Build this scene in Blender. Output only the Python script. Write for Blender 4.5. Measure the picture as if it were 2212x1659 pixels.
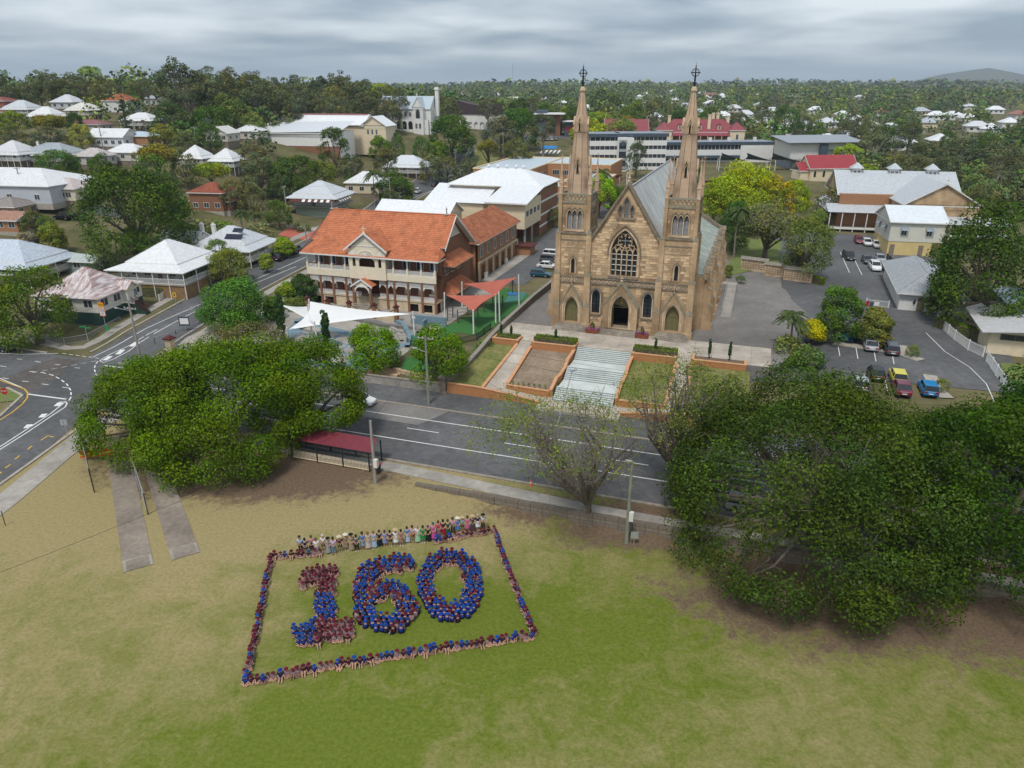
import bpy, math, random
import numpy as np
from mathutils import Vector, Matrix
from mathutils.geometry import tessellate_polygon
SC = bpy.context.scene
for o in list(bpy.data.objects): bpy.data.objects.remove(o)
COL = SC.collection
R = math.radians
rnd = random.Random(7)
nr = np.random.RandomState(5)

# ------------------------------------------------------------------ camera, sky, sun, exposure
F, PIT, CAMZ = 1562.0, R(22.3), 38.0           # focal length in units of a 2212 x 1659 picture
cam = bpy.data.cameras.new('camera'); camo = bpy.data.objects.new('camera', cam); COL.objects.link(camo)
camo.location = (0, 0, CAMZ); camo.rotation_euler = (R(90) - PIT, 0, 0)
cam.sensor_fit = 'HORIZONTAL'; cam.sensor_width = 36.0; cam.lens = 36.0 * F / 2212.0
cam.clip_start = 0.5; cam.clip_end = 30000
SC.camera = camo
SUN_EL, SUN_AZ = R(60), R(202)
world = bpy.data.worlds.new('World'); SC.world = world; world.use_nodes = True
def make_world():
    nt = world.node_tree; N = nt.nodes; L = nt.links; N.clear()
    out = N.new('ShaderNodeOutputWorld'); bg = N.new('ShaderNodeBackground'); bg.inputs[1].default_value = 0.11
    sky = N.new('ShaderNodeTexSky'); sky.sky_type = 'NISHITA'; sky.sun_disc = False
    sky.sun_elevation = SUN_EL; sky.sun_rotation = SUN_AZ
    tc = N.new('ShaderNodeTexCoord'); sx = N.new('ShaderNodeSeparateXYZ'); L.new(tc.outputs['Generated'], sx.inputs[0])
    ab = N.new('ShaderNodeMath'); ab.operation = 'ABSOLUTE'; L.new(sx.outputs[2], ab.inputs[0])
    ad = N.new('ShaderNodeMath'); ad.operation = 'ADD'; L.new(ab.outputs[0], ad.inputs[0]); ad.inputs[1].default_value = 0.10
    dx = N.new('ShaderNodeMath'); dx.operation = 'DIVIDE'; L.new(sx.outputs[0], dx.inputs[0]); L.new(ad.outputs[0], dx.inputs[1])
    dy = N.new('ShaderNodeMath'); dy.operation = 'DIVIDE'; L.new(sx.outputs[1], dy.inputs[0]); L.new(ad.outputs[0], dy.inputs[1])
    cb = N.new('ShaderNodeCombineXYZ'); L.new(dx.outputs[0], cb.inputs[0]); L.new(dy.outputs[0], cb.inputs[1])
    n1 = N.new('ShaderNodeTexNoise'); n1.inputs['Scale'].default_value = 0.66; n1.inputs['Detail'].default_value = 5; n1.inputs['Roughness'].default_value = 0.46
    n1.inputs['Distortion'].default_value = 0.1
    L.new(cb.outputs[0], n1.inputs['Vector'])
    cr = N.new('ShaderNodeValToRGB'); e = cr.color_ramp.elements
    e[0].position = 0.38; e[0].color = (1.85, 2.25, 2.75, 1)
    e[1].position = 0.64; e[1].color = (5.4, 5.75, 6.0, 1)
    m = cr.color_ramp.elements.new(0.5); m.color = (3.35, 3.75, 4.15, 1)
    L.new(n1.outputs['Fac'], cr.inputs[0])
    # pale veil of cloud towards the horizon
    hz = N.new('ShaderNodeMapRange'); hz.inputs[1].default_value = 0.0; hz.inputs[2].default_value = 0.05; hz.inputs[3].default_value = 0.75; hz.inputs[4].default_value = 0.0
    L.new(sx.outputs[2], hz.inputs[0])
    mh = N.new('ShaderNodeMixRGB'); L.new(hz.outputs[0], mh.inputs[0]); L.new(cr.outputs[0], mh.inputs[1]); mh.inputs[2].default_value = (4.4, 4.95, 5.4, 1)
    mx = N.new('ShaderNodeMixRGB'); mx.inputs[0].default_value = 0.9; L.new(sky.outputs[0], mx.inputs[1]); L.new(mh.outputs[0], mx.inputs[2])
    L.new(mx.outputs[0], bg.inputs[0]); L.new(bg.outputs[0], out.inputs[0])
make_world()
sl = bpy.data.lights.new('sun', 'SUN'); sl.energy = 1.5; sl.angle = R(10); sl.color = (1.0, 0.96, 0.9)
so = bpy.data.objects.new('sun', sl); COL.objects.link(so)
sd = Vector((math.sin(SUN_AZ) * math.cos(SUN_EL), math.cos(SUN_AZ) * math.cos(SUN_EL), math.sin(SUN_EL)))
so.rotation_euler = sd.to_track_quat('Z', 'Y').to_euler()
vs = SC.view_settings; vs.view_transform = 'Standard'; vs.look = 'None'; vs.exposure = 0.69; vs.gamma = 1.0; vs.use_curve_mapping = False
SC.cycles.use_denoising = True
SC.cycles.max_bounces = 5; SC.cycles.diffuse_bounces = 2; SC.cycles.glossy_bounces = 2; SC.cycles.transmission_bounces = 2; SC.cycles.transparent_max_bounces = 4
SC.cycles.volume_bounces = 0; SC.cycles.caustics_reflective = False; SC.cycles.caustics_refractive = False

# ------------------------------------------------------------------ mesh helpers
class MB:
    def __init__(s): s.v = []; s.f = []; s.m = []; s.mi = 0
    def quad(s, *p): s.poly(p)
    def poly(s, p):
        n = len(s.v); s.v += [tuple(q) for q in p]; s.f.append(tuple(range(n, n + len(p)))); s.m.append(s.mi); return s
    def box(s, x0, y0, z0, x1, y1, z1):
        n = len(s.v)
        s.v += [(x0,y0,z0),(x1,y0,z0),(x1,y1,z0),(x0,y1,z0),(x0,y0,z1),(x1,y0,z1),(x1,y1,z1),(x0,y1,z1)]
        for f in ((0,3,2,1),(4,5,6,7),(0,1,5,4),(1,2,6,5),(2,3,7,6),(3,0,4,7)): s.f.append(tuple(n+i for i in f)); s.m.append(s.mi)
        return s
    def frust(s, a, b):
        """two equal-length rings of points, capped"""
        k = len(a); n = len(s.v); s.v += [tuple(p) for p in a] + [tuple(p) for p in b]
        for i in range(k):
            j = (i+1) % k; s.f.append((n+i, n+j, n+k+j, n+k+i)); s.m.append(s.mi)
        s.f.append(tuple(n+i for i in range(k-1,-1,-1))); s.m.append(s.mi); s.f.append(tuple(n+k+i for i in range(k))); s.m.append(s.mi)
        return s
    def prism(s, pts, z0, z1): return s.frust([(x,y,z0) for x,y in pts], [(x,y,z1) for x,y in pts])
    def prismy(s, pts, y0, y1):
        """outline in x,z extruded along y"""
        return s.frust([(x,y0,z) for x,z in pts], [(x,y1,z) for x,z in pts])
    def prismx(s, pts, x0, x1): return s.frust([(x0,y,z) for y,z in pts], [(x1,y,z) for y,z in pts])
    def tube(s, p, q, r0, r1=None, n=6):
        r1 = r0 if r1 is None else r1
        p = Vector(p); q = Vector(q); d = (q-p)
        if d.length < 1e-6: return s
        d.normalize(); a = d.orthogonal().normalized(); b = d.cross(a)
        cs = [(math.cos(2*math.pi*i/n), math.sin(2*math.pi*i/n)) for i in range(n)]
        return s.frust([p+(a*c+b*t)*r0 for c,t in cs], [q+(a*c+b*t)*r1 for c,t in cs])
    def path(s, pts, r, n=6):
        for i in range(len(pts)-1):
            ra = r[i] if hasattr(r,'__len__') else r; rb = r[i+1] if hasattr(r,'__len__') else r
            s.tube(pts[i], pts[i+1], ra, rb, n)
        return s
    def lathe(s, prof, cx=0, cy=0, n=10):
        for (r0,z0),(r1,z1) in zip(prof, prof[1:]):
            k = len(s.v)
            for i in range(n):
                c, t = math.cos(2*math.pi*i/n), math.sin(2*math.pi*i/n)
                s.v += [(cx+r0*c,cy+r0*t,z0),(cx+r1*c,cy+r1*t,z1)]
            for i in range(n):
                j = (i+1) % n; s.f.append((k+2*i,k+2*j,k+2*j+1,k+2*i+1)); s.m.append(s.mi)
        return s
    def wall(s, outer, holes, y, depth, axis='y'):
        """flat wall in x,z at y with holes; each hole gets reveals going back by depth"""
        g = (lambda x,z,yy: (x,yy,z)) if axis == 'y' else (lambda x,z,yy: (yy,x,z))
        loops = [[Vector((x,z,0)) for x,z in outer]] + [[Vector((x,z,0)) for x,z in h] for h in holes]
        tris = tessellate_polygon(loops); flat = [p for l in loops for p in l]
        n = len(s.v); s.v += [g(p.x,p.y,y) for p in flat]
        for t in tris: s.f.append(tuple(n+i for i in t)); s.m.append(s.mi)
        for h in holes:
            for i in range(len(h)):
                a = h[i]; b = h[(i+1) % len(h)]
                s.quad(g(a[0],a[1],y), g(b[0],b[1],y), g(b[0],b[1],y+depth), g(a[0],a[1],y+depth))
        return s
    def mesh(s, name):
        me = bpy.data.meshes.new(name); me.from_pydata(s.v, [], s.f); return me
    def bd(s, name, mat, parent=None, **kw):
        me = s.mesh(name)
        ms = mat if isinstance(mat, (list,tuple)) else [mat]
        for k in ms: me.materials.append(k)
        if len(ms) > 1: me.polygons.foreach_set('material_index', s.m)
        return put(name, me, parent, **kw)
def BX(*a): return MB().box(*a)
def put(name, me, parent=None, loc=None, rz=None, scale=None, color=None, label=None, cat=None, group=None, kind=None, smooth=False):
    o = bpy.data.objects.new(name, me); COL.objects.link(o)
    if parent is not None: o.parent = parent
    if loc is not None: o.location = loc
    if rz is not None: o.rotation_euler = (0,0,rz)
    if scale is not None: o.scale = scale if hasattr(scale,'__len__') else (scale,)*3
    if color is not None: o.color = (*color, 1)
    if smooth: me.polygons.foreach_set('use_smooth', [True]*len(me.polygons))
    tag(o, label, cat, group, kind); return o
def tag(o, label=None, cat=None, group=None, kind=None):
    if label: o['label'] = label
    if cat: o['category'] = cat
    if group: o['group'] = group
    if kind: o['kind'] = kind
    return o
def thing(name, label, cat, loc=(0,0,0), rz=0, group=None, scale=None):
    o = bpy.data.objects.new(name, None); COL.objects.link(o); o.location = loc; o.rotation_euler = (0,0,rz); o.empty_display_size = 0.2
    if scale: o.scale = (scale,)*3
    return tag(o, label, cat, group, 'thing' if cat else None)
def clone(o, parent=None, loc=None, rz=None, label=None, group=None, scale=None):
    c = o.copy(); COL.objects.link(c); c.parent = parent
    if loc is not None: c.location = loc
    if rz is not None: c.rotation_euler = (0,0,rz)
    if scale is not None: c.scale = (scale,)*3
    if label: c['label'] = label
    if group: c['group'] = group
    for ch in KIDS.get(o.name, o.children): clone(ch, c)
    return c
KIDS = {}
def npmesh(name, verts, quads, mat, col=None):
    me = bpy.data.meshes.new(name); nv, nq, k = len(verts), len(quads), quads.shape[1]
    me.vertices.add(nv); me.vertices.foreach_set('co', np.ascontiguousarray(verts, np.float32).ravel())
    me.loops.add(nq*k); me.loops.foreach_set('vertex_index', np.ascontiguousarray(quads, np.int32).ravel())
    me.polygons.add(nq); me.polygons.foreach_set('loop_start', np.arange(0, nq*k, k, dtype=np.int32))
    me.update(calc_edges=True)
    if col is not None:
        at_ = me.color_attributes.new('tint', 'FLOAT_COLOR', 'POINT'); at_.data.foreach_set('color', np.ascontiguousarray(col, np.float32).ravel())
    me.materials.append(mat); return me

# ------------------------------------------------------------------ materials
def mat(name, c1, c2=None, scale=3.0, rough=0.85, bump=0.0, bscale=None, detail=4, metal=0.0, objcol=False, coord='Object', spec=0.3, tint=None, stretch=None, island=0.0, obrand=0.0):
    m = bpy.data.materials.new(name); m.use_nodes = True; nt = m.node_tree; N = nt.nodes; L = nt.links
    b = N['Principled BSDF']; b.inputs['Roughness'].default_value = rough; b.inputs['Metallic'].default_value = metal
    b.inputs['Specular IOR Level'].default_value = spec
    tc = N.new('ShaderNodeTexCoord'); vec = tc.outputs[coord]
    if coord == 'World': pass
    if stretch:
        mp = N.new('ShaderNodeMapping'); mp.inputs['Scale'].default_value = stretch; L.new(vec, mp.inputs[0]); vec = mp.outputs[0]
    src = None
    if c2 is not None:
        no = N.new('ShaderNodeTexNoise'); no.inputs['Scale'].default_value = scale; no.inputs['Detail'].default_value = detail; no.inputs['Roughness'].default_value = 0.62; L.new(vec, no.inputs['Vector'])
        cr = N.new('ShaderNodeValToRGB'); cr.color_ramp.elements[0].position = 0.32; cr.color_ramp.elements[1].position = 0.68
        cr.color_ramp.elements[0].color = (*c1,1); cr.color_ramp.elements[1].color = (*c2,1); L.new(no.outputs['Fac'], cr.inputs[0]); src = cr.outputs[0]
    else:
        rgb = N.new('ShaderNodeRGB'); rgb.outputs[0].default_value = (*c1,1); src = rgb.outputs[0]
    if objcol:
        oi = N.new('ShaderNodeObjectInfo'); mx = N.new('ShaderNodeMixRGB'); mx.blend_type = 'MULTIPLY'; mx.inputs[0].default_value = 1; L.new(src, mx.inputs[1]); L.new(oi.outputs['Color'], mx.inputs[2]); src = mx.outputs[0]
    if tint:
        va = N.new('ShaderNodeVertexColor'); va.layer_name = 'tint'; mx = N.new('ShaderNodeMixRGB'); mx.blend_type = 'MULTIPLY'; mx.inputs[0].default_value = 1; L.new(src, mx.inputs[1]); L.new(va.outputs[0], mx.inputs[2]); src = mx.outputs[0]
    if island or obrand:
        if island: ge = N.new('ShaderNodeNewGeometry'); rv = ge.outputs['Random Per Island']; am = island
        else: ge = N.new('ShaderNodeObjectInfo'); rv = ge.outputs['Random']; am = obrand
        mr = N.new('ShaderNodeMapRange'); mr.inputs[3].default_value = 1-am; mr.inputs[4].default_value = 1+am; L.new(rv, mr.inputs[0])
        hs = N.new('ShaderNodeHueSaturation'); L.new(mr.outputs[0], hs.inputs['Value']); L.new(src, hs.inputs['Color']); src = hs.outputs[0]
    L.new(src, b.inputs['Base Color'])
    if bump:
        nb = N.new('ShaderNodeTexNoise'); nb.inputs['Scale'].default_value = bscale or scale*4; nb.inputs['Detail'].default_value = 5; L.new(vec, nb.inputs['Vector'])
        bp = N.new('ShaderNodeBump'); bp.inputs['Strength'].default_value = bump; bp.inputs['Distance'].default_value = 0.05; L.new(nb.outputs['Fac'], bp.inputs['Height']); L.new(bp.outputs[0], b.inputs['Normal'])
    return m
def addmul(m, kind, scale, lo, hi, stretch=None, detail=3, coord='Object', dist=0.0, p0=0.35, p1=0.65):
    """multiply the base colour by a second broad noise (stains, wear, patches)"""
    nt = m.node_tree; N = nt.nodes; L = nt.links; b = N['Principled BSDF']
    src = b.inputs['Base Color'].links[0].from_socket
    tc = N.new('ShaderNodeTexCoord'); vec = tc.outputs[coord]
    if stretch: mp = N.new('ShaderNodeMapping'); mp.inputs['Scale'].default_value = stretch; L.new(vec, mp.inputs[0]); vec = mp.outputs[0]
    no = N.new('ShaderNodeTexNoise'); no.inputs['Scale'].default_value = scale; no.inputs['Detail'].default_value = detail; no.inputs['Distortion'].default_value = dist; L.new(vec, no.inputs['Vector'])
    cr = N.new('ShaderNodeValToRGB'); cr.color_ramp.elements[0].position = p0; cr.color_ramp.elements[1].position = p1
    cr.color_ramp.elements[0].color = (*(lo if hasattr(lo,'__len__') else (lo,)*3),1); cr.color_ramp.elements[1].color = (*(hi if hasattr(hi,'__len__') else (hi,)*3),1)
    L.new(no.outputs['Fac'], cr.inputs[0])
    mx = N.new('ShaderNodeMixRGB'); mx.blend_type = kind; mx.inputs[0].default_value = 1; L.new(src, mx.inputs[1]); L.new(cr.outputs[0], mx.inputs[2]); L.new(mx.outputs[0], b.inputs['Base Color'])
    return m
def brickmat(name, c1, c2, mortar, bw, bh, ms=0.02, rough=0.9, rot=None, bias=0.0, bump=0.4, objcol=False):
    m = mat(name, c1, c2, 1.5, rough); nt = m.node_tree; N = nt.nodes; L = nt.links; b = N['Principled BSDF']
    tc = N.new('ShaderNodeTexCoord'); sp = N.new('ShaderNodeSeparateXYZ'); L.new(tc.outputs['Object'], sp.inputs[0])
    ad = N.new('ShaderNodeMath'); ad.operation = 'ADD'; L.new(sp.outputs[0], ad.inputs[0]); L.new(sp.outputs[1], ad.inputs[1])
    cb = N.new('ShaderNodeCombineXYZ'); L.new(ad.outputs[0], cb.inputs[0]); L.new(sp.outputs[2], cb.inputs[1])
    br = N.new('ShaderNodeTexBrick'); br.inputs['Scale'].default_value = 1; br.inputs['Brick Width'].default_value = bw; br.inputs['Row Height'].default_value = bh; br.inputs['Mortar Size'].default_value = ms; br.inputs['Bias'].default_value = bias
    br.inputs['Color1'].default_value = (*c1,1); br.inputs['Color2'].default_value = (*c2,1); br.inputs['Mortar'].default_value = (*mortar,1); L.new(cb.outputs[0], br.inputs['Vector'])
    old = b.inputs['Base Color'].links[0].from_socket
    mx = N.new('ShaderNodeMixRGB'); mx.inputs[0].default_value = 0.35; L.new(br.outputs[0], mx.inputs[1]); L.new(old, mx.inputs[2])
    L.new(mx.outputs[0], b.inputs['Base Color'])
    if bump:
        bp = N.new('ShaderNodeBump'); bp.invert = True; bp.inputs['Strength'].default_value = bump; bp.inputs['Distance'].default_value = 0.03; L.new(br.outputs['Fac'], bp.inputs['Height']); L.new(bp.outputs[0], b.inputs['Normal'])
    return m
def stripemat(name, c1, c2, axis, period, rough=0.45, metal=0.0, depth=0.3, objcol=False, wear=None, spec=0.4):
    """ribbed sheet: standing ribs along the fall of a roof, or boards of cladding"""
    m = mat(name, c1, c2, 1.2, rough, metal=metal, objcol=objcol, spec=spec); nt = m.node_tree; N = nt.nodes; L = nt.links; b = N['Principled BSDF']
    tc = N.new('ShaderNodeTexCoord'); wv = N.new('ShaderNodeTexWave'); wv.bands_direction = axis; wv.inputs['Scale'].default_value = 0.314/period; L.new(tc.outputs['Object'], wv.inputs['Vector'])
    bp = N.new('ShaderNodeBump'); bp.inputs['Strength'].default_value = depth; bp.inputs['Distance'].default_value = 0.05; L.new(wv.outputs['Fac'], bp.inputs['Height']); L.new(bp.outputs[0], b.inputs['Normal'])
    if wear: addmul(m, 'MULTIPLY', wear[0], wear[1], wear[2], wear[3] if len(wear)>3 else None, p0=0.4, p1=0.62)
    return m
def leafmat(name, trans=0.2, var=0.3):
    m = bpy.data.materials.new(name); m.use_nodes = True; nt = m.node_tree; N = nt.nodes; L = nt.links; N.clear()
    out = N.new('ShaderNodeOutputMaterial'); oi = N.new('ShaderNodeObjectInfo'); ge = N.new('ShaderNodeNewGeometry')
    va = N.new('ShaderNodeVertexColor'); va.layer_name = 'tint'
    mx = N.new('ShaderNodeMixRGB'); mx.blend_type = 'MULTIPLY'; mx.inputs[0].default_value = 1; L.new(oi.outputs['Color'], mx.inputs[1]); L.new(va.outputs[0], mx.inputs[2])
    mr = N.new('ShaderNodeMapRange'); mr.inputs[3].default_value = 1.2*(1-var); mr.inputs[4].default_value = 1.2*(1+var); L.new(ge.outputs['Random Per Island'], mr.inputs[0])
    hs = N.new('ShaderNodeHueSaturation'); hs.inputs['Saturation'].default_value = 1.08; L.new(mr.outputs[0], hs.inputs['Value']); L.new(mx.outputs[0], hs.inputs['Color'])
    df = N.new('ShaderNodeBsdfDiffuse'); tr = N.new('ShaderNodeBsdfTranslucent'); ms = N.new('ShaderNodeMixShader'); ms.inputs[0].default_value = trans
    gl = N.new('ShaderNodeBsdfGlossy'); gl.inputs['Roughness'].default_value = 0.45; m2 = N.new('ShaderNodeMixShader'); m2.inputs[0].default_value = 0.012
    L.new(hs.outputs[0], df.inputs[0]); L.new(hs.outputs[0], tr.inputs[0]); L.new(df.outputs[0], ms.inputs[1]); L.new(tr.outputs[0], ms.inputs[2]); L.new(ms.outputs[0], m2.inputs[1]); L.new(gl.outputs[0], m2.inputs[2])
    L.new(m2.outputs[0], out.inputs[0]); return m
def glassmat(name, c, rough=0.12):
    return mat(name, c, tuple(x*1.6+0.01 for x in c), 0.8, rough, spec=0.6)

M = {}
M['asphalt'] = addmul(mat('asphalt', (0.092,0.092,0.095), (0.125,0.125,0.127), 1.2, 0.9, 0.25, 30, coord='Object'), 'MULTIPLY', 0.09, 0.78, 1.2, (1,1,1), 4)
addmul(M['asphalt'], 'MULTIPLY', 0.55, 0.84, 1.06, None, 9, dist=2.0, p0=.3, p1=.6)
M['asphalt_old'] = addmul(mat('asphalt_old', (0.17,0.158,0.148), (0.22,0.205,0.192), 1.6, 0.92, 0.25, 24), 'MULTIPLY', 0.12, 0.72, 1.12, (1,1,1), 5)
M['asphalt_warm'] = addmul(mat('asphalt_warm', (0.085,0.075,0.068), (0.12,0.106,0.096), 1.2, 0.9, 0.2, 30), 'MULTIPLY', 0.15, 0.8, 1.15)
M['paint'] = mat('road_paint', (0.62,0.62,0.60), (0.78,0.78,0.77), 2.5, 0.7)
M['paint_yellow'] = mat('yellow_road_paint', (0.62,0.36,0.03), (0.72,0.44,0.06), 3, 0.7)
M['concrete'] = addmul(mat('concrete', (0.30,0.275,0.24), (0.40,0.37,0.33), 1.3, 0.9, 0.2, 20), 'MULTIPLY', 0.25, 0.75, 1.1, None, 5)
M['kerb'] = mat('kerb_concrete', (0.30,0.27,0.23), (0.42,0.38,0.33), 1.5, 0.9)
M['kerb_stone'] = mat('kerb_stone', (0.22,0.19,0.15), (0.34,0.30,0.25), 2.5, 0.95, 0.4)
M['plaza'] = addmul(mat('plaza_concrete', (0.40,0.345,0.285), (0.50,0.445,0.38), 0.9, 0.88, 0.15, 18), 'MULTIPLY', 0.3, 0.74, 1.08, None, 6)
M['stone'] = brickmat('sandstone', (0.47,0.33,0.195), (0.59,0.43,0.275), (0.57,0.44,0.305), 0.85, 0.36, 0.02)
addmul(M['stone'], 'MULTIPLY', 0.35, (0.50,0.45,0.40), (1.06,1.04,1.0), (1,1,0.5), 6)
M['block'] = addmul(mat('sandstone_block', (0.40,0.27,0.145), (0.65,0.48,0.32), 0.8, 0.92, 0.3, 9, island=0.33), 'MULTIPLY', 0.45, (0.66,0.6,0.55), (1.06,1.04,1.0), None, 6)
M['block1'] = addmul(mat('sandstone_single_block', (0.40,0.27,0.145), (0.65,0.48,0.32), 0.8, 0.92, 0.3, 9, obrand=0.33), 'MULTIPLY', 0.45, (0.66,0.6,0.55), (1.06,1.04,1.0), None, 6)
M['stone_pale'] = addmul(mat('dressed_sandstone', (0.54,0.40,0.265), (0.66,0.51,0.365), 1.2, 0.9, 0.2, 12), 'MULTIPLY', 0.6, (0.66,0.62,0.57), (1.05,1.03,1.0), None, 6)
M['stone_spire'] = addmul(brickmat('spire_stone', (0.46,0.325,0.225), (0.55,0.40,0.285), (0.44,0.32,0.22), 1.1, 0.45, 0.012), 'MULTIPLY', 0.5, (0.55,0.53,0.5), (1.05,1.03,1.0), (1,1,0.6), 7, p0=0.30, p1=0.5)
M['stone_dark'] = mat('weathered_stone', (0.15,0.125,0.095), (0.30,0.24,0.175), 2.2, 0.95, 0.35)
M['stone_lichen'] = mat('lichened_stone', (0.20,0.19,0.14), (0.34,0.31,0.23), 2.5, 0.95, 0.3)
M['stone_grey'] = brickmat('rough_wall_stone', (0.17,0.14,0.11), (0.27,0.225,0.175), (0.12,0.10,0.08), 0.9, 0.38, 0.03, bump=0.8)
M['step'] = addmul(mat('stone_step', (0.25,0.215,0.175), (0.35,0.305,0.25), 2, 0.9, 0.2), 'MULTIPLY', 0.5, 0.75, 1.1)
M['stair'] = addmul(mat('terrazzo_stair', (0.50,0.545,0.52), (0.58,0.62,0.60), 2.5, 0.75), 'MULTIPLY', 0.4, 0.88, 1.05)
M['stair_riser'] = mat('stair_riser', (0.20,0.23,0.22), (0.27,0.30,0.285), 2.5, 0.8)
M['door_green'] = mat('olive_door_paint', (0.145,0.13,0.055), (0.175,0.155,0.07), 2, 0.55)
M['glass_dark'] = glassmat('dark_leaded_glass', (0.016,0.019,0.022), 0.25)
M['glass'] = glassmat('window_glass', (0.03,0.036,0.042), 0.08)
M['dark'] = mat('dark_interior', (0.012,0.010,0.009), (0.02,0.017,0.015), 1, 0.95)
M['slat_grey'] = mat('grey_louvre', (0.30,0.31,0.325), (0.40,0.41,0.43), 4, 0.7)
M['roof_pale'] = stripemat('pale_church_roof', (0.46,0.475,0.46), (0.55,0.565,0.55), 'Y', 0.6, 0.55, 0, 0.25, wear=(0.5,(0.72,0.71,0.69),(1.03,1.03,1.03),(0.5,2.5,0.5)))
M['roof_green'] = stripemat('greenish_aisle_roof', (0.29,0.33,0.28), (0.40,0.43,0.38), 'Y', 0.9, 0.6, 0, 1.0, wear=(0.8,(0.72,0.72,0.70),(1.05,1.05,1.05)))
M['iron_black'] = mat('black_iron', (0.008,0.009,0.012), (0.014,0.015,0.019), 3, 0.45)
M['brick_orange'] = brickmat('orange_brick', (0.40,0.165,0.06), (0.50,0.225,0.09), (0.42,0.24,0.13), 0.24, 0.086, 0.008, bump=0.25)
M['brick_cap'] = mat('pale_brick_capping', (0.50,0.25,0.12), (0.60,0.34,0.19), 4, 0.85)
M['brick_red'] = brickmat('brown_brick', (0.20,0.085,0.045), (0.28,0.13,0.07), (0.27,0.17,0.11), 0.24, 0.086, 0.01, bump=0.2)
M['brick_brown'] = brickmat('warm_brown_brick', (0.32,0.15,0.07), (0.40,0.20,0.10), (0.36,0.22,0.14), 0.24, 0.086, 0.01, bump=0.2)
M['tile'] = None
M['white'] = mat('white_paint', (0.70,0.69,0.66), (0.80,0.79,0.77), 1.5, 0.6)
M['offwhite'] = mat('offwhite_paint', (0.62,0.60,0.55), (0.72,0.70,0.65), 1.5, 0.6)
M['cream'] = mat('cream_paint', (0.68,0.56,0.38), (0.78,0.66,0.47), 1.5, 0.65)
M['cream_board'] = stripemat('cream_boards', (0.76,0.66,0.49), (0.83,0.73,0.56), 'Z', 0.16, 0.65, 0, 0.5)
M['maroon'] = mat('maroon_paint', (0.085,0.018,0.018), (0.12,0.026,0.024), 2, 0.5)
M['render_cream'] = addmul(mat('cream_render', (0.58,0.46,0.31), (0.66,0.54,0.38), 1.0, 0.85), 'MULTIPLY', 0.5, 0.85, 1.05)
M['steel'] = mat('galvanised_steel', (0.42,0.44,0.46), (0.55,0.57,0.59), 3, 0.4, metal=0.5)
M['tyre'] = mat('tyre_rubber', (0.012,0.012,0.012), (0.02,0.02,0.02), 5, 0.9)
M['pole_green'] = mat('treated_timber_pole', (0.185,0.20,0.155), (0.29,0.30,0.24), 2, 0.9, stretch=(3,3,0.4))
M['pole_grey'] = mat('weathered_timber_pole', (0.24,0.215,0.19), (0.36,0.33,0.30), 2, 0.9, stretch=(3,3,0.4))
M['bark'] = mat('bark', (0.085,0.065,0.05), (0.16,0.13,0.10), 2.5, 0.95, 0.5, stretch=(2,2,0.5))
M['bark_pale'] = mat('pale_bark', (0.21,0.175,0.145), (0.33,0.29,0.25), 2.5, 0.95, 0.4, stretch=(2,2,0.5))
M['bark_mid'] = mat('grey_brown_bark', (0.12,0.098,0.078), (0.21,0.178,0.145), 2.5, 0.95, 0.4)
M['leaf'] = leafmat('foliage')
M['leaf_far'] = leafmat('far_foliage', 0.0, 0.25)
M['soil'] = mat('garden_soil', (0.12,0.08,0.05), (0.19,0.135,0.09), 2, 1.0, 0.3)
M['turf_green'] = mat('artificial_turf', (0.035,0.13,0.03), (0.05,0.17,0.04), 3, 0.95)
M['turf_teal'] = mat('teal_softfall', (0.05,0.17,0.15), (0.065,0.20,0.18), 3, 0.95)
M['softfall_blue'] = mat('blue_softfall', (0.14,0.22,0.27), (0.18,0.265,0.31), 2, 0.9)
M['wood_deck'] = stripemat('timber_deck', (0.40,0.255,0.15), (0.50,0.33,0.20), 'X', 0.14, 0.8, 0, 0.4)
M['fence_black'] = mat('black_fence', (0.025,0.027,0.025), (0.04,0.042,0.04), 3, 0.6)
M['timber_fence'] = stripemat('timber_fence', (0.22,0.13,0.06), (0.32,0.20,0.09), 'X', 0.15, 0.9, 0, 0.6)
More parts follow.
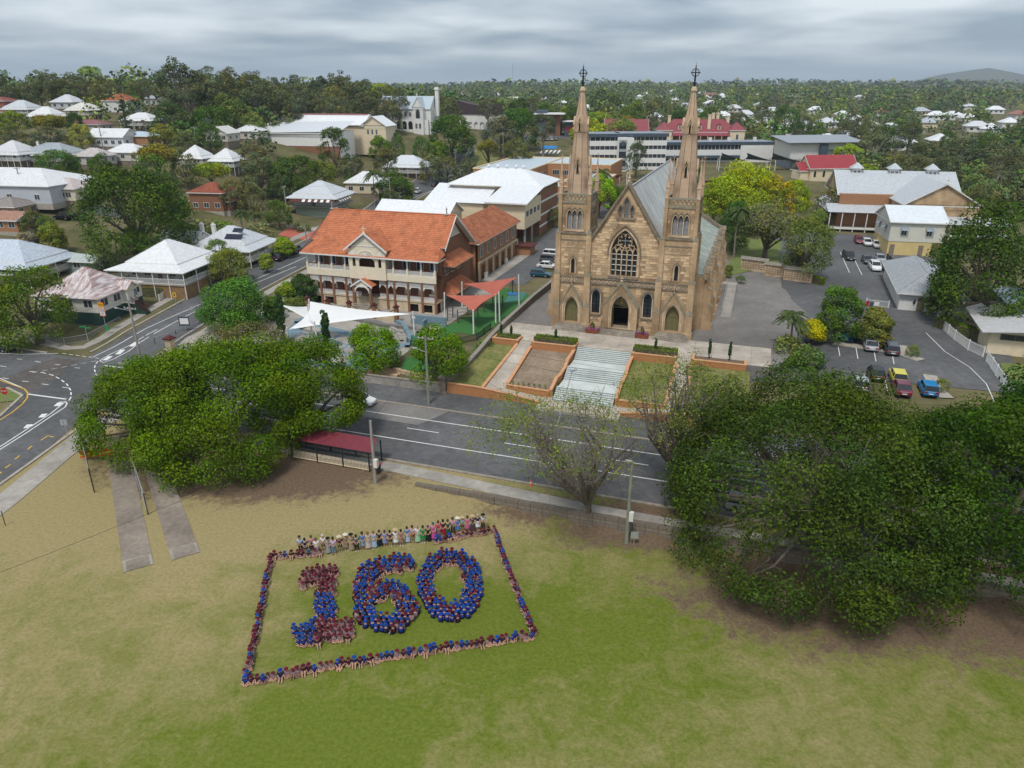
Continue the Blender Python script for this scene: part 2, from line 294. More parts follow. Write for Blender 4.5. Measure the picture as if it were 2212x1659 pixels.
# ------------------------------------------------------------------ the lie of the land
CO = (16.2, 103.35); CA = R(-18.7)
E1 = (math.cos(CA), math.sin(CA)); E2 = (-math.sin(CA), math.cos(CA))
def C(a, b, z=0.0): return (CO[0]+a*E1[0]+b*E2[0], CO[1]+a*E1[1]+b*E2[1], z)       # street frame: a along the road, b north of the church front
def Cinv(x, y): X = x-CO[0]; Y = y-CO[1]; return X*E1[0]+Y*E1[1], X*E2[0]+Y*E2[1]
CTRL = np.array([
 (-30,112,1.8),(-15,105,1.8),(-40,130,2),(-12,120,2),(-22,95,1.2),(-40,112,1.5),(5,100,1.2),(20,95,1.2),(16,110,2),(30,130,3),(38,140,3.85),(0,135,2.9),(8,165,3.2),(3,118,2.6),
 (50,95,3.95),(60,110,4),(70,130,4),(60,150,4),(85,160,4),(45,85,3.95),(75,75,3.5),(90,90,4),(50,120,4),(46,105,3.95),
 (-60,108,0.2),(-55,130,.8),(-50,160,1.5),(-47,190,2.3),(-38,225,3),(-30,270,5),(-24,310,9),(-18,345,14),(0,370,17),(15,380,17),
 (-75,110,.6),(-85,125,1),(-70,145,1.6),(-68,165,2.2),(-100,130,1.5),(-120,150,3),(-100,180,7),(-80,190,8),(-62,205,4.5),(-130,190,10),(-138,240,21),(-100,240,17),(-70,240,11),(-180,220,20),(-82,290,19),(-48,340,16),(-120,340,28),(-200,330,32),(-60,420,24),(-160,450,30),(-150,280,25),
 (5,200,4),(12,225,5),(25,240,7),(40,240,8),(70,240,9),(55,290,9),(80,305,9),(105,315,9.5),(90,250,9.5),(45,285,9),(75,345,12.5),(50,190,5),(70,190,5),(30,180,4),
 (100,200,4.5),(120,250,8),(105,345,12),(160,300,8),(200,250,5),(130,160,3.5),(150,120,3.5),(50,345,13),(40,420,15),
 (0,600,15),(200,600,15),(-200,600,24),(400,600,14),(0,900,20),(300,900,20),(-300,900,24),(600,900,20),(-400,400,30),(400,300,6),(0,1500,25),(800,1500,25),(-800,1500,25),
 (300,100,3),(-300,100,8),(-200,150,6),(-160,120,3),(0,0,0),(300,-100,0),(-300,-100,0),(0,2500,28),(1500,2500,28),(-1500,2500,28),(0,4500,30),(3000,4500,30),(-3000,4500,30),(0,9000,30),(6000,9000,30),(-6000,9000,30)], float)
def _rbf():
    n = len(CTRL); X = CTRL[:,:2]; A = np.sqrt(((X[:,None]-X[None])**2).sum(2)+9)
    K = np.zeros((n+1,n+1)); K[:n,:n] = A; K[:n,n] = 1; K[n,:n] = 1
    return np.linalg.solve(K, np.append(CTRL[:,2], 0))
RW = _rbf()
def sst(a, b, x): t = np.clip((x-a)/(b-a), 0, 1); return t*t*(3-2*t)
def tz(x, y):
    x = np.asarray(x, float); y = np.asarray(y, float); sh = x.shape; x = x.ravel(); y = y.ravel(); out = np.empty_like(x)
    for i in range(0, len(x), 20000):
        xs, ys = x[i:i+20000], y[i:i+20000]
        A = np.sqrt((xs[:,None]-CTRL[:,0])**2+(ys[:,None]-CTRL[:,1])**2+9); z = A@RW[:-1]+RW[-1]
        X = xs-CO[0]; Y = ys-CO[1]; a = X*E1[0]+Y*E1[1]; b = X*E2[0]+Y*E2[1]
        z = np.maximum(z, 0)*sst(-22.5, -14.5, b)
        # low ground of the playing field beside the retaining wall
        z -= 1.15*sst(-14, 6, a)*sst(-44.2, -45.0, b)*sst(-75, -52, b)
        D = np.hypot(xs, ys)
        far = sst(900, 2200, D)
        z += far*(7*np.sin(xs/420+1.3)*np.sin(ys/610)+5*np.sin(xs/190+ys/260)+3*np.sin(xs/97-ys/130))
        z += 10*np.exp(-((xs-40)/260)**2-((ys-1700)/260)**2) + 12*np.exp(-((xs-600)/420)**2-((ys-2600)/400)**2) + 10*np.exp(-((xs-1500)/500)**2-((ys-2500)/400)**2) + 6*np.exp(-((xs+900)/500)**2-((ys-2400)/400)**2)
        z += 10*np.exp(-((xs-2300)/700)**2-((ys-3300)/500)**2)
        z += 188*np.exp(-np.abs((xs-3500)/300)**1.4-((ys-6000)/600)**2) + 40*np.exp(-((xs-4500)/600)**2-((ys-6100)/600)**2) + 46*np.exp(-((xs+1100)/420)**2-((ys-8200)/500)**2)+ 40*np.exp(-((xs+500)/300)**2-((ys-8300)/500)**2)
        out[i:i+20000] = z
    return out.reshape(sh)
def gz(x, y): return float(tz(np.array([x]), np.array([y]))[0])
def sight(u, v):
    x = (u-1106)/F; yc = (829.5-v)/F
    return np.array([x, math.cos(PIT)+yc*math.sin(PIT), -math.sin(PIT)+yc*math.cos(PIT)])
_T = np.concatenate([np.arange(30,500,1.0), np.arange(500,2500,6.0)])
def at(u, v, up=0.0):
    """survey helper: the place in the town that stands, up metres above ground, on this line of sight"""
    d = sight(u, v); d = d/d[1]; P = d[None]*_T[:,None]; g = tz(P[:,0], P[:,1])+up-(P[:,2]+CAMZ)
    k = np.argmax(g > 0)
    if g[k] <= 0: k = len(_T)-1
    if k == 0: t = _T[0]
    else: t = _T[k-1]+(_T[k]-_T[k-1])*(-g[k-1])/(g[k]-g[k-1])
    return (float(d[0]*t), float(t), gz(d[0]*t, t))
def hz_at(u, v, y):
    d = sight(u, v); return CAMZ+d[2]/d[1]*y

# ------------------------------------------------------------------ ground
def ground_material():
    m = bpy.data.materials.new('grass_and_earth'); m.use_nodes = True; nt = m.node_tree; N = nt.nodes; L = nt.links; b = N['Principled BSDF']; b.inputs['Roughness'].default_value = 1.0; b.inputs['Specular IOR Level'].default_value = 0.1
    tc = N.new('ShaderNodeTexCoord')
    def noise(s, d=5, r=0.6, dist=0.0):
        n = N.new('ShaderNodeTexNoise'); n.inputs['Scale'].default_value = s; n.inputs['Detail'].default_value = d; n.inputs['Roughness'].default_value = r; n.inputs['Distortion'].default_value = dist; L.new(tc.outputs['Object'], n.inputs['Vector']); return n.outputs['Fac']
    def math_(op, a, c):
        n = N.new('ShaderNodeMath'); n.operation = op
        for i, q in enumerate((a, c)):
            if isinstance(q, (int,float)): n.inputs[i].default_value = q
            else: L.new(q, n.inputs[i])
        return n.outputs[0]
    def ramp(f, p0, c0, p1, c1):
        r = N.new('ShaderNodeValToRGB'); r.color_ramp.elements[0].position = p0; r.color_ramp.elements[0].color = (*c0,1); r.color_ramp.elements[1].position = p1; r.color_ramp.elements[1].color = (*c1,1); L.new(f, r.inputs[0]); return r.outputs[0]
    def mix(f, a, c, bt='MIX'):
        n = N.new('ShaderNodeMixRGB'); n.blend_type = bt
        if isinstance(f, float): n.inputs[0].default_value = f
        else: L.new(f, n.inputs[0])
        L.new(a, n.inputs[1]); L.new(c, n.inputs[2]); return n.outputs[0]
    va = N.new('ShaderNodeVertexColor'); va.layer_name = 'tint'; sp = N.new('ShaderNodeSeparateColor'); L.new(va.outputs[0], sp.inputs[0])
    fine = noise(3.4, 9, 0.8); mid = noise(0.30, 8, 0.72, 0.8); big = noise(0.065, 5, 0.6)
    green = ramp(fine, 0.3, (0.072,0.112,0.009), 0.72, (0.190,0.215,0.036)); dry = ramp(fine, 0.28, (0.20,0.160,0.064), 0.74, (0.42,0.345,0.18)); dirt = ramp(fine, 0.28, (0.082,0.055,0.036), 0.75, (0.22,0.158,0.105))
    f1 = math_('ADD', math_('MULTIPLY', big, 0.75), math_('MULTIPLY', mid, 1.15))
    f1 = math_('ADD', f1, math_('MULTIPLY', sp.outputs[1], 1.15)); f1 = math_('ADD', f1, math_('MULTIPLY', noise(1.1, 8, 0.8), 0.55))
    dm = ramp(f1, 0.0, (0,0,0), 1.0, (1,1,1)); r = dm.node; r.color_ramp.elements[0].position = 0.70; r.color_ramp.elements[1].position = 0.98
    sc_ = math_('MULTIPLY', f1, 0.5); L.new(sc_, r.inputs[0])
    g = mix(dm, green, dry)
    f2 = math_('ADD', sp.outputs[0], math_('MULTIPLY', math_('SUBTRACT', mid, 0.5), 1.1)); f2 = math_('ADD', f2, math_('MULTIPLY', math_('SUBTRACT', noise(1.3, 9, 0.8), 0.5), 1.3))
    em = ramp(f2, 0.42, (0,0,0), 0.72, (1,1,1)); g = mix(em, g, dirt)
    # town ground: mown verges, weeds and leaf litter
    town = ramp(noise(0.12, 7, 0.65), 0.34, (0.075,0.082,0.030), 0.66, (0.185,0.155,0.085)); g = mix(sp.outputs[2], g, town)
    L.new(g, b.inputs['Base Color'])
    bp = N.new('ShaderNodeBump'); bp.inputs['Strength'].default_value = 0.6; bp.inputs['Distance'].default_value = 0.06; L.new(noise(9, 6, 0.7), bp.inputs['Height']); L.new(bp.outputs[0], b.inputs['Normal'])
    return m
def build_ground():
    def axis(lo, hi, step, out, n, g0=None):
        a = np.arange(lo, hi+.01, step); k = np.linspace(0,1,n+1)[1:]; e = step*n*0.8; c = out-hi
        return a, hi+k*e+(c-e)*k**3
    cx, ex = axis(-240, 240, 3.0, 9000, 40); xs = np.concatenate([-ex[::-1], cx, ex])
    cy, ey = axis(10, 420, 3.0, 10500, 55); ys = np.concatenate([[-400,-200,-100,-50,-25,-10,0,5], cy, ey])
    # finer rows and columns where the playing field lies
    xs = np.unique(np.concatenate([xs, np.arange(-60,60,1.5)])); ys = np.unique(np.concatenate([ys, np.arange(20,92,1.5)]))
    X, Y = np.meshgrid(xs, ys); Z = tz(X, Y); nx, ny = len(xs), len(ys)
    V = np.stack([X.ravel(), Y.ravel(), Z.ravel()], 1); i = np.arange(ny-1)[:,None]*nx+np.arange(nx-1)[None]; i = i.ravel()
    Q = np.stack([i, i+1, i+nx+1, i+nx], 1)
    x, y = X.ravel(), Y.ravel(); a = (x-CO[0])*E1[0]+(y-CO[1])*E1[1]; b = (x-CO[0])*E2[0]+(y-CO[1])*E2[1]
    def el(cx, cy, rx, ry, s=1.0): d = np.sqrt(((x-cx)/rx)**2+((y-cy)/ry)**2); return s*np.clip(1.35-d, 0, 1)
    dirt = np.maximum.reduce([el(-25,67,16,7,.95), el(-33,67,10,6,.95), el(29,49,19,9,1.0), el(12,59,12,5,.9), el(42,47,18,9,.95), el(3,61,9,3.6,.7), el(-12,71,11,4,.55), el(-43,68,5,3,.6)])
    dry = 0.36+0.0*x
    dry += 0.42*sst(46,66,y)*sst(8,-6,x) + 0.17*sst(-14,-30,x)*sst(22,45,y) + 0.10*np.exp(-((x-9)/9)**2-((y-26)/8)**2)
    dry -= 0.24*np.exp(-((x+7)/9)**2-((y-46)/6)**2)*1.2 + 0.30*np.exp(-((x+14)/10)**2-((y-33)/7)**2) + 0.26*np.exp(-((x-5)/9)**2-((y-43)/7)**2) + 0.12*np.exp(-((x-20)/12)**2-((y-26)/8)**2)
    town = sst(-26.4, -24.0, b)
    town = np.maximum(town, sst(-62, -66, x))
    col = np.stack([dirt, np.clip(dry,0,1), town, np.ones_like(x)], 1)
    me = npmesh('ground', V, Q, ground_material(), col); me.polygons.foreach_set('use_smooth', [True]*len(me.polygons))
    put('ground', me, kind='structure')
build_ground()

# ------------------------------------------------------------------ roads, kerbs, paths and paint
def resample(pts, step=2.0):
    out = []
    for (x0,y0),(x1,y1) in zip(pts, pts[1:]):
        n = max(1, int(math.hypot(x1-x0, y1-y0)/step))
        out += [(x0+(x1-x0)*i/n, y0+(y1-y0)*i/n) for i in range(n)]
    return out+[tuple(pts[-1])]
def offset(pts, d):
    out = []
    for i, p in enumerate(pts):
        a = pts[max(0,i-1)]; b = pts[min(len(pts)-1,i+1)]; l = math.hypot(b[0]-a[0], b[1]-a[1]) or 1
        out.append((p[0]-(b[1]-a[1])/l*d, p[1]+(b[0]-a[0])/l*d))
    return out
def ribbon(mb, pts, d0, d1, dz, thick=0.0, nx=1, zf=None):
    """strip between two offsets of a line, lying dz above the ground"""
    P = resample(pts); zf = zf or tz
    rows = [offset(P, d0+(d1-d0)*k/nx) for k in range(nx+1)]
    n = len(mb.v); k = len(P)
    for r in rows:
        xy = np.array(r); z = zf(xy[:,0], xy[:,1])+dz; mb.v += [(float(a),float(b),float(c)) for (a,b),c in zip(r, z)]
    for j in range(nx):
        for i in range(k-1): mb.f.append((n+j*k+i, n+j*k+i+1, n+(j+1)*k+i+1, n+(j+1)*k+i)[::1 if d1 > d0 else -1]); mb.m.append(0)
    if thick:
        for r, s in ((0, -1), (nx, 1)):
            m = len(mb.v); mb.v += [(a,b,c-thick) for a,b,c in mb.v[n+r*k:n+(r+1)*k]]
            for i in range(k-1): mb.f.append((n+r*k+i, n+r*k+i+1, m+i+1, m+i)); mb.m.append(0)
    return mb
def patch(mb, q, dz, n=8, m=8, flat=None):
    """four corners in x,y filled with a draped grid"""
    k = len(mb.v); A = np.array(q, float)
    s = np.linspace(0,1,n+1); t = np.linspace(0,1,m+1); S, T_ = np.meshgrid(s,t)
    P = (1-S)[...,None]*(1-T_)[...,None]*A[0]+S[...,None]*(1-T_)[...,None]*A[1]+S[...,None]*T_[...,None]*A[2]+(1-S)[...,None]*T_[...,None]*A[3]
    z = (tz(P[...,0], P[...,1]) if flat is None else np.full(P.shape[:2], flat))+dz
    mb.v += [(float(p[0]),float(p[1]),float(c)) for p, c in zip(P.reshape(-1,2), z.ravel())]
    for j in range(m):
        for i in range(n): a = k+j*(n+1)+i; mb.f.append((a,a+1,a+n+2,a+n+1)); mb.m.append(0)
    return mb
def c2(a, b): return C(a, b)[:2]
MAIN = [c2(-190,-33.5), c2(190,-33.5)]
SIDE = [(-64,-60),(-61,20),(-58.3,70),(-59.3,100),(-56,131),(-46.5,180),(-40.5,215),(-37,240),(-27,290),(-20,325),(-8,350),(10,366),(30,374)]
ribbon(MB(), MAIN, -6.9, 6.9, 0.03, nx=6).bd('road', M['asphalt'], kind='structure')
ribbon(MB(), SIDE, -5.6, 5.6, 0.045, nx=4).bd('road', M['asphalt'], kind='structure')
patch(MB(), [c2(-81,-27.5), c2(-68,-27.5), c2(-67,-39.8), c2(-80.5,-39.8)], 0.042, 6, 6).bd('road_patch', M['asphalt_warm'], kind='structure')
patch(MB(), [c2(-27,-26.6), c2(-16.5,-26.7), c2(-18.5,-31.5), c2(-29,-31.5)], 0.042).bd('road_patch', M['asphalt_old'], kind='structure')
patch(MB(), [(-150,200),(-96,183),(-94,188),(-150,206)], 0.05, 30, 2).bd('road', M['asphalt'], kind='structure')
# kerbs: main road north and south, side street both sides
def kerb(pts, d, name='kerb', m='kerb', w=0.35, h=0.13): ribbon(MB(), pts, d-w/2, d+w/2, h, 0.4).bd(name, M[m], kind='structure')
kerb([c2(-70,-26.5), c2(60,-26.5)], 0, m='kerb_stone'); kerb([c2(-62,-40.6), c2(60,-40.6)], 0, m='kerb_stone')
kerb([c2(-190,-26.4), c2(-84,-26.4)], 0); kerb([c2(-190,-40.4), c2(-82,-40.4)], 0)
kerb([(-65.3,105.5),(-62.2,131),(-52.4,180),(-46.2,214),(-43.0,238),(-33,289)], 0); kerb([(-54.6,103),(-50.2,131),(-41,180),(-35,214),(-31.4,240),(-21.4,289)], 0)
kerb([(-55.6,20),(-52.6,70),(-52.2,79)], 0); kerb([(-66.6,20),(-63.9,70),(-63.9,82),(-65.2,88.5),(-69,91.2)], 0)
# footpaths
ribbon(MB(), [c2(-66,-22.9), c2(70,-22.9)], -3.4, 1.9, 0.12, 0.3, nx=2).bd('asphalt_footpath', M['asphalt'], kind='structure')
ribbon(MB(), [c2(-46,-42.0), c2(-16,-42.0), c2(6,-43.4), c2(70,-43.4)], -0.9, 0.9, 0.075, 1.4).bd('footpath', M['concrete'], kind='structure')
ribbon(MB(), [c2(-46,-41.0), c2(-21,-41.0)], -0.25, 0.25, 0.11, 0.3).bd('bus_stop_pavement', M['asphalt'], kind='structure')
ribbon(MB(), [(-52.6,20),(-50.4,62),(-50.6,80),(-48,85)], -1.5, 1.3, 0.06, 0.2).bd('footpath', M['concrete'], kind='structure')
ribbon(MB(), [(-80,111.5),(-70,106.8),(-67.2,107.5),(-66,112),(-64.6,131),(-54.5,181),(-48.3,215)], -0.2, 1.5, 0.08, 0.2).bd('footpath', M['concrete'], kind='structure')
ribbon(MB(), [c2(-190,-24.0), c2(-93,-24.2)], -0.2, 1.6, 0.08, 0.2).bd('footpath', M['concrete'], kind='structure')
ribbon(MB(), [(-53,100),(-48.4,131),(-39.2,180),(-33.0,214)], -1.7, 0.4, 0.10, 0.3).bd('footpath', M['concrete'], kind='structure')
# paint
def line(pts, w, m='paint', px=True, dz=0.055):
    pts = [at(*p)[:2] for p in pts] if px else pts
    return ribbon(MB(), pts, -w/2, w/2, dz).bd('road_marking', M[m], kind='structure')
line([c2(-54,-29.9), c2(70,-29.9)], 0.16, px=False); line([c2(-56,-35.9), c2(70,-35.4)], 0.16, px=False)
for k in range(-2, 6): line([c2(-19.4+k*12.4,-32.7), c2(-15.2+k*12.4,-32.7)], 0.14, px=False)
line([(199,773),(320,708),(430,659),(545,607),(660,556)], 0.16)                       # edge line of the far lane
line([(303,740),(440,664),(640,576)], 0.16); line([(300,734),(340,712)], 0.16)
line([(216,780),(222,775),(240,765),(300,736)], 0.16); line([(216,780),(224,784),(246,776),(278,759),(303,740)], 0.16)
for p in [((226,779),(239,770)),((254,766),(266,756)),((284,749),(296,739))]: line(p, 0.75)
line([(225,790),(278,797)], 0.28); line([(61,852),(143,863)], 0.28)
line([(0,764),(50,766),(126,764)], 0.14)
for k in range(6): line([(135+k*14.2,764+k*1.9),(143.5+k*14.2,765.3+k*1.9)], 0.14)     # give-way dashes
for a, b in [((37,776),(48,777)),((76,781),(88,783)),((119,788),(130,789)),((161,795),(173,796)),((0,791),(14,793)),((6,817),(19,819)),((48,824),(62,825)),((90,830),(105,832)),((135,837),(149,839))]: line([a,b], 0.14)
arc1 = [(64,803),(92,805.5),(113,811),(131,820),(145,831),(153,844),(154,858),(149,866)]
arc2 = [(212,781),(206,788),(204,797),(206,806),(212,816)]
for ar in (arc1, arc2):
    w = [at(*p)[:2] for p in ar]; w = resample(w, 0.35); 
    for i in range(0, len(w)-3, 5): line(w[i:i+4], 0.16, px=False)
for k in range(7): line([(70+k*21,804-k*3.9+2),(82+k*21,802-k*3.9+1.5)], 0.1)
line([(0,818),(48,838)], 0.14); line([(0,822),(40,836),(53,841),(60,849),(59,860),(48,874),(24,893),(0,908)], 0.16, 'paint_yellow')
line([(0,966),(40,940),(110,894),(143,867)], 0.16); line([(0,972),(60,934),(112,899),(141,880),(145,872),(141,867),(128,869)], 0.16)
for a, b in [((119,868),(134,880)),((86,893),(100,904)),((54,917),(68,926))]:
    (x0,y0),(x1,y1) = a, b; line([(x0+3,(y0+y1)/2+4),(x1-3,(y0+y1)/2-4)], 0.7)
for a, b in [((11,1012),(23,1004)),((32,993),(43,985)),((60,972),(69,964)),((0,1024),(3,1020))]: line([a,b], 0.16, 'paint_yellow')
line([(88,952),(104,942),(116,945)], 0.16, 'paint_yellow')
line([(800,470),(960,402)], 0.12); line([(840,485),(1000,404)], 0.12)
# ------------------------------------------------------------------ church precinct
def arch(cx, z0, w, zs, za, n=6):
    """pointed arch outline, counter-clockwise from the lower left"""
    h = w/2; pts = [(cx-h,z0),(cx+h,z0),(cx+h,zs)]; R_ = ((za-zs)**2+h*h)/(2*h)
    c = cx+h-R_; t1 = math.atan2(za-zs, cx-c)
    pts += [(c+R_*math.cos(t1*i/n), zs+R_*math.sin(t1*i/n)) for i in range(1, n)]
    pts += [(cx,za)]
    pts += [(2*cx-x, z) for x, z in pts[-2:-n-1:-1]] + [(cx-h,zs)]
    return pts
def archband(mb, cx, z0, w, zs, za, t, y0, y1, n=6, sill=False):
    """moulding that follows a pointed arch: a band of width t from y0 to y1"""
    i = arch(cx, z0, w, zs, za, n)[1:]; o = arch(cx, z0, w+2*t, zs, za+t*1.25, n)[1:]
    i.append((cx-w/2,z0)); o.append((cx-w/2-t,z0))
    for k in range(len(i)-1):
        a, b, c, d = i[k], i[k+1], o[k+1], o[k]
        mb.frust([(a[0],y0,a[1]),(b[0],y0,b[1]),(c[0],y0,c[1]),(d[0],y0,d[1])], [(a[0],y1,a[1]),(b[0],y1,b[1]),(c[0],y1,c[1]),(d[0],y1,d[1])])
    return mb
def inside(p, poly):
    x, z = p; r = False; j = len(poly)-1
    for i in range(len(poly)):
        if (poly[i][1] > z) != (poly[j][1] > z) and x < (poly[j][0]-poly[i][0])*(z-poly[i][1])/(poly[j][1]-poly[i][1])+poly[i][0]: r = not r
        j = i
    return r
BLOCKS = []
def blocks(outer, holes, y, zlo, zhi, xlo, xhi, course=0.36, tag_=0, axis='y', lens=(0.55,1.05)):
    """lay individual ashlar blocks over a wall face"""
    z = zlo; k = 0
    while z+course*0.9 <= zhi:
        x = xlo-rnd.random()*0.5
        while x < xhi:
            l = rnd.uniform(*lens); x0, x1 = max(x, xlo)+0.012, min(x+l, xhi)-0.012; x += l
            if x1-x0 < 0.18: continue
            cs = [(x0,z),(x1,z),(x0,z+course),(x1,z+course),((x0+x1)/2,z+course/2)]
            if all(inside(c, outer) for c in cs) and not any(inside(c, h) for c in cs for h in holes) and not any(x0 < hx < x1 and z < hz_ < z+course for h in holes for hx, hz_ in h):
                BLOCKS.append((x0, x1, z+0.012, z+course-0.012, y, rnd.uniform(0.012,0.035), axis))
        z += course; k += 1
def church():
    ch = thing('church', 'large brown sandstone church with twin spires behind the terraced stairs', 'church', C(0,0,4.0), CA)
    S, P_, DK, LI = M['stone'], M['stone_pale'], M['stone_dark'], M['stone_lichen']
    # ---- nave front
    cdoor = arch(0, 0.85, 2.5, 3.75, 5.7); lanL = arch(-3.95, 2.5, 1.25, 5.2, 6.25); lanR = arch(3.75, 2.5, 1.25, 5.2, 6.25)
    big = arch(-0.1, 8.5, 3.9, 11.8, 15.2, 8)
    trip = [arch(-0.15, 16.9, 0.62, 18.9, 19.6), arch(-0.98, 16.9, 0.42, 17.95, 18.5), arch(0.68, 16.9, 0.42, 17.95, 18.5)]
    outer = [(-5.1,0),(5.1,0),(5.1,13.35),(0,21.4),(-5.1,13.35)]
    holes = [cdoor, lanL, lanR, big]+trip
    MB().wall(outer, holes, 0.3, 0.55).bd('nave_front_wall', S, ch)
    blocks(outer, [arch(0,0.0,4.0,4.3,6.9)]+[arch(-3.95,2.4,1.9,5.2,6.8), arch(3.75,2.4,1.9,5.2,6.8), arch(-0.1,8.3,4.7,11.8,15.9,8), arch(-0.15,16.8,2.4,18.2,20.1)]+[[(-5.2,7.0),(5.2,7.0),(5.2,8.1),(-5.2,8.1)]], 0.3, 0.5, 20.6, -5.05, 5.05)
    # coping of the gable
    for s in (-1, 1):
        m = MB(); a = [(s*5.35,12.9),(s*5.35,13.45),(0,21.95),(0,21.4)]
        m.prismy(a if s > 0 else a[::-1], -0.05, 0.95); m.bd('gable_coping', DK, ch)
    m = MB(); m.box(-0.16,0.25,21.6,0.16,0.57,22.3); m.lathe([(0.2,22.3),(0.28,22.4),(0.12,22.5),(0.09,22.6)], 0, 0.41, 8)
    m.box(-0.09,0.34,22.5,0.09,0.48,23.5); m.box(-0.42,0.34,22.95,0.42,0.48,23.12); m.bd('gable_cross', P_, ch)
    # string course with roundels
    m = MB(); m.box(-5.1,0.08,7.05,5.1,0.32,7.25); m.box(-5.1,0.05,7.85,5.1,0.32,8.05); m.bd('string_course', DK, ch)
    BX(-5.1,0.2,7.25,5.1,0.31,7.85).bd('roundel_band', P_, ch)
    disc = MB(); 
    for k in range(12):
        a0, a1 = 2*math.pi*k/12, 2*math.pi*(k+1)/12
        for r0, r1, y0, y1 in ((0.16,0.19,0.0,-0.04),(0.19,0.26,-0.04,-0.04),(0.26,0.27,-0.04,0.0)):
            disc.quad((r0*math.cos(a0),y0,r0*math.sin(a0)),(r0*math.cos(a1),y0,r0*math.sin(a1)),(r1*math.cos(a1),y1,r1*math.sin(a1)),(r1*math.cos(a0),y1,r1*math.sin(a0)))
    dm = disc.mesh('roundel'); dm.materials.append(M['stone_dark'])
    for k in range(17): put('roundel', dm, ch, loc=(-4.8+k*0.6, 0.197, 7.55))
    # ---- great window
    gw = MB().poly([(x,0.78,z) for x, z in big]).bd('great_window', M['glass_dark'], ch, label='tall traceried window with dark leaded glass')
    m = MB()
    for k in range(4): x = -0.1-1.95+0.78*(k+1); m.box(x-0.075,0.42,8.5,x+0.075,0.72,12.3)
    for x in (-2.0,1.8): m.box(x-0.06,0.42,8.5,x+0.06,0.72,11.9)
    m.bd('mullion', P_, gw)
    m = MB()
    for z in (9.25,10.05,10.85,11.6): m.box(-2.0,0.60,z-0.035,1.8,0.70,z+0.035)
    m.bd('glazing_bar', M['white'], gw)
    m = MB()
    for k in range(5): archband(m, -0.1-1.56+0.78*k, 11.7, 0.62, 11.75, 12.55, 0.09, 0.45, 0.70, 4)
    def ring(cx, cz, r, t, lobes, lr):
        for q in range(lobes):
            an = 2*math.pi*(q+0.5)/lobes; lx, lz = cx+r*math.cos(an), cz+r*math.sin(an); n = 7
            for i in range(n):
                b0 = an-1.9+3.8*i/n; b1 = an-1.9+3.8*(i+1)/n
                pts = [(lx+lr*math.cos(b0),lz+lr*math.sin(b0)),(lx+lr*math.cos(b1),lz+lr*math.sin(b1)),(lx+(lr+t)*math.cos(b1),lz+(lr+t)*math.sin(b1)),(lx+(lr+t)*math.cos(b0),lz+(lr+t)*math.sin(b0))]
                m.frust([(x,0.45,z) for x,z in pts],[(x,0.70,z) for x,z in pts])
    ring(-0.1,13.6,0.70,0.11,8,0.30); ring(-1.12,12.62,0.2,0.09,4,0.17); ring(0.92,12.62,0.2,0.09,4,0.17); ring(-0.1,12.45,0.13,0.07,4,0.12)
    m.bd('tracery', P_, gw)
    m = MB(); m.box(-0.13,0.6,12.7,-0.07,0.7,14.6); m.box(-1.05,0.6,13.57,0.85,0.7,13.63); m.bd('rose_bar', M['slat_grey'], gw)
    archband(MB(), -0.1, 8.5, 3.9, 11.8, 15.2, 0.3, 0.12, 0.45, 8).bd('window_surround', P_, gw)
    m = archband(MB(), -0.1, 11.4, 4.6, 11.8, 15.75, 0.14, -0.02, 0.3, 8); m.bd('hood_mould', DK, gw); BX(-2.3,0.0,8.15,2.1,0.35,8.45).bd('sill', DK, gw)
    # ---- lancets beside the middle door
    for cx in (-3.95, 3.75):
        w_ = MB().poly([(x,0.75,z) for x, z in arch(cx, 2.5, 1.25, 5.2, 6.25)]).bd('lancet_window', M['glass_dark'], ch)
        m = MB(); m.box(cx-0.04,0.6,2.5,cx+0.04,0.72,5.6)
        for z in (3.1,3.7,4.3,4.9): m.box(cx-0.6,0.63,z-0.02,cx+0.6,0.70,z+0.02)
        archband(m, cx-0.3, 5.0, 0.5, 5.1, 5.6, 0.06, 0.6, 0.72, 4); archband(m, cx+0.3, 5.0, 0.5, 5.1, 5.6, 0.06, 0.6, 0.72, 4)
        m.bd('leading', M['iron_black'], w_)
        archband(MB(), cx, 2.5, 1.25, 5.2, 6.25, 0.1, 0.25, 0.6).bd('frame', M['offwhite'], w_)
        archband(MB(), cx, 4.7, 1.6, 5.2, 6.5, 0.17, 0.02, 0.35).bd('hood_mould', DK, w_)
        BX(cx-0.9,0.1,2.25,cx+0.9,0.4,2.45).bd('sill', DK, w_)
    # ---- small triple window in the gable
    for i, h in enumerate(trip):
        w_ = MB().poly([(x,0.7,z) for x, z in h]).bd('gable_window', M['slat_grey'], ch)
        m = MB()
        for z in np.arange(17.0, 19.4, 0.22): m.box(min(x for x,_ in h),0.5,z,max(x for x,_ in h),0.66,z+0.05)
        m.bd('louvre', M['slat_grey'], w_)
    m = MB(); archband(m, -0.15, 18.3, 0.75, 18.9, 19.75, 0.16, 0.1, 0.35); archband(m, -0.98, 17.7, 0.55, 17.95, 18.65, 0.13, 0.1, 0.35); archband(m, 0.68, 17.7, 0.55, 17.95, 18.65, 0.13, 0.1, 0.35); m.box(-1.5,0.1,16.65,1.2,0.35,16.88); m.bd('gable_window_hood', DK, ch)
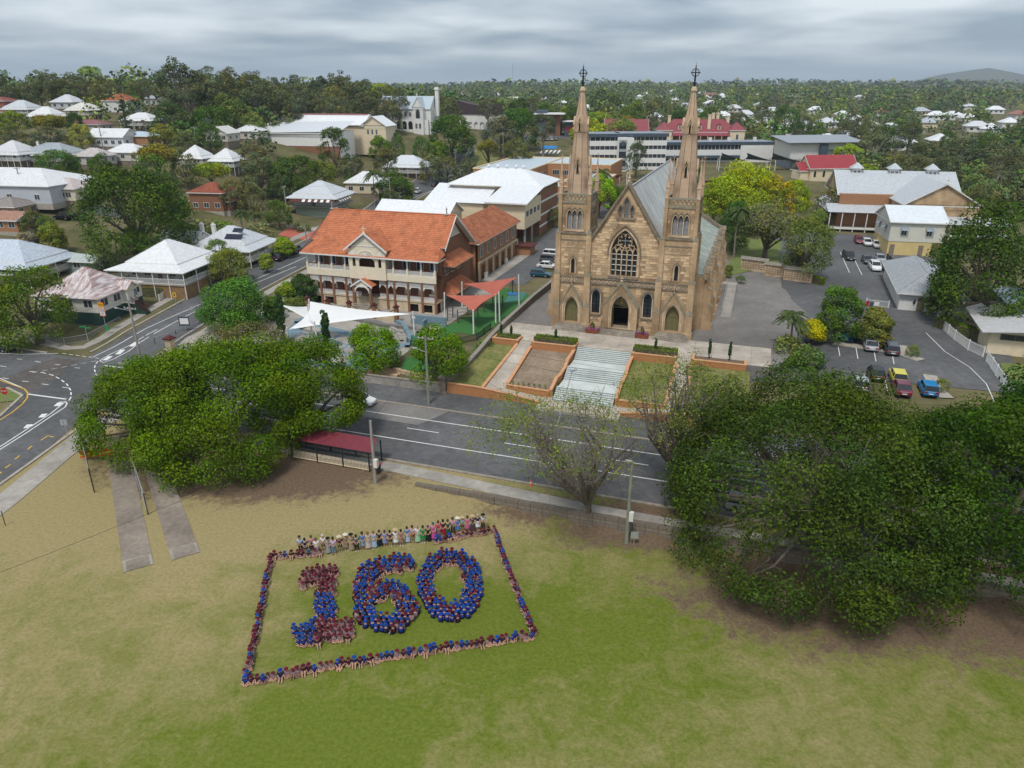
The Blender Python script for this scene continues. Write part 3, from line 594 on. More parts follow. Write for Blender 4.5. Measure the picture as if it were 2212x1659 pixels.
    # ---- portals: gabled porch round each door
    def portal(cx, w, z0, zs, za, half, zlow, zap, depth, double, name):
        p = MB(); outl = [(cx-half,0.55),(cx+half,0.55),(cx+half,zlow),(cx,zap),(cx-half,zlow)]
        p.wall(outl, [arch(cx, z0, w+0.9, zs, za+0.55)], -depth, 0.35)
        p.prismy([(cx-half-0.002,0.55),(cx-half+0.3,0.55),(cx-half+0.3,zlow),(cx-half-0.002,zlow)], -depth+0.002, 0.3); p.prismy([(cx+half-0.3,0.55),(cx+half+0.002,0.55),(cx+half+0.002,zlow),(cx+half-0.3,zlow)], -depth+0.002, 0.3)
        r = p.bd(name, S, ch)
        archband(MB(), cx, z0, w, zs, za, 0.24, -depth+0.30, 0.0).bd('arch_moulding', P_, r)
        archband(MB(), cx, z0, w+0.5, zs, za+0.3, 0.2, -depth+0.12, -0.05).bd('arch_moulding', P_, r)
        for s in (-1,1):
            c = [(cx+s*(half+0.15),zlow-0.25),(cx+s*(half+0.15),zlow+0.05),(cx,zap+0.25),(cx,zap-0.1)]
            MB().prismy(c if s > 0 else c[::-1], -depth-0.12, 0.28).bd('portal_coping', LI, r)
        k = MB(); k.box(cx-0.05,-depth+0.05,zap,cx+0.05,-depth+0.15,zap+1.0); k.box(cx-0.25,-depth+0.05,zap+0.6,cx+0.25,-depth+0.15,zap+0.7); k.lathe([(0.14,zap+.1),(0.2,zap+.25),(0.1,zap+.35)], cx, -depth+0.1, 8); k.bd('portal_cross', P_, r)
        return r
    por = portal(-0.05, 2.5, 0.85, 3.75, 5.7, 2.55, 4.1, 7.8, 0.9, False, 'portal')
    BX(-1.3,0.4,3.72,1.2,0.5,3.8).bd('door_lintel', M['door_green'], por)
    MB().poly([(x,0.45,max(z,3.75)) for x, z in arch(-0.05, 0.85, 2.5, 3.75, 5.7)][2:-1]+[]).bd('tympanum', M['door_green'], por, label='olive green panel filling the arch over the open doorway')
    m = MB(); m.box(-0.08,0.38,4.6,-0.02,0.45,5.2); m.prismy([(-0.2,4.35),(0.1,4.35),(-0.02,4.6),(-0.08,4.6)],0.38,0.45); m.bd('bell_emblem', M['paint_yellow'], por)
    # open leaves and dark vestibule
    m = MB(); m.box(-1.32,-0.75,0.9,-1.24,0.42,3.72); m.bd('door', M['door_green'], por, label='left leaf of the middle door standing open')
    m = MB(); m.box(1.16,-0.2,0.9,1.22,0.42,3.72); m.bd('door', M['door_green'], por)
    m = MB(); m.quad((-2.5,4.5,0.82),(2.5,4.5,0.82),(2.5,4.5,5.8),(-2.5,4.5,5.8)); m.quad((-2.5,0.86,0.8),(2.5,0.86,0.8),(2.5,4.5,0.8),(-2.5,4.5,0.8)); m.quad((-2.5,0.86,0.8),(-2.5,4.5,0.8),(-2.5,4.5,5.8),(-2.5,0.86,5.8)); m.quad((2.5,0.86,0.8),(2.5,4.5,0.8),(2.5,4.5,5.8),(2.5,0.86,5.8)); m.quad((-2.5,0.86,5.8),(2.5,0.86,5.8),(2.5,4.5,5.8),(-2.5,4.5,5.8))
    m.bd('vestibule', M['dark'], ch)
    # ---- steps before the three doors
    def steps(cx, half, y1, n, rise, name):
        st = None
        for k in range(n):
            m = MB(); m.box(cx-half-0.12*(n-1-k),y1-0.36*(n-k),0 if k == 0 else rise*k,cx+half+0.12*(n-1-k),y1,rise*(k+1)-0.004)
            o = m.bd(name if k == 0 else 'step', M['step'], ch if k == 0 else st)
            if k == 0: st = o
        return st
    steps(-0.05, 2.9, -0.25, 5, 0.165, 'middle_steps'); steps(-7.6, 2.05, -0.2, 5, 0.165, 'left_steps'); steps(7.55, 2.05, -0.2, 5, 0.165, 'right_steps')
    BX(-2.2,-0.9,0.0,2.1,0.9,0.82).bd('threshold', M['step'], ch)
    for x in (-2.75,2.65):
        m = MB(); m.tube((x,-2.0,0.1),(x,-2.0,1.0),0.03); m.tube((x,-0.4,0.85),(x,-0.4,1.75),0.03); m.tube((x,-2.0,1.0),(x,-0.4,1.75),0.03); m.bd('handrail', M['iron_black'], ch)
    # ---- towers
    def tower(cx, side):
        t = thing('tower', 'left tower with spire' if side < 0 else 'right tower with spire', None, (cx,0,0)); t.parent = ch; t.empty_display_size = 0.2; 
        if 'category' in t: del t['category']
        t['label'] = ('left' if side < 0 else 'right')+' bell tower with octagonal stone spire'
        door = arch(0, 0.95, 2.0, 3.0, 4.75); lan = arch(0.0, 8.4, 0.55, 10.2, 10.75)
        lou = [arch(x, 14.9, 0.62, 17.0, 17.65) for x in (-0.78,0,0.78)]
        o1 = [(-2.35,0),(2.35,0),(2.35,14.4),(-2.35,14.4)]; o2 = [(-2.15,14.4),(2.15,14.4),(2.15,19.4),(-2.15,19.4)]
        m = MB(); m.wall(o1, [door, lan], 0.1, 0.5); m.wall(o2, lou, 0.3, 0.45)
        for x in (-2.35,2.35): m.quad((x,0.1,0),(x,5.0,0),(x,5.0,14.4),(x,0.1,14.4))
        m.quad((-2.35,5,0),(2.35,5,0),(2.35,5,14.4),(-2.35,5,14.4)); m.quad((-2.35,0.1,14.4),(2.35,0.1,14.4),(2.35,5,14.4),(-2.35,5,14.4))
        m.quad((-2.15,4.7,14.4),(2.15,4.7,14.4),(2.15,4.7,19.4),(-2.15,4.7,19.4)); m.quad((-2.15,0.3,19.4),(2.15,0.3,19.4),(2.15,4.7,19.4),(-2.15,4.7,19.4))
        sl_ = [arch(2.5+x, 14.9, 0.62, 17.0, 17.65) for x in (-0.78,0,0.78)]; so_ = [(0.3,14.4),(4.7,14.4),(4.7,19.4),(0.3,19.4)]
        m.wall(so_, sl_, 2.15, -0.4, 'x'); m.wall(so_, sl_, -2.15, 0.4, 'x')
        m.bd('tower_wall', S, t)
        blocks([(x+cx,z) for x,z in o1], [[(x+cx,z) for x,z in arch(0,0,3.9,3.6,6.2)], [(x+cx,z) for x,z in arch(0,8.2,1.1,10.2,11.2)], [(cx-2.4,6.95),(cx+2.4,6.95),(cx+2.4,8.1),(cx-2.4,8.1)], [(cx-2.4,12.2),(cx+2.4,12.2),(cx+2.4,13.6),(cx-2.4,13.6)]], 0.1, 0.5, 14.1, cx-1.8, cx+1.8)
        blocks([(x+cx,z) for x,z in o2], [[(x+cx,z) for x,z in arch(0,14.5,2.9,17.0,18.6)]], 0.3, 14.7, 18.7, cx-1.75, cx+1.75)
        # door in its gabled surround
        d = MB().poly([(x,0.5,z) for x, z in door]).bd('door', M['door_green'], t)
        q = MB(); q.box(-0.03,0.44,0.95,0.03,0.5,4.7); q.box(-1.0,0.45,2.95,1.0,0.5,3.03); q.bd('door_rail', M['door_green'], t)
        archband(MB(), 0, 0.95, 2.0, 3.0, 4.75, 0.22, -0.05, 0.3).bd('arch_moulding', P_, t); archband(MB(), 0, 0.95, 2.45, 3.0, 5.05, 0.2, -0.25, 0.12).bd('arch_moulding', P_, t)
        q = MB(); q.wall([(-1.75,0.6),(1.75,0.6),(1.75,3.4),(0,6.9),(-1.75,3.4)], [arch(0,0.95,2.9,3.0,5.3)], -0.32, 0.42); q.bd('portal_gable', S, t)
        for s in (-1,1):
            c = [(s*1.9,3.2),(s*1.9,3.5),(0,7.1),(0,6.8)]; MB().prismy(c if s > 0 else c[::-1], -0.45, 0.1).bd('portal_coping', LI, t)
        q = MB(); q.box(-0.05,-0.35,6.9,0.05,-0.25,8.0); q.box(-0.22,-0.35,7.5,0.22,-0.25,7.6); q.bd('portal_cross', P_, t)
        # lancet
        w_ = MB().poly([(x,0.5,z) for x, z in lan]).bd('lancet_window', M['glass_dark'], t)
        archband(MB(), 0, 8.4, 0.55, 10.2, 10.75, 0.2, 0.02, 0.3).bd('surround', P_, t); archband(MB(), 0, 9.9, 0.95, 10.2, 11.0, 0.1, -0.06, 0.1).bd('hood_mould', DK, t)
        # belfry louvres, front and sides
        def belfry(rot, nm):
            for x in (-0.78,0,0.78):
                h = arch(x, 14.9, 0.62, 17.0, 17.65)
                tr = (lambda X,Y,Z: (X,Y,Z)) if rot == 0 else ((lambda X,Y,Z: (2.45-Y,2.5+X,Z)) if rot == 1 else (lambda X,Y,Z: (-2.45+Y,2.5+X,Z)))
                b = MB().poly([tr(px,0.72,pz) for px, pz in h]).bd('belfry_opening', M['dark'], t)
                q = MB()
                for z in np.arange(14.95, 17.3, 0.17):
                    e = 0.30 if z < 17.0 else 0.2
                    q.quad(tr(x-e,0.50,z),tr(x+e,0.50,z),tr(x+e,0.66,z+0.15),tr(x-e,0.66,z+0.15))
                q.bd('louvre', M['slat_grey'], t)
            q = MB()
            for x in (-0.78,0,0.78): archband(q, x, 16.9, 0.62, 17.0, 17.65, 0.12, 0.12, 0.4, 5)
            for x in (-1.17,-0.39,0.39,1.17): q.box(x-0.07,0.15,14.9,x+0.07,0.42,17.0)
            q.box(-1.5,0.1,14.6,1.5,0.4,14.88)
            q.v = [tr(*p) for p in q.v]; q.bd(nm, P_, t)
            q = MB()
            for x in (-0.78,0,0.78): archband(q, x, 17.0, 0.88, 17.0, 17.95, 0.1, 0.05, 0.3, 5)
            q.v = [tr(*p) for p in q.v]; q.bd('belfry_hood', DK, t)
        belfry(0,'belfry_shafts'); belfry(1,'belfry_shafts'); belfry(2,'belfry_shafts')
        # bands
        for z0, z1, e in ((6.98,7.2,0.12),(7.88,8.06,0.12),(14.25,14.5,0.14)): BX(-2.35-e*0.5,0.1-e,z0,2.35+e*0.5,0.3,z1).bd('string_course', DK, t)
        BX(-2.2,0.06,7.2,2.2,0.2,7.88).bd('roundel_band', P_, t)
        for k in range(7): put('roundel', dm, t, loc=(-1.8+k*0.6,0.056,7.54))
        BX(-2.0,0.04,13.25,2.0,0.2,13.42).bd('string_course', DK, t); BX(-2.0,0.04,12.25,2.0,0.2,12.4).bd('string_course', P_, t)
        q = MB()
        for k in range(5): archband(q, -1.5+k*0.75, 12.4, 0.62, 12.5, 13.1, 0.06, 0.02, 0.12, 4)
        q.bd('blind_arcade', P_, t)
        # parapet with pierced lozenges on four sides
        for rot in range(4):
            q = MB(); q.box(-2.0,0,18.6,2.0,0.28,18.85); q.box(-2.05,-0.04,19.75,2.05,0.32,20.0)
            for k in range(7):
                x = -1.71+k*0.57
                for s in (-1,1): q.frust([(x-s*0.285-0.05,0.06,18.85),(x-s*0.285+0.05,0.06,18.85),(x-s*0.285+0.05,0.22,18.85),(x-s*0.285-0.05,0.22,18.85)],[(x+s*0.285-0.05,0.06,19.75),(x+s*0.285+0.05,0.06,19.75),(x+s*0.285+0.05,0.22,19.75),(x+s*0.285-0.05,0.22,19.75)])
            f = {0:lambda X,Y,Z:(X,0.18+Y,Z),1:lambda X,Y,Z:(2.27-Y,2.5+X,Z),2:lambda X,Y,Z:(-X,4.82-Y,Z),3:lambda X,Y,Z:(-2.27+Y,2.5-X,Z)}[rot]
            q.v = [f(*p) for p in q.v]; q.bd('parapet', LI, t)
        BX(-2.1,0.35,18.55,2.1,4.65,18.75).bd('tower_roof', DK, t)
        # clasping corner buttresses with set-offs, and pinnacles
        for sx in (-1,1):
            for by in (0,1):
                x = sx*2.35; y = 0.1 if by == 0 else 4.9; sy = -1 if by == 0 else 1
                q = MB()
                for z0, z1, e, w in ((0,0.9,0.62,0.66),(0.9,3.6,0.5,0.56),(3.6,8.3,0.42,0.5),(8.3,14.3,0.3,0.42),(14.3,19.9,0.16,0.34)):
                    bx = x-sx*(0.15 if z0 >= 14 else 0.0)
                    xa, xb = sorted((bx-sx*w,bx+sx*e)); ya, yb = sorted((y-sy*w,y+sy*e)); q.box(xa,ya,z0,xb,yb,z1)
                b = q.bd('buttress', S, t)
                for z, e, w in ((3.6,0.5,0.56),(8.3,0.42,0.5),(14.3,0.3,0.42),(19.9,0.16,0.34)):
                    q = MB(); bx = x-sx*(0.15 if z >= 14.4 else 0.0); xa, xb = sorted((bx-sx*w,bx+sx*(e+0.04))); ya, yb = sorted((y-sy*w,y+sy*(e+0.04))); mx = (xa+xb)/2
                    q.frust([(xa,ya,z),(xb,ya,z),(xb,yb,z),(xa,yb,z)],[(mx-.03,ya+.05,z+0.75),(mx+.03,ya+.05,z+0.75),(mx+.03,yb-.05,z+0.75),(mx-.03,yb-.05,z+0.75)]); q.bd('gablet', LI if z < 19 else P_, t)
                px, py = sx*2.1, (0.35 if by == 0 else 4.65)
                q = MB(); q.box(px-0.26,py-0.26,19.6,px+0.26,py+0.26,21.3); 
                q.frust([(px-.32,py-.32,21.3),(px+.32,py-.32,21.3),(px+.32,py+.32,21.3),(px-.32,py+.32,21.3)],[(px-.2,py-.2,22.1),(px+.2,py-.2,22.1),(px+.2,py+.2,22.1),(px-.2,py+.2,22.1)])
                q.frust([(px-.19,py-.19,22.1),(px+.19,py-.19,22.1),(px+.19,py+.19,22.1),(px-.19,py+.19,22.1)],[(px-.04,py-.04,24.7),(px+.04,py-.04,24.7),(px+.04,py+.04,24.7),(px-.04,py+.04,24.7)])
                q.box(px-0.035,py-0.035,24.7,px+0.035,py+0.035,25.3); q.box(px-0.17,py-0.035,24.98,px+0.17,py+0.035,25.06); q.bd('pinnacle', M['stone_spire'], t)
        # spire
        def octo(r, z): return [(r*math.cos(math.pi*(i+0.5)/4)/math.cos(math.pi/8), 2.5+r*math.sin(math.pi*(i+0.5)/4)/math.cos(math.pi/8), z) for i in range(8)]
        q = MB(); q.frust(octo(1.68,18.7), octo(0.92,28.2)); q.frust(octo(0.98,28.2), octo(0.80,30.4)); q.frust(octo(0.74,30.4), octo(0.27,33.6)); sp = q.bd('spire', M['stone_spire'], t)
        q = MB(); q.lathe([(0.27,33.5),(0.42,33.55),(0.42,33.75),(0.33,33.85),(0.33,34.0),(0.2,34.1),(0.0,34.1)], 0, 2.5, 10); q.bd('spire_collar', P_, t)
        q = MB(); oc0 = octo(1.68,18.7); oc1 = octo(0.92,28.2)
        for a, b in zip(oc0, oc1): q.tube(a, b, 0.055, 0.04, 5)
        oc0, oc1 = octo(0.74,30.4), octo(0.27,33.6)
        for a, b in zip(oc0, oc1): q.tube(a, b, 0.04, 0.03, 5)
        q.bd('spire_rib', DK, t)
        for rot in range(4):
            for z0, h, w in ((22.7,1.5,0.34),(28.4,1.2,0.26)):
                rr = 1.68-(z0-18.7)*0.08 if z0 < 28 else 0.97; tp = 0.11
                q = MB(); q.poly([(x,-0.02,z) for x, z in arch(0, z0, w, z0+h*0.55, z0+h)])
                ang_ = rot*math.pi/2; ca, sa = math.cos(ang_), math.sin(ang_)
                def place(p): X, Y, Z = p; Y = -rr-0.1+Y+(Z-z0)*0.03; return (X*ca-Y*sa, 2.5+X*sa+Y*ca, Z)
                q.v = [place(p) for p in q.v]; lu = q.bd('lucarne', M['dark'], t)
                q = archband(MB(), 0, z0, w, z0+h*0.55, z0+h, 0.1, -0.06, 0.3, 4)
                for s in (-1,1):
                    c = [(s*(w/2+.22),z0+h*0.6),(s*(w/2+.22),z0+h*0.75),(0,z0+h*1.55),(0,z0+h*1.38)]; q.prismy(c if s > 0 else c[::-1], -0.1, 0.3)
                q.v = [place(p) for p in q.v]; q.bd('lucarne_frame', P_, t)
        # iron cross
        q = MB(); q.frust([(-.13,2.37,34.0),(.13,2.37,34.0),(.13,2.63,34.0),(-.13,2.63,34.0)],[(-.06,2.44,36.6),(.06,2.44,36.6),(.06,2.56,36.6),(-.06,2.56,36.6)])
        q.box(-.045,2.455,35.4,.045,2.545,36.75); q.box(-.62,2.44,35.74,.62,2.56,35.86); q.box(-0.2,2.42,34.45,0.2,2.58,34.55); q.box(-0.24,2.42,34.4,-0.16,2.58,34.65); q.box(0.16,2.42,34.4,0.24,2.58,34.65)
        for r in (0.5,0.41):
            for k in range(20):
                a0, a1 = 2*math.pi*k/20, 2*math.pi*(k+1)/20; q.tube((r*math.cos(a0),2.5,35.8+r*math.sin(a0)),(r*math.cos(a1),2.5,35.8+r*math.sin(a1)),0.035,n=4)
        q.tube((0,2.5,36.7),(0.12,2.5,37.15),0.012,n=4); q.tube((0,2.5,36.7),(-0.1,2.5,37.1),0.01,n=4)
        q.bd('iron_cross', M['iron_black'], t)
    tower(-7.6, -1); tower(7.5, 1)
    # ---- nave and aisles behind
    L_ = 46.0
    for s in (-1,1):
        q = MB(); q.quad((0,0.85,21.0),(s*6.6,0.85,10.5),(s*6.6,L_,10.5),(0,L_,21.0)); q.quad((0,0.85,20.9),(0,L_,20.9),(s*6.6,L_,10.4),(s*6.6,0.85,10.4)); q.bd('nave_roof', M['roof_pale'], ch)
        q = MB(); q.quad((s*6.3,4.9,10.9),(s*11.5,4.9,7.9),(s*11.5,L_-1,7.9),(s*6.3,L_-1,10.9)); q.bd('aisle_roof', M['roof_green'], ch)
        q = MB()
        hol = [arch(8.2+5.3*k, 2.3, 1.2, 4.6, 5.9) for k in range(7)]
        q.wall([(4.9,0),(L_-1,0),(L_-1,8.1),(4.9,8.1)], hol, s*11.2, -s*0.4, 'x'); q.quad((s*11.2,4.9,0),(s*2,4.9,0),(s*6.3,4.9,10.8),(s*11.2,4.9,8.0)); q.quad((s*11.2,L_-1,0),(0,L_-1,0),(0,L_-1,12),(s*11.2,L_-1,8.0)); q.bd('aisle_wall', S, ch)
        for h in hol:
            MB().poly([(s*10.85,y,z) for y, z in h]).bd('aisle_window', M['glass_dark'], ch)
        # raking end parapet of the aisle
        q = MB(); q.prismy([(s*6.5,10.9),(s*11.7,7.9),(s*11.7,8.5),(s*6.5,11.6)] if s > 0 else [(s*6.5,11.6),(s*11.7,8.5),(s*11.7,7.9),(s*6.5,10.9)], L_-1.3, L_-0.8); q.bd('aisle_end_coping', DK, ch)
        for k in range(8):
            y = 5.6+5.3*k; q = MB()
            for z0, z1, e in ((0,1.0,1.75),(1.0,3.6,1.5),(3.6,6.2,1.1),(6.2,8.7,0.65)): q.box(*sorted((s*11.2,))[:0], min(s*11.0,s*(11.2+e)), y-0.36, z0, max(s*11.0,s*(11.2+e)), y+0.36, z1)
            b = q.bd('aisle_buttress', S, ch)
            for z, e0, e1 in ((3.6,1.5,1.1),(6.2,1.1,0.65)):
                x0, x1 = s*(11.2+e1), s*(11.2+e0)
                q = MB(); q.prismy([(x0,z),(x1,z),(x0,z+0.55)] if s > 0 else [(x0,z+0.55),(x1,z),(x0,z)], y-0.38, y+0.38); q.bd('weathering', LI, b)
            q = MB(); x0, x1 = sorted((s*10.7,s*12.0)); q.frust([(x0,y-.42,8.7),(x1,y-.42,8.7),(x1,y+.42,8.7),(x0,y+.42,8.7)],[(x0+.1,y-.03,9.45),(x1-.1,y-.03,9.45),(x1-.1,y+.03,9.45),(x0+.1,y+.03,9.45)]); q.bd('gablet', DK, b)
        q = MB(); q.box(min(s*11.0,s*11.6),4.9,7.7,max(s*11.0,s*11.6),L_-1,8.05); q.bd('aisle_cornice', DK, ch)
    q = MB(); q.wall([(-6.6,0),(6.6,0),(6.6,10.5),(0,21.2),(-6.6,10.5)], [], L_, 0.3); q.bd('nave_rear_wall', S, ch)
    BX(-0.12,0.9,20.9,0.12,L_,21.12).bd('ridge_cap', M['slat_grey'], ch)
    # dormer and vents on the nave roof
    for y, x in ((8.0,4.3),(20.0,4.3)):
        zr = 21.0-x*10.5/6.6; q = MB(); q.prismx([(y-0.8,zr-0.9),(y+0.8,zr-0.9),(y,zr+1.6)], x-1.0, x+0.9); q.bd('roof_dormer', M['roof_pale'], ch)
    # ---- the individual front blocks: the 300 lowest courses are single pieces, the rest one mass
    BLOCKS.sort(key=lambda b: b[2]); unit = BX(0,-1,0,1,0,1).mesh('stone_block'); unit.materials.append(M['block1'])
    for x0, x1, z0, z1, y, e, ax in BLOCKS[:300]:
        o = put('stone_block', unit, ch, loc=(x0, y+0.004, z0)); o.scale = (x1-x0, e+0.004, z1-z0)
    m = MB()
    for x0, x1, z0, z1, y, e, ax in BLOCKS[300:]: m.box(x0, y-e, z0, x1, y+0.003, z1)
    m.bd('stone_courses', M['block'], ch, kind='stuff')
church()

# ------------------------------------------------------------------ ground of the precinct
MB().prism([C(-17.2,-8.4)[:2], C(22,-8.4)[:2], C(26,2)[:2], C(30,70)[:2], C(-16.5,70)[:2]], -1.0, 4.0).bd('church_ground', M['asphalt_old'], kind='structure')
pl = put('plaza', MB().prism([C(-17.1,-8.38)[:2], C(21.5,-8.38)[:2], C(21.5,-0.6)[:2], C(-17.1,-0.2)[:2]], 3.9, 4.012).mesh('plaza'), kind='structure'); pl.data.materials.append(M['soil'])
k = 0
for i in range(15):
    for j in range(3):
        a0 = -17.0+i*2.57; b0 = -8.3+j*2.6
        m = MB(); m.prism([C(a0+.015,b0+.015)[:2], C(a0+2.555,b0+.015)[:2], C(a0+2.555,b0+2.585)[:2], C(a0+.015,b0+2.585)[:2]], 3.95, 4.03+rnd.uniform(0,.006)); m.bd('concrete_panel', M['plaza'], pl)
def local(name, label, cat, a, b, z, group=None): return thing(name, label, cat, C(a,b,z), CA, group)
# terraced stairs in three flights
st = local('terrace_stairs', 'pale concrete stairs in three flights between the brick garden walls', 'stairs', 0, 0, 0)
z = 4.0; b = -8.42; fl = 0
for f_, n in enumerate((7,7,7)):
    a0, a1 = -4.4-0.2*f_, 3.25-0.12*f_
    for k in range(n):
        z -= 0.168; m = MB(); m.box(a0, b-0.31, -0.5, a1, b-0.001*k, z+0.168-0.005*0)
        m2 = MB(); m2.box(a0, b-0.30, z-0.05, a1, b, z+0.168)
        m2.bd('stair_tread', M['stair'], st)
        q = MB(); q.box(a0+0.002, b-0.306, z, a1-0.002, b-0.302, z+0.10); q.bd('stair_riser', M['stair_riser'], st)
        b -= 0.30
    if f_ < 2:
        BX(a0, b-2.6, -0.5, a1, b, z+0.0).bd('stair_landing', M['stair'], st); b -= 2.6
ZS = z
MB().prism([C(-6.2,-23)[:2], C(4.4,-23)[:2], C(4.4,-18.6)[:2], C(-6.2,-18.6)[:2]], -0.5, ZS).bd('stair_apron', M['plaza'], kind='structure')
def slope(name, q, m, thick=2.0, **kw):
    """sloping slab from four (a,b,z) corners"""
    mb = MB(); mb.frust([C(a,b,z-thick) for a,b,z in q], [C(a,b,z) for a,b,z in q]); return mb.bd(name, m, **kw)
def wallrun(name, pts, w, m, cap, label, cat='wall', group=None, capw=0.06, low=-0.4):
    """garden wall with capping, through (a,b,top) points"""
    t = local(name, label, cat, pts[0][0], pts[0][1], 0, group); a_, b_ = pts[0][:2]
    for i, ((a0,b0,z0),(a1,b1,z1)) in enumerate(zip(pts, pts[1:])):
        l = math.hypot(a1-a0,b1-b0); nx_, ny_ = -(b1-b0)/l*w/2, (a1-a0)/l*w/2
        c = lambda e, dz0, lo: [(a0-a_+nx_*e,b0-b_+ny_*e,lo if lo is not None else z0+dz0),(a1-a_+nx_*e,b1-b_+ny_*e,lo if lo is not None else z1+dz0),(a1-a_-nx_*e,b1-b_-ny_*e,lo if lo is not None else z1+dz0),(a0-a_-nx_*e,b0-b_-ny_*e,lo if lo is not None else z0+dz0)]
        MB().frust(c(1,0,low), c(1,-0.09,None)).bd('wall_body', M[m], t)
        MB().frust(c(1+capw*2/w,-0.088,None), c(1+capw*2/w,0,None)).bd('capping', M[cap], t)
    return t
M['lawn'] = addmul(mat('lawn', (0.125,0.145,0.042), (0.20,0.195,0.08), 1.4, 1.0, 0.4, 12), 'MULTIPLY', 0.35, (0.75,0.85,0.6), (1.25,1.12,1.1), None, 4)
M['dry_bed'] = addmul(mat('dry_garden_bed', (0.22,0.165,0.115), (0.32,0.245,0.175), 2.2, 1.0, 0.4, 10), 'MULTIPLY', 0.4, 0.8, 1.1)
slope('lawn', [(-19.0,-21.0,0.75),(-14.3,-21.0,0.75),(-13.1,-9.5,3.5),(-17.2,-9.5,3.5)], M['lawn'], kind='structure')
slope('ramp_path', [(-14.3,-21.1,0.8),(-11.3,-19.0,0.95),(-11.2,-8.4,4.0),(-13.1,-8.4,4.0)], M['plaza'], kind='structure')
slope('ramp_path', [(-14.3,-21.15,0.75),(-5.5,-21.15,0.3),(-5.5,-19.0,0.35),(-11.3,-19.0,0.9)], M['plaza'], kind='structure')
slope('garden_bed', [(-11.3,-18.9,1.25),(-5.1,-18.9,1.05),(-4.6,-9.2,3.3),(-11.2,-9.2,3.3)], M['dry_bed'], kind='structure')
slope('lawn', [(3.5,-18.9,1.05),(9.4,-18.9,1.25),(9.4,-9.2,3.3),(3.5,-9.2,3.3)], M['lawn'], kind='structure')
slope('ramp_path', [(9.4,-19.0,0.95),(12.2,-21.1,0.8),(11.3,-8.4,4.0),(9.5,-8.4,4.0)], M['plaza'], kind='structure')
slope('ramp_path', [(3.4,-21.15,0.3),(12.2,-21.15,0.75),(9.4,-19.0,0.9),(3.4,-19.0,0.35)], M['plaza'], kind='structure')
slope('lawn', [(12.2,-21.0,0.75),(19.5,-21.0,0.75),(19.0,-9.5,3.5),(11.3,-9.5,3.5)], M['lawn'], kind='structure')
G_BW = 'orange brick garden walls'
for nm, pts, lab in [
  ('brick_wall', [(-19.0,-21.3,1.65),(-14.6,-21.3,1.6),(-9.0,-21.3,1.1),(-5.9,-21.3,0.6)], 'long low orange brick wall along the street, left of the stairs'),
  ('brick_wall', [(4.1,-21.3,0.6),(7.2,-21.3,1.1),(13.0,-21.3,1.6),(19.5,-21.3,1.65)], 'low orange brick wall along the street behind the sparse jacarandas'),
  ('brick_wall', [(-14.4,-21.0,1.15),(-13.15,-9.4,3.85)], 'sloping orange brick kerb wall between left lawn and ramp path'),
  ('brick_wall', [(-11.35,-18.85,1.6),(-11.1,-9.2,3.75)], 'sloping orange brick kerb wall beside the bare garden bed'),
  ('brick_wall', [(-11.4,-19.05,1.5),(-5.5,-19.05,1.35)], 'orange brick front of the bare garden bed with small plants'),
  ('brick_wall', [(-5.35,-19.0,1.5),(-5.2,-16.8,2.4),(-5.0,-15.6,2.5),(-4.95,-13.2,2.7),(-4.85,-12.4,3.5),(-4.7,-9.2,3.9)], 'stepped orange brick wall on the left edge of the stairs'),
  ('brick_wall', [(3.3,-19.0,1.5),(3.35,-16.8,2.4),(3.38,-15.6,2.5),(3.4,-13.2,2.7),(3.45,-12.4,3.5),(3.5,-9.2,3.9)], 'stepped orange brick wall on the right edge of the stairs'),
  ('brick_wall', [(9.45,-18.85,1.6),(9.5,-9.2,3.75)], 'orange brick kerb wall along the right edge of the right lawn'),
  ('brick_wall', [(3.5,-19.05,1.35),(9.5,-19.05,1.5)], 'orange brick front of the lawn right of the stairs'),
  ('brick_wall', [(12.25,-21.0,1.15),(11.35,-9.4,3.85)], 'orange brick kerb wall on the far side of the right ramp path')]:
    wallrun(nm, pts, 0.32, 'brick_orange', 'brick_cap', lab, group=G_BW)
for a0, a1, lab in ((-17.0,-13.0,'brick planter at the top of the left lawn'),(-11.0,-4.6,'brick planter with square clipped hedge left of the stairs'),(3.4,9.4,'brick planter with square clipped hedge right of the stairs'),(11.4,18.5,'brick planter with two slim cypresses at the right end of the plaza')):
    t = local('brick_planter', lab, 'planter', (a0+a1)/2, -8.4, 0, 'brick planters along the plaza edge'); h = (a1-a0)/2
    BX(-h,-1.0,0.5,h,-0.68,4.25).bd('front_wall', M['brick_orange'], t)
    BX(-h-0.03,-1.04,4.25,h+0.03,-0.64,4.36).bd('capping', M['brick_cap'], t)
    for s in (-1,1):
        x0, x1 = sorted((s*h,s*(h-0.32))); BX(x0,-0.68,2,x1,1.15,4.25).bd('side_wall', M['brick_orange'], t); BX(x0-.02,-0.64,4.25,x1+.02,1.15,4.35).bd('capping', M['brick_cap'], t)
    BX(-h+.32,-0.68,3.0,h-.32,1.15,4.15).bd('soil', M['soil'], t)
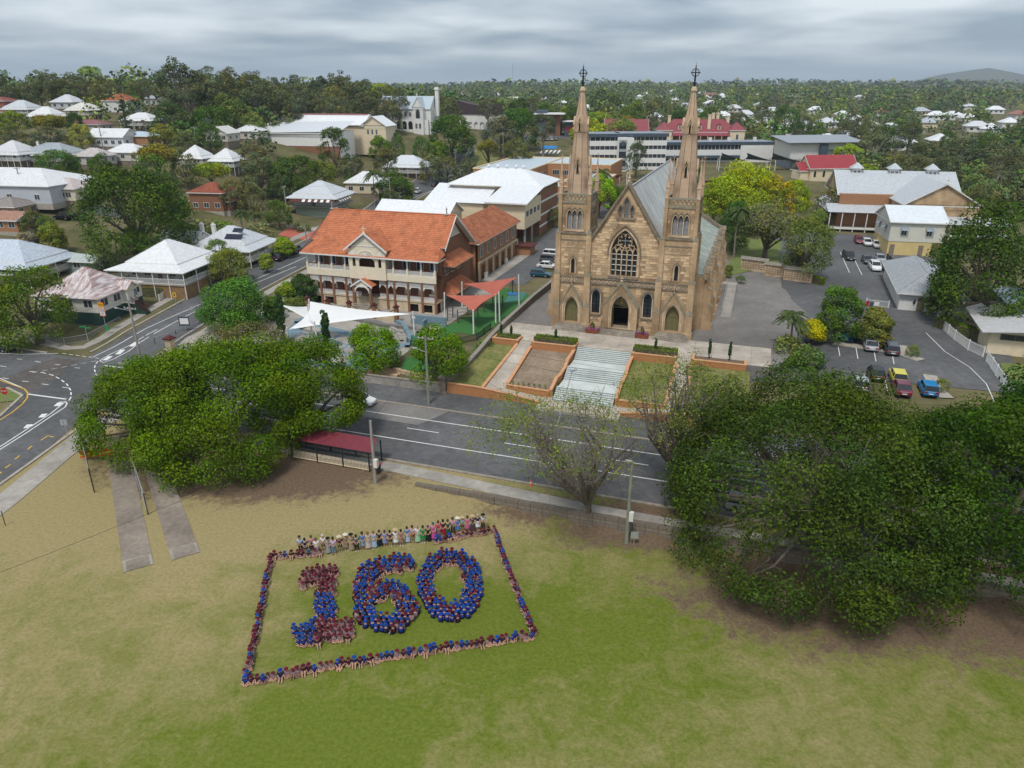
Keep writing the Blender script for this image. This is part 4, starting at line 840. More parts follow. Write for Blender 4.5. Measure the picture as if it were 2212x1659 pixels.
# stone boundary wall between church and school, running down to the gate pillar
M['wall_cap'] = mat('wall_capstone', (0.20,0.185,0.155), (0.30,0.275,0.23), 2, 0.95, 0.3)
wallrun('stone_wall', [(-19.3,-21.0,1.6),(-18.5,-16.5,2.4),(-17.8,-12.5,3.6),(-17.3,-9.0,4.6),(-17.3,-3,5.0),(-17.3,12,5.2),(-16.9,24,5.3),(-16.7,34,5.3)], 0.5, 'stone_grey', 'wall_cap', 'old weathered stone wall between church forecourt and playground', low=-0.5)
t = local('gate_pillar', 'weathered stone pillar with moulded cap at the street corner of the lawn', 'pillar', -19.5, -21.4, 0)
BX(-0.5,-0.5,0,0.5,0.5,0.35).bd('base', M['stone_dark'], t); BX(-0.4,-0.4,0.35,0.4,0.4,2.3).bd('shaft', M['stone_dark'], t)
m = MB(); m.box(-0.56,-0.56,2.3,0.56,0.56,2.5); m.frust([(-.5,-.5,2.5),(.5,-.5,2.5),(.5,.5,2.5),(-.5,.5,2.5)],[(-.12,-.12,2.95),(.12,-.12,2.95),(.12,.12,2.95),(-.12,.12,2.95)]); m.lathe([(0.1,2.9),(0.16,3.05),(0.0,3.2)],0,0,8); m.bd('cap', M['wall_cap'], t)
wallrun('street_wall', [(-19.9,-21.5,1.5),(-34,-21.5,1.35),(-52,-21.6,1.2),(-66,-21.8,1.0)], 0.35, 'concrete', 'kerb_stone', 'grey rendered wall with dark coping along the school street side', low=-0.5)
# ------------------------------------------------------------------ buildings
def tilecourses(mb, e0, e1, r1, r0, n, tw=0.36, lift=0.05):
    """overlapping roof tiles on the quad eave-left, eave-right, ridge-right, ridge-left"""
    e0, e1, r1, r0 = (Vector(p) for p in (e0, e1, r1, r0)); nrm = (e1-e0).cross(r0-e0 if (r0-e0).length > 0.1 else r1-e0).normalized()
    if nrm.z < 0: nrm = -nrm
    for k in range(n):
        t0, t1 = k/n, (k+1.0)/n; a0 = e0.lerp(r0,t0); b0 = e1.lerp(r1,t0); a1 = e0.lerp(r0,t1); b1 = e1.lerp(r1,t1)
        c = max(1, int(round((b0-a0).length/tw)))
        for i in range(c):
            s0, s1 = i/c, (i+1)/c; h = lift+rnd.uniform(-.008,.012)
            p, q, r, s = a0.lerp(b0,s0)+nrm*h, a0.lerp(b0,s1)+nrm*h, a1.lerp(b1,s1)+nrm*0.004, a1.lerp(b1,s0)+nrm*0.004
            j = len(mb.v); g = nrm*(h)
            mb.v += [tuple(p),tuple(q),tuple(r),tuple(s),tuple(p-g),tuple(q-g)]; mb.f += [(j,j+1,j+2,j+3),(j+4,j+5,j+1,j)]; mb.m += [0,0]
    return mb
def tilemat(name, c1, c2, var=0.18):
    m = mat(name, c1, c2, 0.7, 0.8, island=var); addmul(m, 'MULTIPLY', 0.5, (0.84,0.82,0.82), (1.04,1.03,1.02), None, 7, p0=0.33, p1=0.5); return m
M['tile'] = tilemat('terracotta_tile', (0.44,0.145,0.068), (0.50,0.18,0.085), .14)
M['tile_old'] = tilemat('weathered_terracotta', (0.30,0.095,0.045), (0.42,0.16,0.075), 0.28)
M['tile_red'] = tilemat('red_tile', (0.26,0.075,0.045), (0.33,0.105,0.06))
def rails(mb, x0, x1, y, z0, h, step=0.16, w=0.05, axis='x'):
    n = max(1, int((x1-x0)/step)); f = (lambda X,Y,Z: (X,Y,Z)) if axis == 'x' else (lambda X,Y,Z: (Y,X,Z)); q = MB()
    for i in range(n):
        x = x0+(i+0.5)*(x1-x0)/n; q.box(x-w/2,y-0.015,z0+0.08,x+w/2,y+0.015,z0+h-0.08)
    q.box(x0,y-0.03,z0,x1,y+0.03,z0+0.09); k = len(mb.v); mb.v += [f(*p) for p in q.v]; mb.f += [tuple(k+i for i in ff) for ff in q.f]; mb.m += [0]*len(q.f); return mb
def window(par, x, y, z, w, h, face='y-', frame='white', pane='glass', bars=1, t=0.07):
    """one framed window standing proud of a wall; pane is its sub-part"""
    f = {'y-':lambda X,Y,Z:(x+X,y-Y,z+Z),'y+':lambda X,Y,Z:(x-X,y+Y,z+Z),'x+':lambda X,Y,Z:(x+Y,y+X,z+Z),'x-':lambda X,Y,Z:(x-Y,y-X,z+Z)}[face]
    key = (round(w,2),round(h,2),face,frame,pane,bars)
    if key not in WM:
        g = {'y-':lambda X,Y,Z:(X,-Y,Z),'y+':lambda X,Y,Z:(-X,Y,Z),'x+':lambda X,Y,Z:(Y,X,Z),'x-':lambda X,Y,Z:(-Y,-X,Z)}[face]
        q = MB(); q.box(-w/2-t,0,-t,-w/2,0.07,h+t); q.box(w/2,0,-t,w/2+t,0.07,h+t); q.box(-w/2,0,-t,w/2,0.07,0); q.box(-w/2,0,h,w/2,0.07,h+t)
        for k in range(bars): xx = -w/2+w*(k+1)/(bars+1); q.box(xx-0.03,0.0,0,xx+0.03,0.06,h)
        q.v = [g(*p) for p in q.v]; a = q.mesh('window'); a.materials.append(M[frame])
        q = MB(); q.quad((-w/2,0.025,0),(w/2,0.025,0),(w/2,0.025,h),(-w/2,0.025,h)); q.v = [g(*p) for p in q.v]; b = q.mesh('pane'); b.materials.append(M[pane]); WM[key] = (a, b)
    a, b = WM[key]; o = put('window', a, par, loc=(x,y,z)); put('pane', b, o); return o
WM = {}
def roofparts(t, kind, w, d, z, rh, ov, rm, ridge=None, cx=0, cy=0, tiles=False, name='roof', gm=None, fascia='white'):
    """roof over a w by d plan; its planes are one part, fascia another"""
    X0, X1, Y0, Y1 = cx-w/2-ov, cx+w/2+ov, cy-d/2-ov, cy+d/2+ov; pl_ = []
    if kind == 'hip':
        rl = ridge if ridge is not None else abs(w-d)
        if w >= d: A, B = (cx-rl/2,cy,z+rh), (cx+rl/2,cy,z+rh); pl_ = [[(X0,Y0,z),(X1,Y0,z),B,A],[(X1,Y0,z),(X1,Y1,z),B,B],[(X1,Y1,z),(X0,Y1,z),A,B],[(X0,Y1,z),(X0,Y0,z),A,A]]
        else: A, B = (cx,cy-rl/2,z+rh), (cx,cy+rl/2,z+rh); pl_ = [[(X0,Y0,z),(X1,Y0,z),A,A],[(X1,Y0,z),(X1,Y1,z),B,A],[(X1,Y1,z),(X0,Y1,z),B,B],[(X0,Y1,z),(X0,Y0,z),A,B]]
    elif kind == 'gable': pl_ = [[(X0,Y0,z),(X1,Y0,z),(X1,cy,z+rh),(X0,cy,z+rh)],[(X1,Y1,z),(X0,Y1,z),(X0,cy,z+rh),(X1,cy,z+rh)]]
    elif kind == 'gabley': pl_ = [[(X1,Y0,z),(X1,Y1,z),(cx,Y1,z+rh),(cx,Y0,z+rh)],[(X0,Y1,z),(X0,Y0,z),(cx,Y0,z+rh),(cx,Y1,z+rh)]]
    elif kind == 'skillion': pl_ = [[(X0,Y0,z),(X1,Y0,z),(X1,Y1,z+rh),(X0,Y1,z+rh)]]
    elif kind == 'skillionx': pl_ = [[(X1,Y0,z),(X1,Y1,z),(X0,Y1,z+rh),(X0,Y0,z+rh)]]
    q = MB()
    for p in pl_:
        if tiles:
            sl_ = (Vector(p[0])-Vector(p[3])).length if Vector(p[0]) != Vector(p[3]) else 1; tilecourses(q, *p, max(3,int(sl_/0.38)))
        else: q.poly(p if p[2] != p[3] else p[:3])
    o = q.bd(name, M[rm] if isinstance(rm, str) else rm, t)
    u_ = MB()
    for p in pl_: u_.poly([(a,b,c-0.12) for a,b,c in (p if p[2] != p[3] else p[:3])][::-1])
    u_.box(X0,Y0,z-0.2,X1,Y0+0.04,z+0.02); 
    if kind in ('hip','gabley','gable'): u_.box(X0,Y1-0.04,z-0.2,X1,Y1,z+0.02); u_.box(X0,Y0+0.04,z-0.2,X0+0.04,Y1-0.04,z+0.02); u_.box(X1-0.04,Y0+0.04,z-0.2,X1,Y1-0.04,z+0.02)
    u_.bd('fascia', M[fascia], o)
    if kind in ('gable','gabley') and gm:
        x0, x1, y0, y1 = cx-w/2, cx+w/2, cy-d/2, cy+d/2; e = rh/( (d if kind == 'gable' else w)/2+ov)
        for k in (0,1):
            if kind == 'gable': x = (x0,x1)[k]; MB().poly([(x,y0,z+ov*e-.2),(x,y1,z+ov*e-.2),(x,cy,z+rh-.15)]).bd('gable_end', M[gm], t)
            else: y = (y0,y1)[k]; MB().poly([(x0,y,z+ov*e-.2),(x1,y,z+ov*e-.2),(cx,y,z+rh-.15)]).bd('gable_end', M[gm], t)
            for s_ in (0,1):
                q = MB()
                if kind == 'gabley': y = (Y0,Y1-.06)[k]; X = (X0,X1)[s_]; q.frust([(X,y,z-.18),(X,y+.06,z-.18),(X,y+.06,z+.1),(X,y,z+.1)],[(cx,y,z+rh-.18),(cx,y+.06,z+rh-.18),(cx,y+.06,z+rh+.1),(cx,y,z+rh+.1)])
                else: x = (X0,X1-.06)[k]; Y = (Y0,Y1)[s_]; q.frust([(x,Y,z-.18),(x+.06,Y,z-.18),(x+.06,Y,z+.1),(x,Y,z+.1)],[(x,cy,z+rh-.18),(x+.06,cy,z+rh-.18),(x+.06,cy,z+rh+.1),(x,cy,z+rh+.1)])
                q.bd('bargeboard', M[fascia], o)
    if kind == 'hip' and not tiles:
        q = MB(); 
        for p in pl_:
            a, b = Vector(p[0]), Vector(p[3]); q.tube(a+Vector((0,0,.02)), b+Vector((0,0,.02)), 0.07, n=4)
        q.tube(A, B, 0.08, n=4); q.bd('ridge_cap', M[rm] if isinstance(rm, str) else rm, o)
    return o
ROOFS = {}
def sheet_roof(c, wear=0.3):
    k = (c, wear)
    if k not in ROOFS:
        ROOFS[k] = stripemat('sheet_roof_%d' % len(ROOFS), tuple(x*0.88 for x in c), c, 'DIAGONAL', 0.5, 0.45, 0, 0.5, wear=(0.5,(1-wear*.6,)*3,(1.03,)*3,(4,4,1)))
    return ROOFS[k]
WALLS = {}
def boards(c):
    if c not in WALLS: WALLS[c] = stripemat('weatherboards_%d' % len(WALLS), tuple(x*0.9 for x in c), c, 'Z', 0.17, 0.7, 0, 0.4)
    return WALLS[c]
def house(label, uv, w, d, h=3.0, rz=-9.5, roof='hip', rh=3.0, ov=0.6, wc=(0.66,0.65,0.62), rc=(0.62,0.64,0.66), stump=1.2, under=None, skirt=0, sides='fr', ridge=None, cat='house', wear=0.25, tiles=None, nf=3, ns=2, brick=None, loc=None, chimney=None, group='houses of the town', frame='white', posts=True, name='house', scale=1.0):
    """detached house: raised floor, walls, windows, hip or gable roof, verandah skirt roof with posts and rails"""
    top = stump+h+rh
    p = loc if loc else at(uv[0], uv[1], top*scale)
    z = gz(p[0],p[1]); t = thing(name, label, cat, (p[0],p[1],z), R(rz), group, scale)
    wm = M[brick] if brick else boards(wc); rm = tiles or sheet_roof(rc, wear)
    if isinstance(rm, str): rm = M[rm]
    BX(-w/2,-d/2,stump-0.1,w/2,d/2,stump+h).bd('wall', wm, t)
    if stump > 0.3:
        BX(-w/2+0.15,-d/2+0.15,-1.5,w/2-0.15,d/2-0.15,stump-0.1).bd('underfloor', M[under] if under else M['stone_dark'], t) if not (under and skirt) else BX(-w/2-skirt+.4,-d/2-skirt+.4,-1.5,w/2+skirt-.4,d/2+skirt-.4,stump-.26).bd('underfloor', M[under], t)
    else: BX(-w/2-.05,-d/2-.05,-1.5,w/2+.05,d/2+.05,stump-0.1).bd('footing', M['kerb'], t)
    for k in range(nf):
        x = -w/2+w*(k+0.5)/nf
        if k == nf//2 and nf > 2 and skirt:
            BX(x-0.45,-d/2-0.05,stump,x+0.45,-d/2,stump+2.1).bd('door', M['stone_dark'], t)
        else: window(t, x, -d/2, stump+0.9, min(1.5,w/nf*0.5), 1.3, 'y-', frame)
    for k in range(ns):
        y = -d/2+d*(k+0.5)/ns
        window(t, w/2, y, stump+0.9, min(1.4,d/ns*0.5), 1.3, 'x+', frame); window(t, -w/2, y, stump+0.9, min(1.4,d/ns*0.5), 1.3, 'x-', frame)
    roofparts(t, roof, w, d, stump+h, rh, ov if not skirt else 0.25, rm, ridge, tiles=bool(tiles), gm=None if roof == 'hip' else 'offwhite')
    if brick and roof != 'hip': pass
    if skirt:
        z0, z1 = stump+h-0.15, stump+h-1.0; W, D = w/2+skirt, d/2+skirt; q = MB(); e = 0.15
        q.poly([(-W,-D,z1),(W,-D,z1),(w/2+e,-d/2-e,z0),(-w/2-e,-d/2-e,z0)]); q.poly([(W,-D,z1),(W,D,z1),(w/2+e,d/2+e,z0),(w/2+e,-d/2-e,z0)]); q.poly([(-W,D,z1),(-W,-D,z1),(-w/2-e,-d/2-e,z0),(-w/2-e,d/2+e,z0)]); q.poly([(W,D,z1),(-W,D,z1),(-w/2-e,d/2+e,z0),(w/2+e,d/2+e,z0)])
        vr = q.bd('verandah_roof', rm, t)
        q = MB(); q.box(-W,-D,z1-0.16,W,-D+.05,z1+.01); q.box(W-.05,-D,z1-.16,W,D,z1+.01); q.box(-W,-D,z1-.16,-W+.05,D,z1+.01); q.bd('gutter', M['white'], vr)
        BX(-W+.2,-D+.2,stump-0.25,W-.2,D-.2,stump-0.12).bd('verandah_floor', M['kerb'], t)
        if posts:
            for i in range(6):
                x = -W+.3+(2*W-.6)*i/5; BX(x-.07,-D+.22,-1.0,x+.07,-D+.36,z1).bd('post', M['white'], t)
            for i in range(1,5):
                y = -D+.3+(2*D-.6)*i/4
                for sx in (W-.3,-W+.3): BX(sx-.07,y-.07,-1.0,sx+.07,y+.07,z1).bd('post', M['white'], t)
            q = rails(MB(), -W+.3, W-.3, -D+.3, stump, 1.0, 0.2, 0.08); q.box(-W+.3,-D+.26,stump+.95,W-.3,-D+.34,stump+1.02); q.bd('balustrade', M['white'], t)
            for sx in (W-.3,-W+.3):
                q = rails(MB(), -D+.3, D-.3, sx, stump, 1.0, 0.2, 0.08, 'y'); q.box(sx-.04,-D+.3,stump+.95,sx+.04,D-.3,stump+1.02); q.bd('balustrade', M['white'], t)
    if chimney:
        for x, y, hh in chimney:
            q = MB(); q.box(x-.4,y-.3,stump+h,x+.4,y+.3,stump+h+hh); q.box(x-.48,y-.38,stump+h+hh,x+.48,y+.38,stump+h+hh+.2); q.lathe([(.15,stump+h+hh+.2),(.12,stump+h+hh+.6)],x-.18,y,6); q.lathe([(.15,stump+h+hh+.2),(.12,stump+h+hh+.6)],x+.18,y,6); q.bd('chimney', M['white'], t)
    return t

# ---- the two-storey school with the terracotta roof
def school():
    t = thing('school_building', 'two storey school with terracotta tile roof and white verandah rails', 'school', (-12.7,119.2,2.0), R(-17.5))
    W0, DEP = -24.8, 16.5; BR, CB, WH, MR = M['brick_red'], M['cream_board'], M['white'], M['maroon']
    # rear wall of the verandahs and the flanks
    BX(W0+0.3,2.4,-1.0,-0.25,DEP,9.6).bd('main_wall', BR, t)
    m = MB(); m.wall([(W0+0.1,-0.6),(-0.1,-0.6),(-0.1,1.85),(W0+0.1,1.85)], [[(x,0.02),(x+1.7,0.02),(x+1.7,1.45),(x,1.45)] for x in (-24.3,-21.8,-5.3,-2.7)], 0.05, 0.4); m.box(W0+0.1,1.6,-0.6,-0.1,2.39,1.8); m.bd('undercroft_wall', M['render_cream'], t)
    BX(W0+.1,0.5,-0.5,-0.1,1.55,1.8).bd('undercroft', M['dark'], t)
    BX(W0-0.1,-0.1,1.85,0.1,2.39,2.03).bd('verandah_floor', M['render_cream'], t); BX(W0-.1,-.1,5.85,.1,2.39,6.05).bd('verandah_floor', M['maroon'], t)
    bays = [W0+0.15,-22.3,-19.8,-17.2,-15.9,-9.3,-7.9,-5.3,-2.75,-0.25]
    for x in bays:
        BX(x-.2,-.14,-.4,x+.2,.24,5.6).bd('brick_pier', BR, t)
        BX(x-.1,-.06,6.0,x+.1,.14,9.2).bd('verandah_post', WH, t)
        BX(x-.19,-.15,6.0,x+.19,.2,7.45).bd('post_pedestal', CB, t)
        for s in (-1,1): MB().prismy([(x+s*.1,9.1),(x+s*.5,9.1),(x+s*.1,8.6)] if s > 0 else [(x+s*.1,8.6),(x+s*.5,9.1),(x+s*.1,9.1)], .0, .06).bd('post_bracket', WH, t)
    BX(W0,-.2,5.35,0,-.16+.1,6.45).bd('cream_band', CB, t)
    for x0, x1 in zip(bays, bays[1:]):
        if x1-x0 < 0.5: continue
        mid = abs(x0+15.9) < .1
        segs = [(x0,x1)] if not mid else [(x0,-14.2),(-11.0,x1)]
        for a, b in segs:
            rails(MB(), a+.2, b-.2, 0.0, 6.45, .9, .16, .09).bd('upper_balustrade', WH, t); BX(a+.15,-.06,7.32,b-.15,.08,7.42).bd('handrail', MR, t)
            rails(MB(), a+.2, b-.2, 0.05, 2.1, .85, .16, .09).bd('lower_balustrade', WH, t); BX(a+.2,-.02,2.93,b-.2,.12,3.04).bd('handrail', MR, t)
            rails(MB(), a+.2, b-.2, 0.02, 4.35, .95, .16, .09).bd('valance', WH, t)
            for s, xx in ((1,a+.2),(-1,b-.2)): MB().prismy([(xx,4.4),(xx+s*.45,4.4),(xx,3.8)] if s > 0 else [(xx,3.8),(xx+s*.45,4.4),(xx,4.4)], 0.0, .08).bd('valance_bracket', WH, t)
        if mid: rails(MB(), -14.1, -11.1, -0.3, 6.45, .9, .13, .07).bd('upper_balustrade', WH, t); BX(-14.2,-.36,7.32,-11,-.22,7.42).bd('handrail', MR, t)
    for x in (-23.5,-21,-18.4,-6.6,-4,-1.5):
        window(t, x, 2.4, 6.9, 1.2, 1.7, 'y-', 'white'); 
        BX(x-.55,2.33,2.05,x+.55,2.4,4.1).bd('door', M['offwhite'], t)
    for x in (-7.2,-1.6,-4.4): 
        q = MB(); q.box(x-.5,1.4,2.1 if x > -3 else 6.1,x+.5,1.8,3.0 if x > -3 else 7.0); q.bd('air_conditioner', M['offwhite'], t)
    # central gabled bay
    h1 = [(x,z) for x, z in [(-14.1,7.45),(-11.1,7.45),(-11.1,8.5),(-11.6,8.95),(-12.6,9.2),(-13.6,8.95),(-14.1,8.5)]]
    h2 = arch(-15.05,7.45,0.6,8.6,9.0); h3 = arch(-10.15,7.45,0.6,8.6,9.0)
    m = MB(); m.wall([(-16.1,5.3),(-9.1,5.3),(-9.1,10.3),(-12.6,13.1),(-16.1,10.3)], [h1,h2,h3], -0.55, 0.2); m.quad((-16.1,-.55,5.3),(-16.1,2.4,5.3),(-16.1,2.4,10.3),(-16.1,-.55,10.3)); m.quad((-9.1,-.55,5.3),(-9.1,2.4,5.3),(-9.1,2.4,10.3),(-9.1,-.55,10.3)); m.quad((-16.1,-.55,5.3),(-9.1,-.55,5.3),(-9.1,0,5.3),(-16.1,0,5.3)); m.bd('gabled_bay', CB, t)
    q = MB()
    for k in range(13): x = -14.8+k*.37; q.box(x-.05,-.62,11.1,x+.05,-.57,12.95-abs(x+12.6)*0.8)
    q.box(-15.4,-.63,11.0,-9.8,-.57,11.12); q.bd('gable_battens', WH, t)
    q = MB(); 
    for k in range(9):
        a0 = math.pi*(k+.5)/9; q.tube((-12.6+.2*math.cos(a0),-.6,9.3+.15*math.sin(a0)),(-12.6+1.4*math.cos(a0),-.6,9.3+.85*math.sin(a0)),.04,n=4)
    for k in range(12):
        a0, a1 = math.pi*k/12, math.pi*(k+1)/12; q.tube((-12.6+1.5*math.cos(a0),-.6,9.3+.95*math.sin(a0)),(-12.6+1.5*math.cos(a1),-.6,9.3+.95*math.sin(a1)),.06,n=4)
    q.box(-14.2,-.64,9.22,-11.0,-.57,9.34); q.bd('fanlight', WH, t)
    for x in (-15.2,-10.0):
        q = MB(); q.box(x-.4,-.6,9.45,x+.4,-.56,10.1); q.bd('slat_panel', WH, t)
    # roofs
    q = MB(); z0 = 9.25; zr = 15.6; br_ = 7.6
    tilecourses(q, (W0-0.7,-0.85,z0),(0.75,-0.85,z0),(-0.1,2.3,11.0),(W0+.6,2.3,11.0), 9)
    tilecourses(q, (W0+.0,2.3,11.0),(0.9,2.3,11.0),(0.9,br_,zr),(W0+1.4,br_,zr), 17)
    tilecourses(q, (0.9,DEP+.6,9.3),(W0-.3,DEP+.6,9.3),(W0+1.4,br_,zr),(0.9,br_,zr), 24)
    tilecourses(q, (W0-.7,DEP+.5,9.3),(W0-.7,-.85,z0),(W0+1.4,br_,zr),(W0+1.4,br_,zr), 22)
    tilecourses(q, (0.75,-.85,z0),(0.75,2.3,z0+.6),(-.1,2.3,11.0),(-.1,2.3,11.0), 7)
    rf = q.bd('roof_tiles', M['tile'], t, kind='stuff')
    q = MB(); q.poly([(W0-.6,-.8,z0-.05),(.7,-.8,z0-.05),(-.1,2.3,10.9),(W0+.5,2.3,10.9)]); q.poly([(W0+.1,2.3,10.9),(.8,2.3,10.9),(.8,br_,zr-.1),(W0+1.4,br_,zr-.1)]); q.poly([(W0-.2,DEP+.5,9.2),(.8,DEP+.5,9.2),(.8,br_,zr-.1),(W0+1.4,br_,zr-.1)]); q.poly([(W0-.6,-.8,z0-.05),(W0-.6,DEP+.4,9.2),(W0+1.4,br_,zr-.1)]); q.box(W0-.7,-.9,z0-.18,.75,-.82,z0+.03); q.box(.7,-.82,z0-.18,.78,2.3,z0+.03); q.bd('eaves_lining', WH, t)
    q = MB(); q.tube((W0+1.4,br_,zr+.06),(.9,br_,zr+.06),.13,n=6); q.bd('ridge_tile', M['tile'], t)
    for x in (W0+1.5,-.9):
        q = MB(); q.lathe([(.42,zr+.02),(.3,zr+.15),(.12,zr+.3),(.1,zr+.9),(.17,zr+1.0),(.06,zr+1.2),(.0,zr+1.5)],x,br_,8); q.bd('finial', M['pole_grey'], t)
    # bay roof
    q = MB(); za, ze = 13.35, 10.35
    for s in (-1,1): tilecourses(q, *( [(-12.6+s*4.0,-.95,ze),(-12.6+s*4.0,3.4,ze),(-12.6,6.3,za),(-12.6,-.95,za)] if s > 0 else [(-12.6-4.0,3.4,ze),(-12.6-4.0,-.95,ze),(-12.6,-.95,za),(-12.6,6.3,za)] ), 11)
    q.bd('bay_roof_tiles', M['tile'], t, kind='stuff')
    for s in (-1,1):
        q = MB(); c = [(-12.6+s*4.1,ze-.3),(-12.6+s*4.1,ze+.02),(-12.6,za+.1),(-12.6,za-.25)]; q.prismy(c if s > 0 else c[::-1], -1.05,-.95); q.bd('bargeboard', WH, t)
        q = MB(); q.tube((-12.6+s*2.9,-.95,ze+.6),(-12.6+s*2.9,-.55,ze+.2),.07,n=4); q.bd('bracket', MR, t)
    q = MB(); q.box(-12.68,-.9,za,-12.52,-.74,za+1.15); q.box(-13.0,-.9,za+.65,-12.2,-.74,za+.8); q.lathe([(.25,za-.05),(.14,za+.2)],-12.6,-.82,6); q.bd('roof_cross', M['cream'], t)
    # entrance porch
    q = MB(); px = -13.2
    for s in (-1,1): tilecourses(q, *([(px+1.95,-2.0,4.35),(px+1.95,0.1,4.35),(px,0.1,5.6),(px,-2.0,5.6)] if s > 0 else [(px-1.95,.1,4.35),(px-1.95,-2.0,4.35),(px,-2.0,5.6),(px,.1,5.6)]), 6, .3)
    q.bd('porch_tiles', M['tile'], t, kind='stuff')
    for s in (-1,1):
        q = MB(); c = [(px+s*2.05,4.1),(px+s*2.05,4.4),(px,5.7),(px,5.4)]; q.prismy(c if s > 0 else c[::-1], -2.1,-2.0); q.bd('porch_bargeboard', WH, t)
        BX(px+s*1.55-.2,-1.95,-1.0,px+s*1.55+.2,-1.55,4.3).bd('porch_pier', BR, t)
    archband(MB(), px, 3.2, 2.6, 3.2, 4.2, .25, -1.95,-1.8).bd('porch_arch', WH, t); MB().poly([(px-1.9,-1.85,4.35),(px+1.9,-1.85,4.35),(px,-1.85,5.5)]).bd('porch_gable', CB, t)
    BX(px-.9,2.3,2.05,px+.9,2.4,4.4).bd('front_door', M['maroon'], t); q = MB(); q.box(px-.05,-1.9,5.6,px+.05,-1.8,6.3); q.box(px-.25,-1.9,5.95,px+.25,-1.8,6.05); q.bd('porch_cross', WH, t)
    for k in range(6): BX(px-1.6,-2.0-0.32*(6-k),-1.0,px+1.6,-1.9,-.2+.3*k).bd('porch_step', M['step'], t)
    # right-hand flank: gable, tiled awnings on brackets, windows
    m = MB(); m.poly([(-.2,2.3,9.4),(-.2,DEP,9.4),(-.2,DEP,9.6),(-.2,br_,zr-.2),(-.2,2.3,10.9)]); m.bd('gable_end', BR, t)
    m = MB(); m.poly([(-.12,4.2,12.1),(-.12,11.0,12.1),(-.12,br_,zr-.35)]); m.bd('gable_panel', M['cream'], t)
    q = MB()
    for k in range(11): y = 4.6+k*.6; q.box(-.1,y-.06,12.1,-.02,y+.06,zr-.3-abs(y-br_)*.86)
    q.box(-.1,4.0,11.95,0,11.2,12.12); q.bd('gable_battens', WH, t)
    for a, b in (((2.1,10.7),(br_,zr+.1)),((DEP+.7,9.1),(br_,zr+.1))):
        q = MB(); c = [(a[0],a[1]-.2),(a[0],a[1]+.15),(b[0],b[1]),(b[0],b[1]-.35)]; q.prismx(c, .86,.96); q.bd('bargeboard', WH, t)
    for zz in (7.7,2.8):
        q = MB(); tilecourses(q, (2.1,3.2,zz),(2.1,12.5,zz),(.0,11.0,zz+1.75),(.0,4.4,zz+1.75), 8); tilecourses(q, (-.1,2.9,zz),(2.1,3.2,zz),(0,4.4,zz+1.75),(0,4.4,zz+1.75), 8); tilecourses(q, (2.1,12.5,zz),(-.1,12.8,zz),(0,11,zz+1.75),(0,11,zz+1.75), 8); q.bd('awning_tiles', M['tile'], t, kind='stuff')
        BX(.0,3.2,zz-.15,2.08,12.5,zz-.05).bd('awning_lining', M['cream'], t)
        for y in (3.8,7.8,11.9):
            q = MB(); q.tube((-.2,y,zz-1.6),(1.9,y,zz-.12),.08,n=4); q.bd('awning_bracket', MR, t)
        for y in (5,7.8,10.6): window(t, -.25, y, zz-1.9, 1.4, 1.6, 'x+', 'white', bars=2)
    BX(-.35,2.5,-1,-.18,DEP,1.0).bd('plinth', M['stone_dark'], t)
    # ---- rear wing
    m = MB(); m.wall([(20.5,-1.0),(46,-1.0),(46,8.3),(20.5,8.3)], [[(y,.0),(y+2.4,.0),(y+2.4,3.4),(y,3.4)] for y in (22.4,26.6,30.8,35,39.2)], -.1, -.5, 'x'); m.bd('wing_wall', M['brick_brown'], t)
    BX(-9,20.5,-1,-.62,46,8.2).bd('wing_body', M['brick_brown'], t)
    for k in range(7): y = 20.8+k*4.2; BX(-.1,y-.3,-1,.18,y+.3,4.2).bd('wing_pier', M['render_cream'], t)
    BX(-.08,20.5,4.1,.14,46,4.5).bd('wing_band', M['render_cream'], t)
    for k in range(6): window(t, -.1, 22.7+k*4.1, 5.3, 1.3, 2.0, 'x+', 'white', bars=1)
    for y in (24,37): BX(.1,y-.5,.2,.6,y+.5,1.9).bd('air_conditioner', M['offwhite'], t)
    q = MB(); tilecourses(q, (.6,20.0,8.3),(.6,47,8.3),(-4.5,42.5,12.2),(-4.5,18.6,12.2), 16); tilecourses(q, (.6,47,8.3),(-9.6,47,8.3),(-4.5,42.5,12.2),(-4.5,42.5,12.2), 16); tilecourses(q, (-9.6,47,8.3),(-9.6,17,8.3),(-4.5,18.6,12.2),(-4.5,42.5,12.2), 16)
    tilecourses(q, (-9.6,16.8,8.3),(.6,20,8.3),(-4.5,18.6,12.2),(-4.5,18.6,12.2), 12); q.bd('wing_roof_tiles', M['tile_old'], t, kind='stuff')
    q = MB(); q.box(-9.5,19.8,8.1,.55,46.9,8.28); q.bd('wing_eaves', WH, t)
    BX(-8.5,DEP,-1,-1.2,20.6,7.8).bd('link_block', M['brick_red'], t)
    m = MB(); m.box(-9,45,-1,3.4,49,3.0); m.bd('brick_annex', M['brick_brown'], t); BX(-.2,44.6,3.0,3.9,49.3,3.15).bd('annex_roof', M['maroon'], t)
school()
# ---- houses of the west side and the hill
WHT, SIL, GRY = (0.74,0.75,0.76), (0.56,0.59,0.62), (0.36,0.40,0.43)
M['roof_rust'] = stripemat('patchy_red_white_roof', (0.50,0.46,0.46), (0.66,0.63,0.63), 'DIAGONAL', 0.35, 0.6, 0, 0.25); addmul(M['roof_rust'], 'MULTIPLY', 0.9, (0.55,0.36,0.34), (1.0,.98,.99), (3,0.5,1), 7, p0=0.40, p1=0.58)
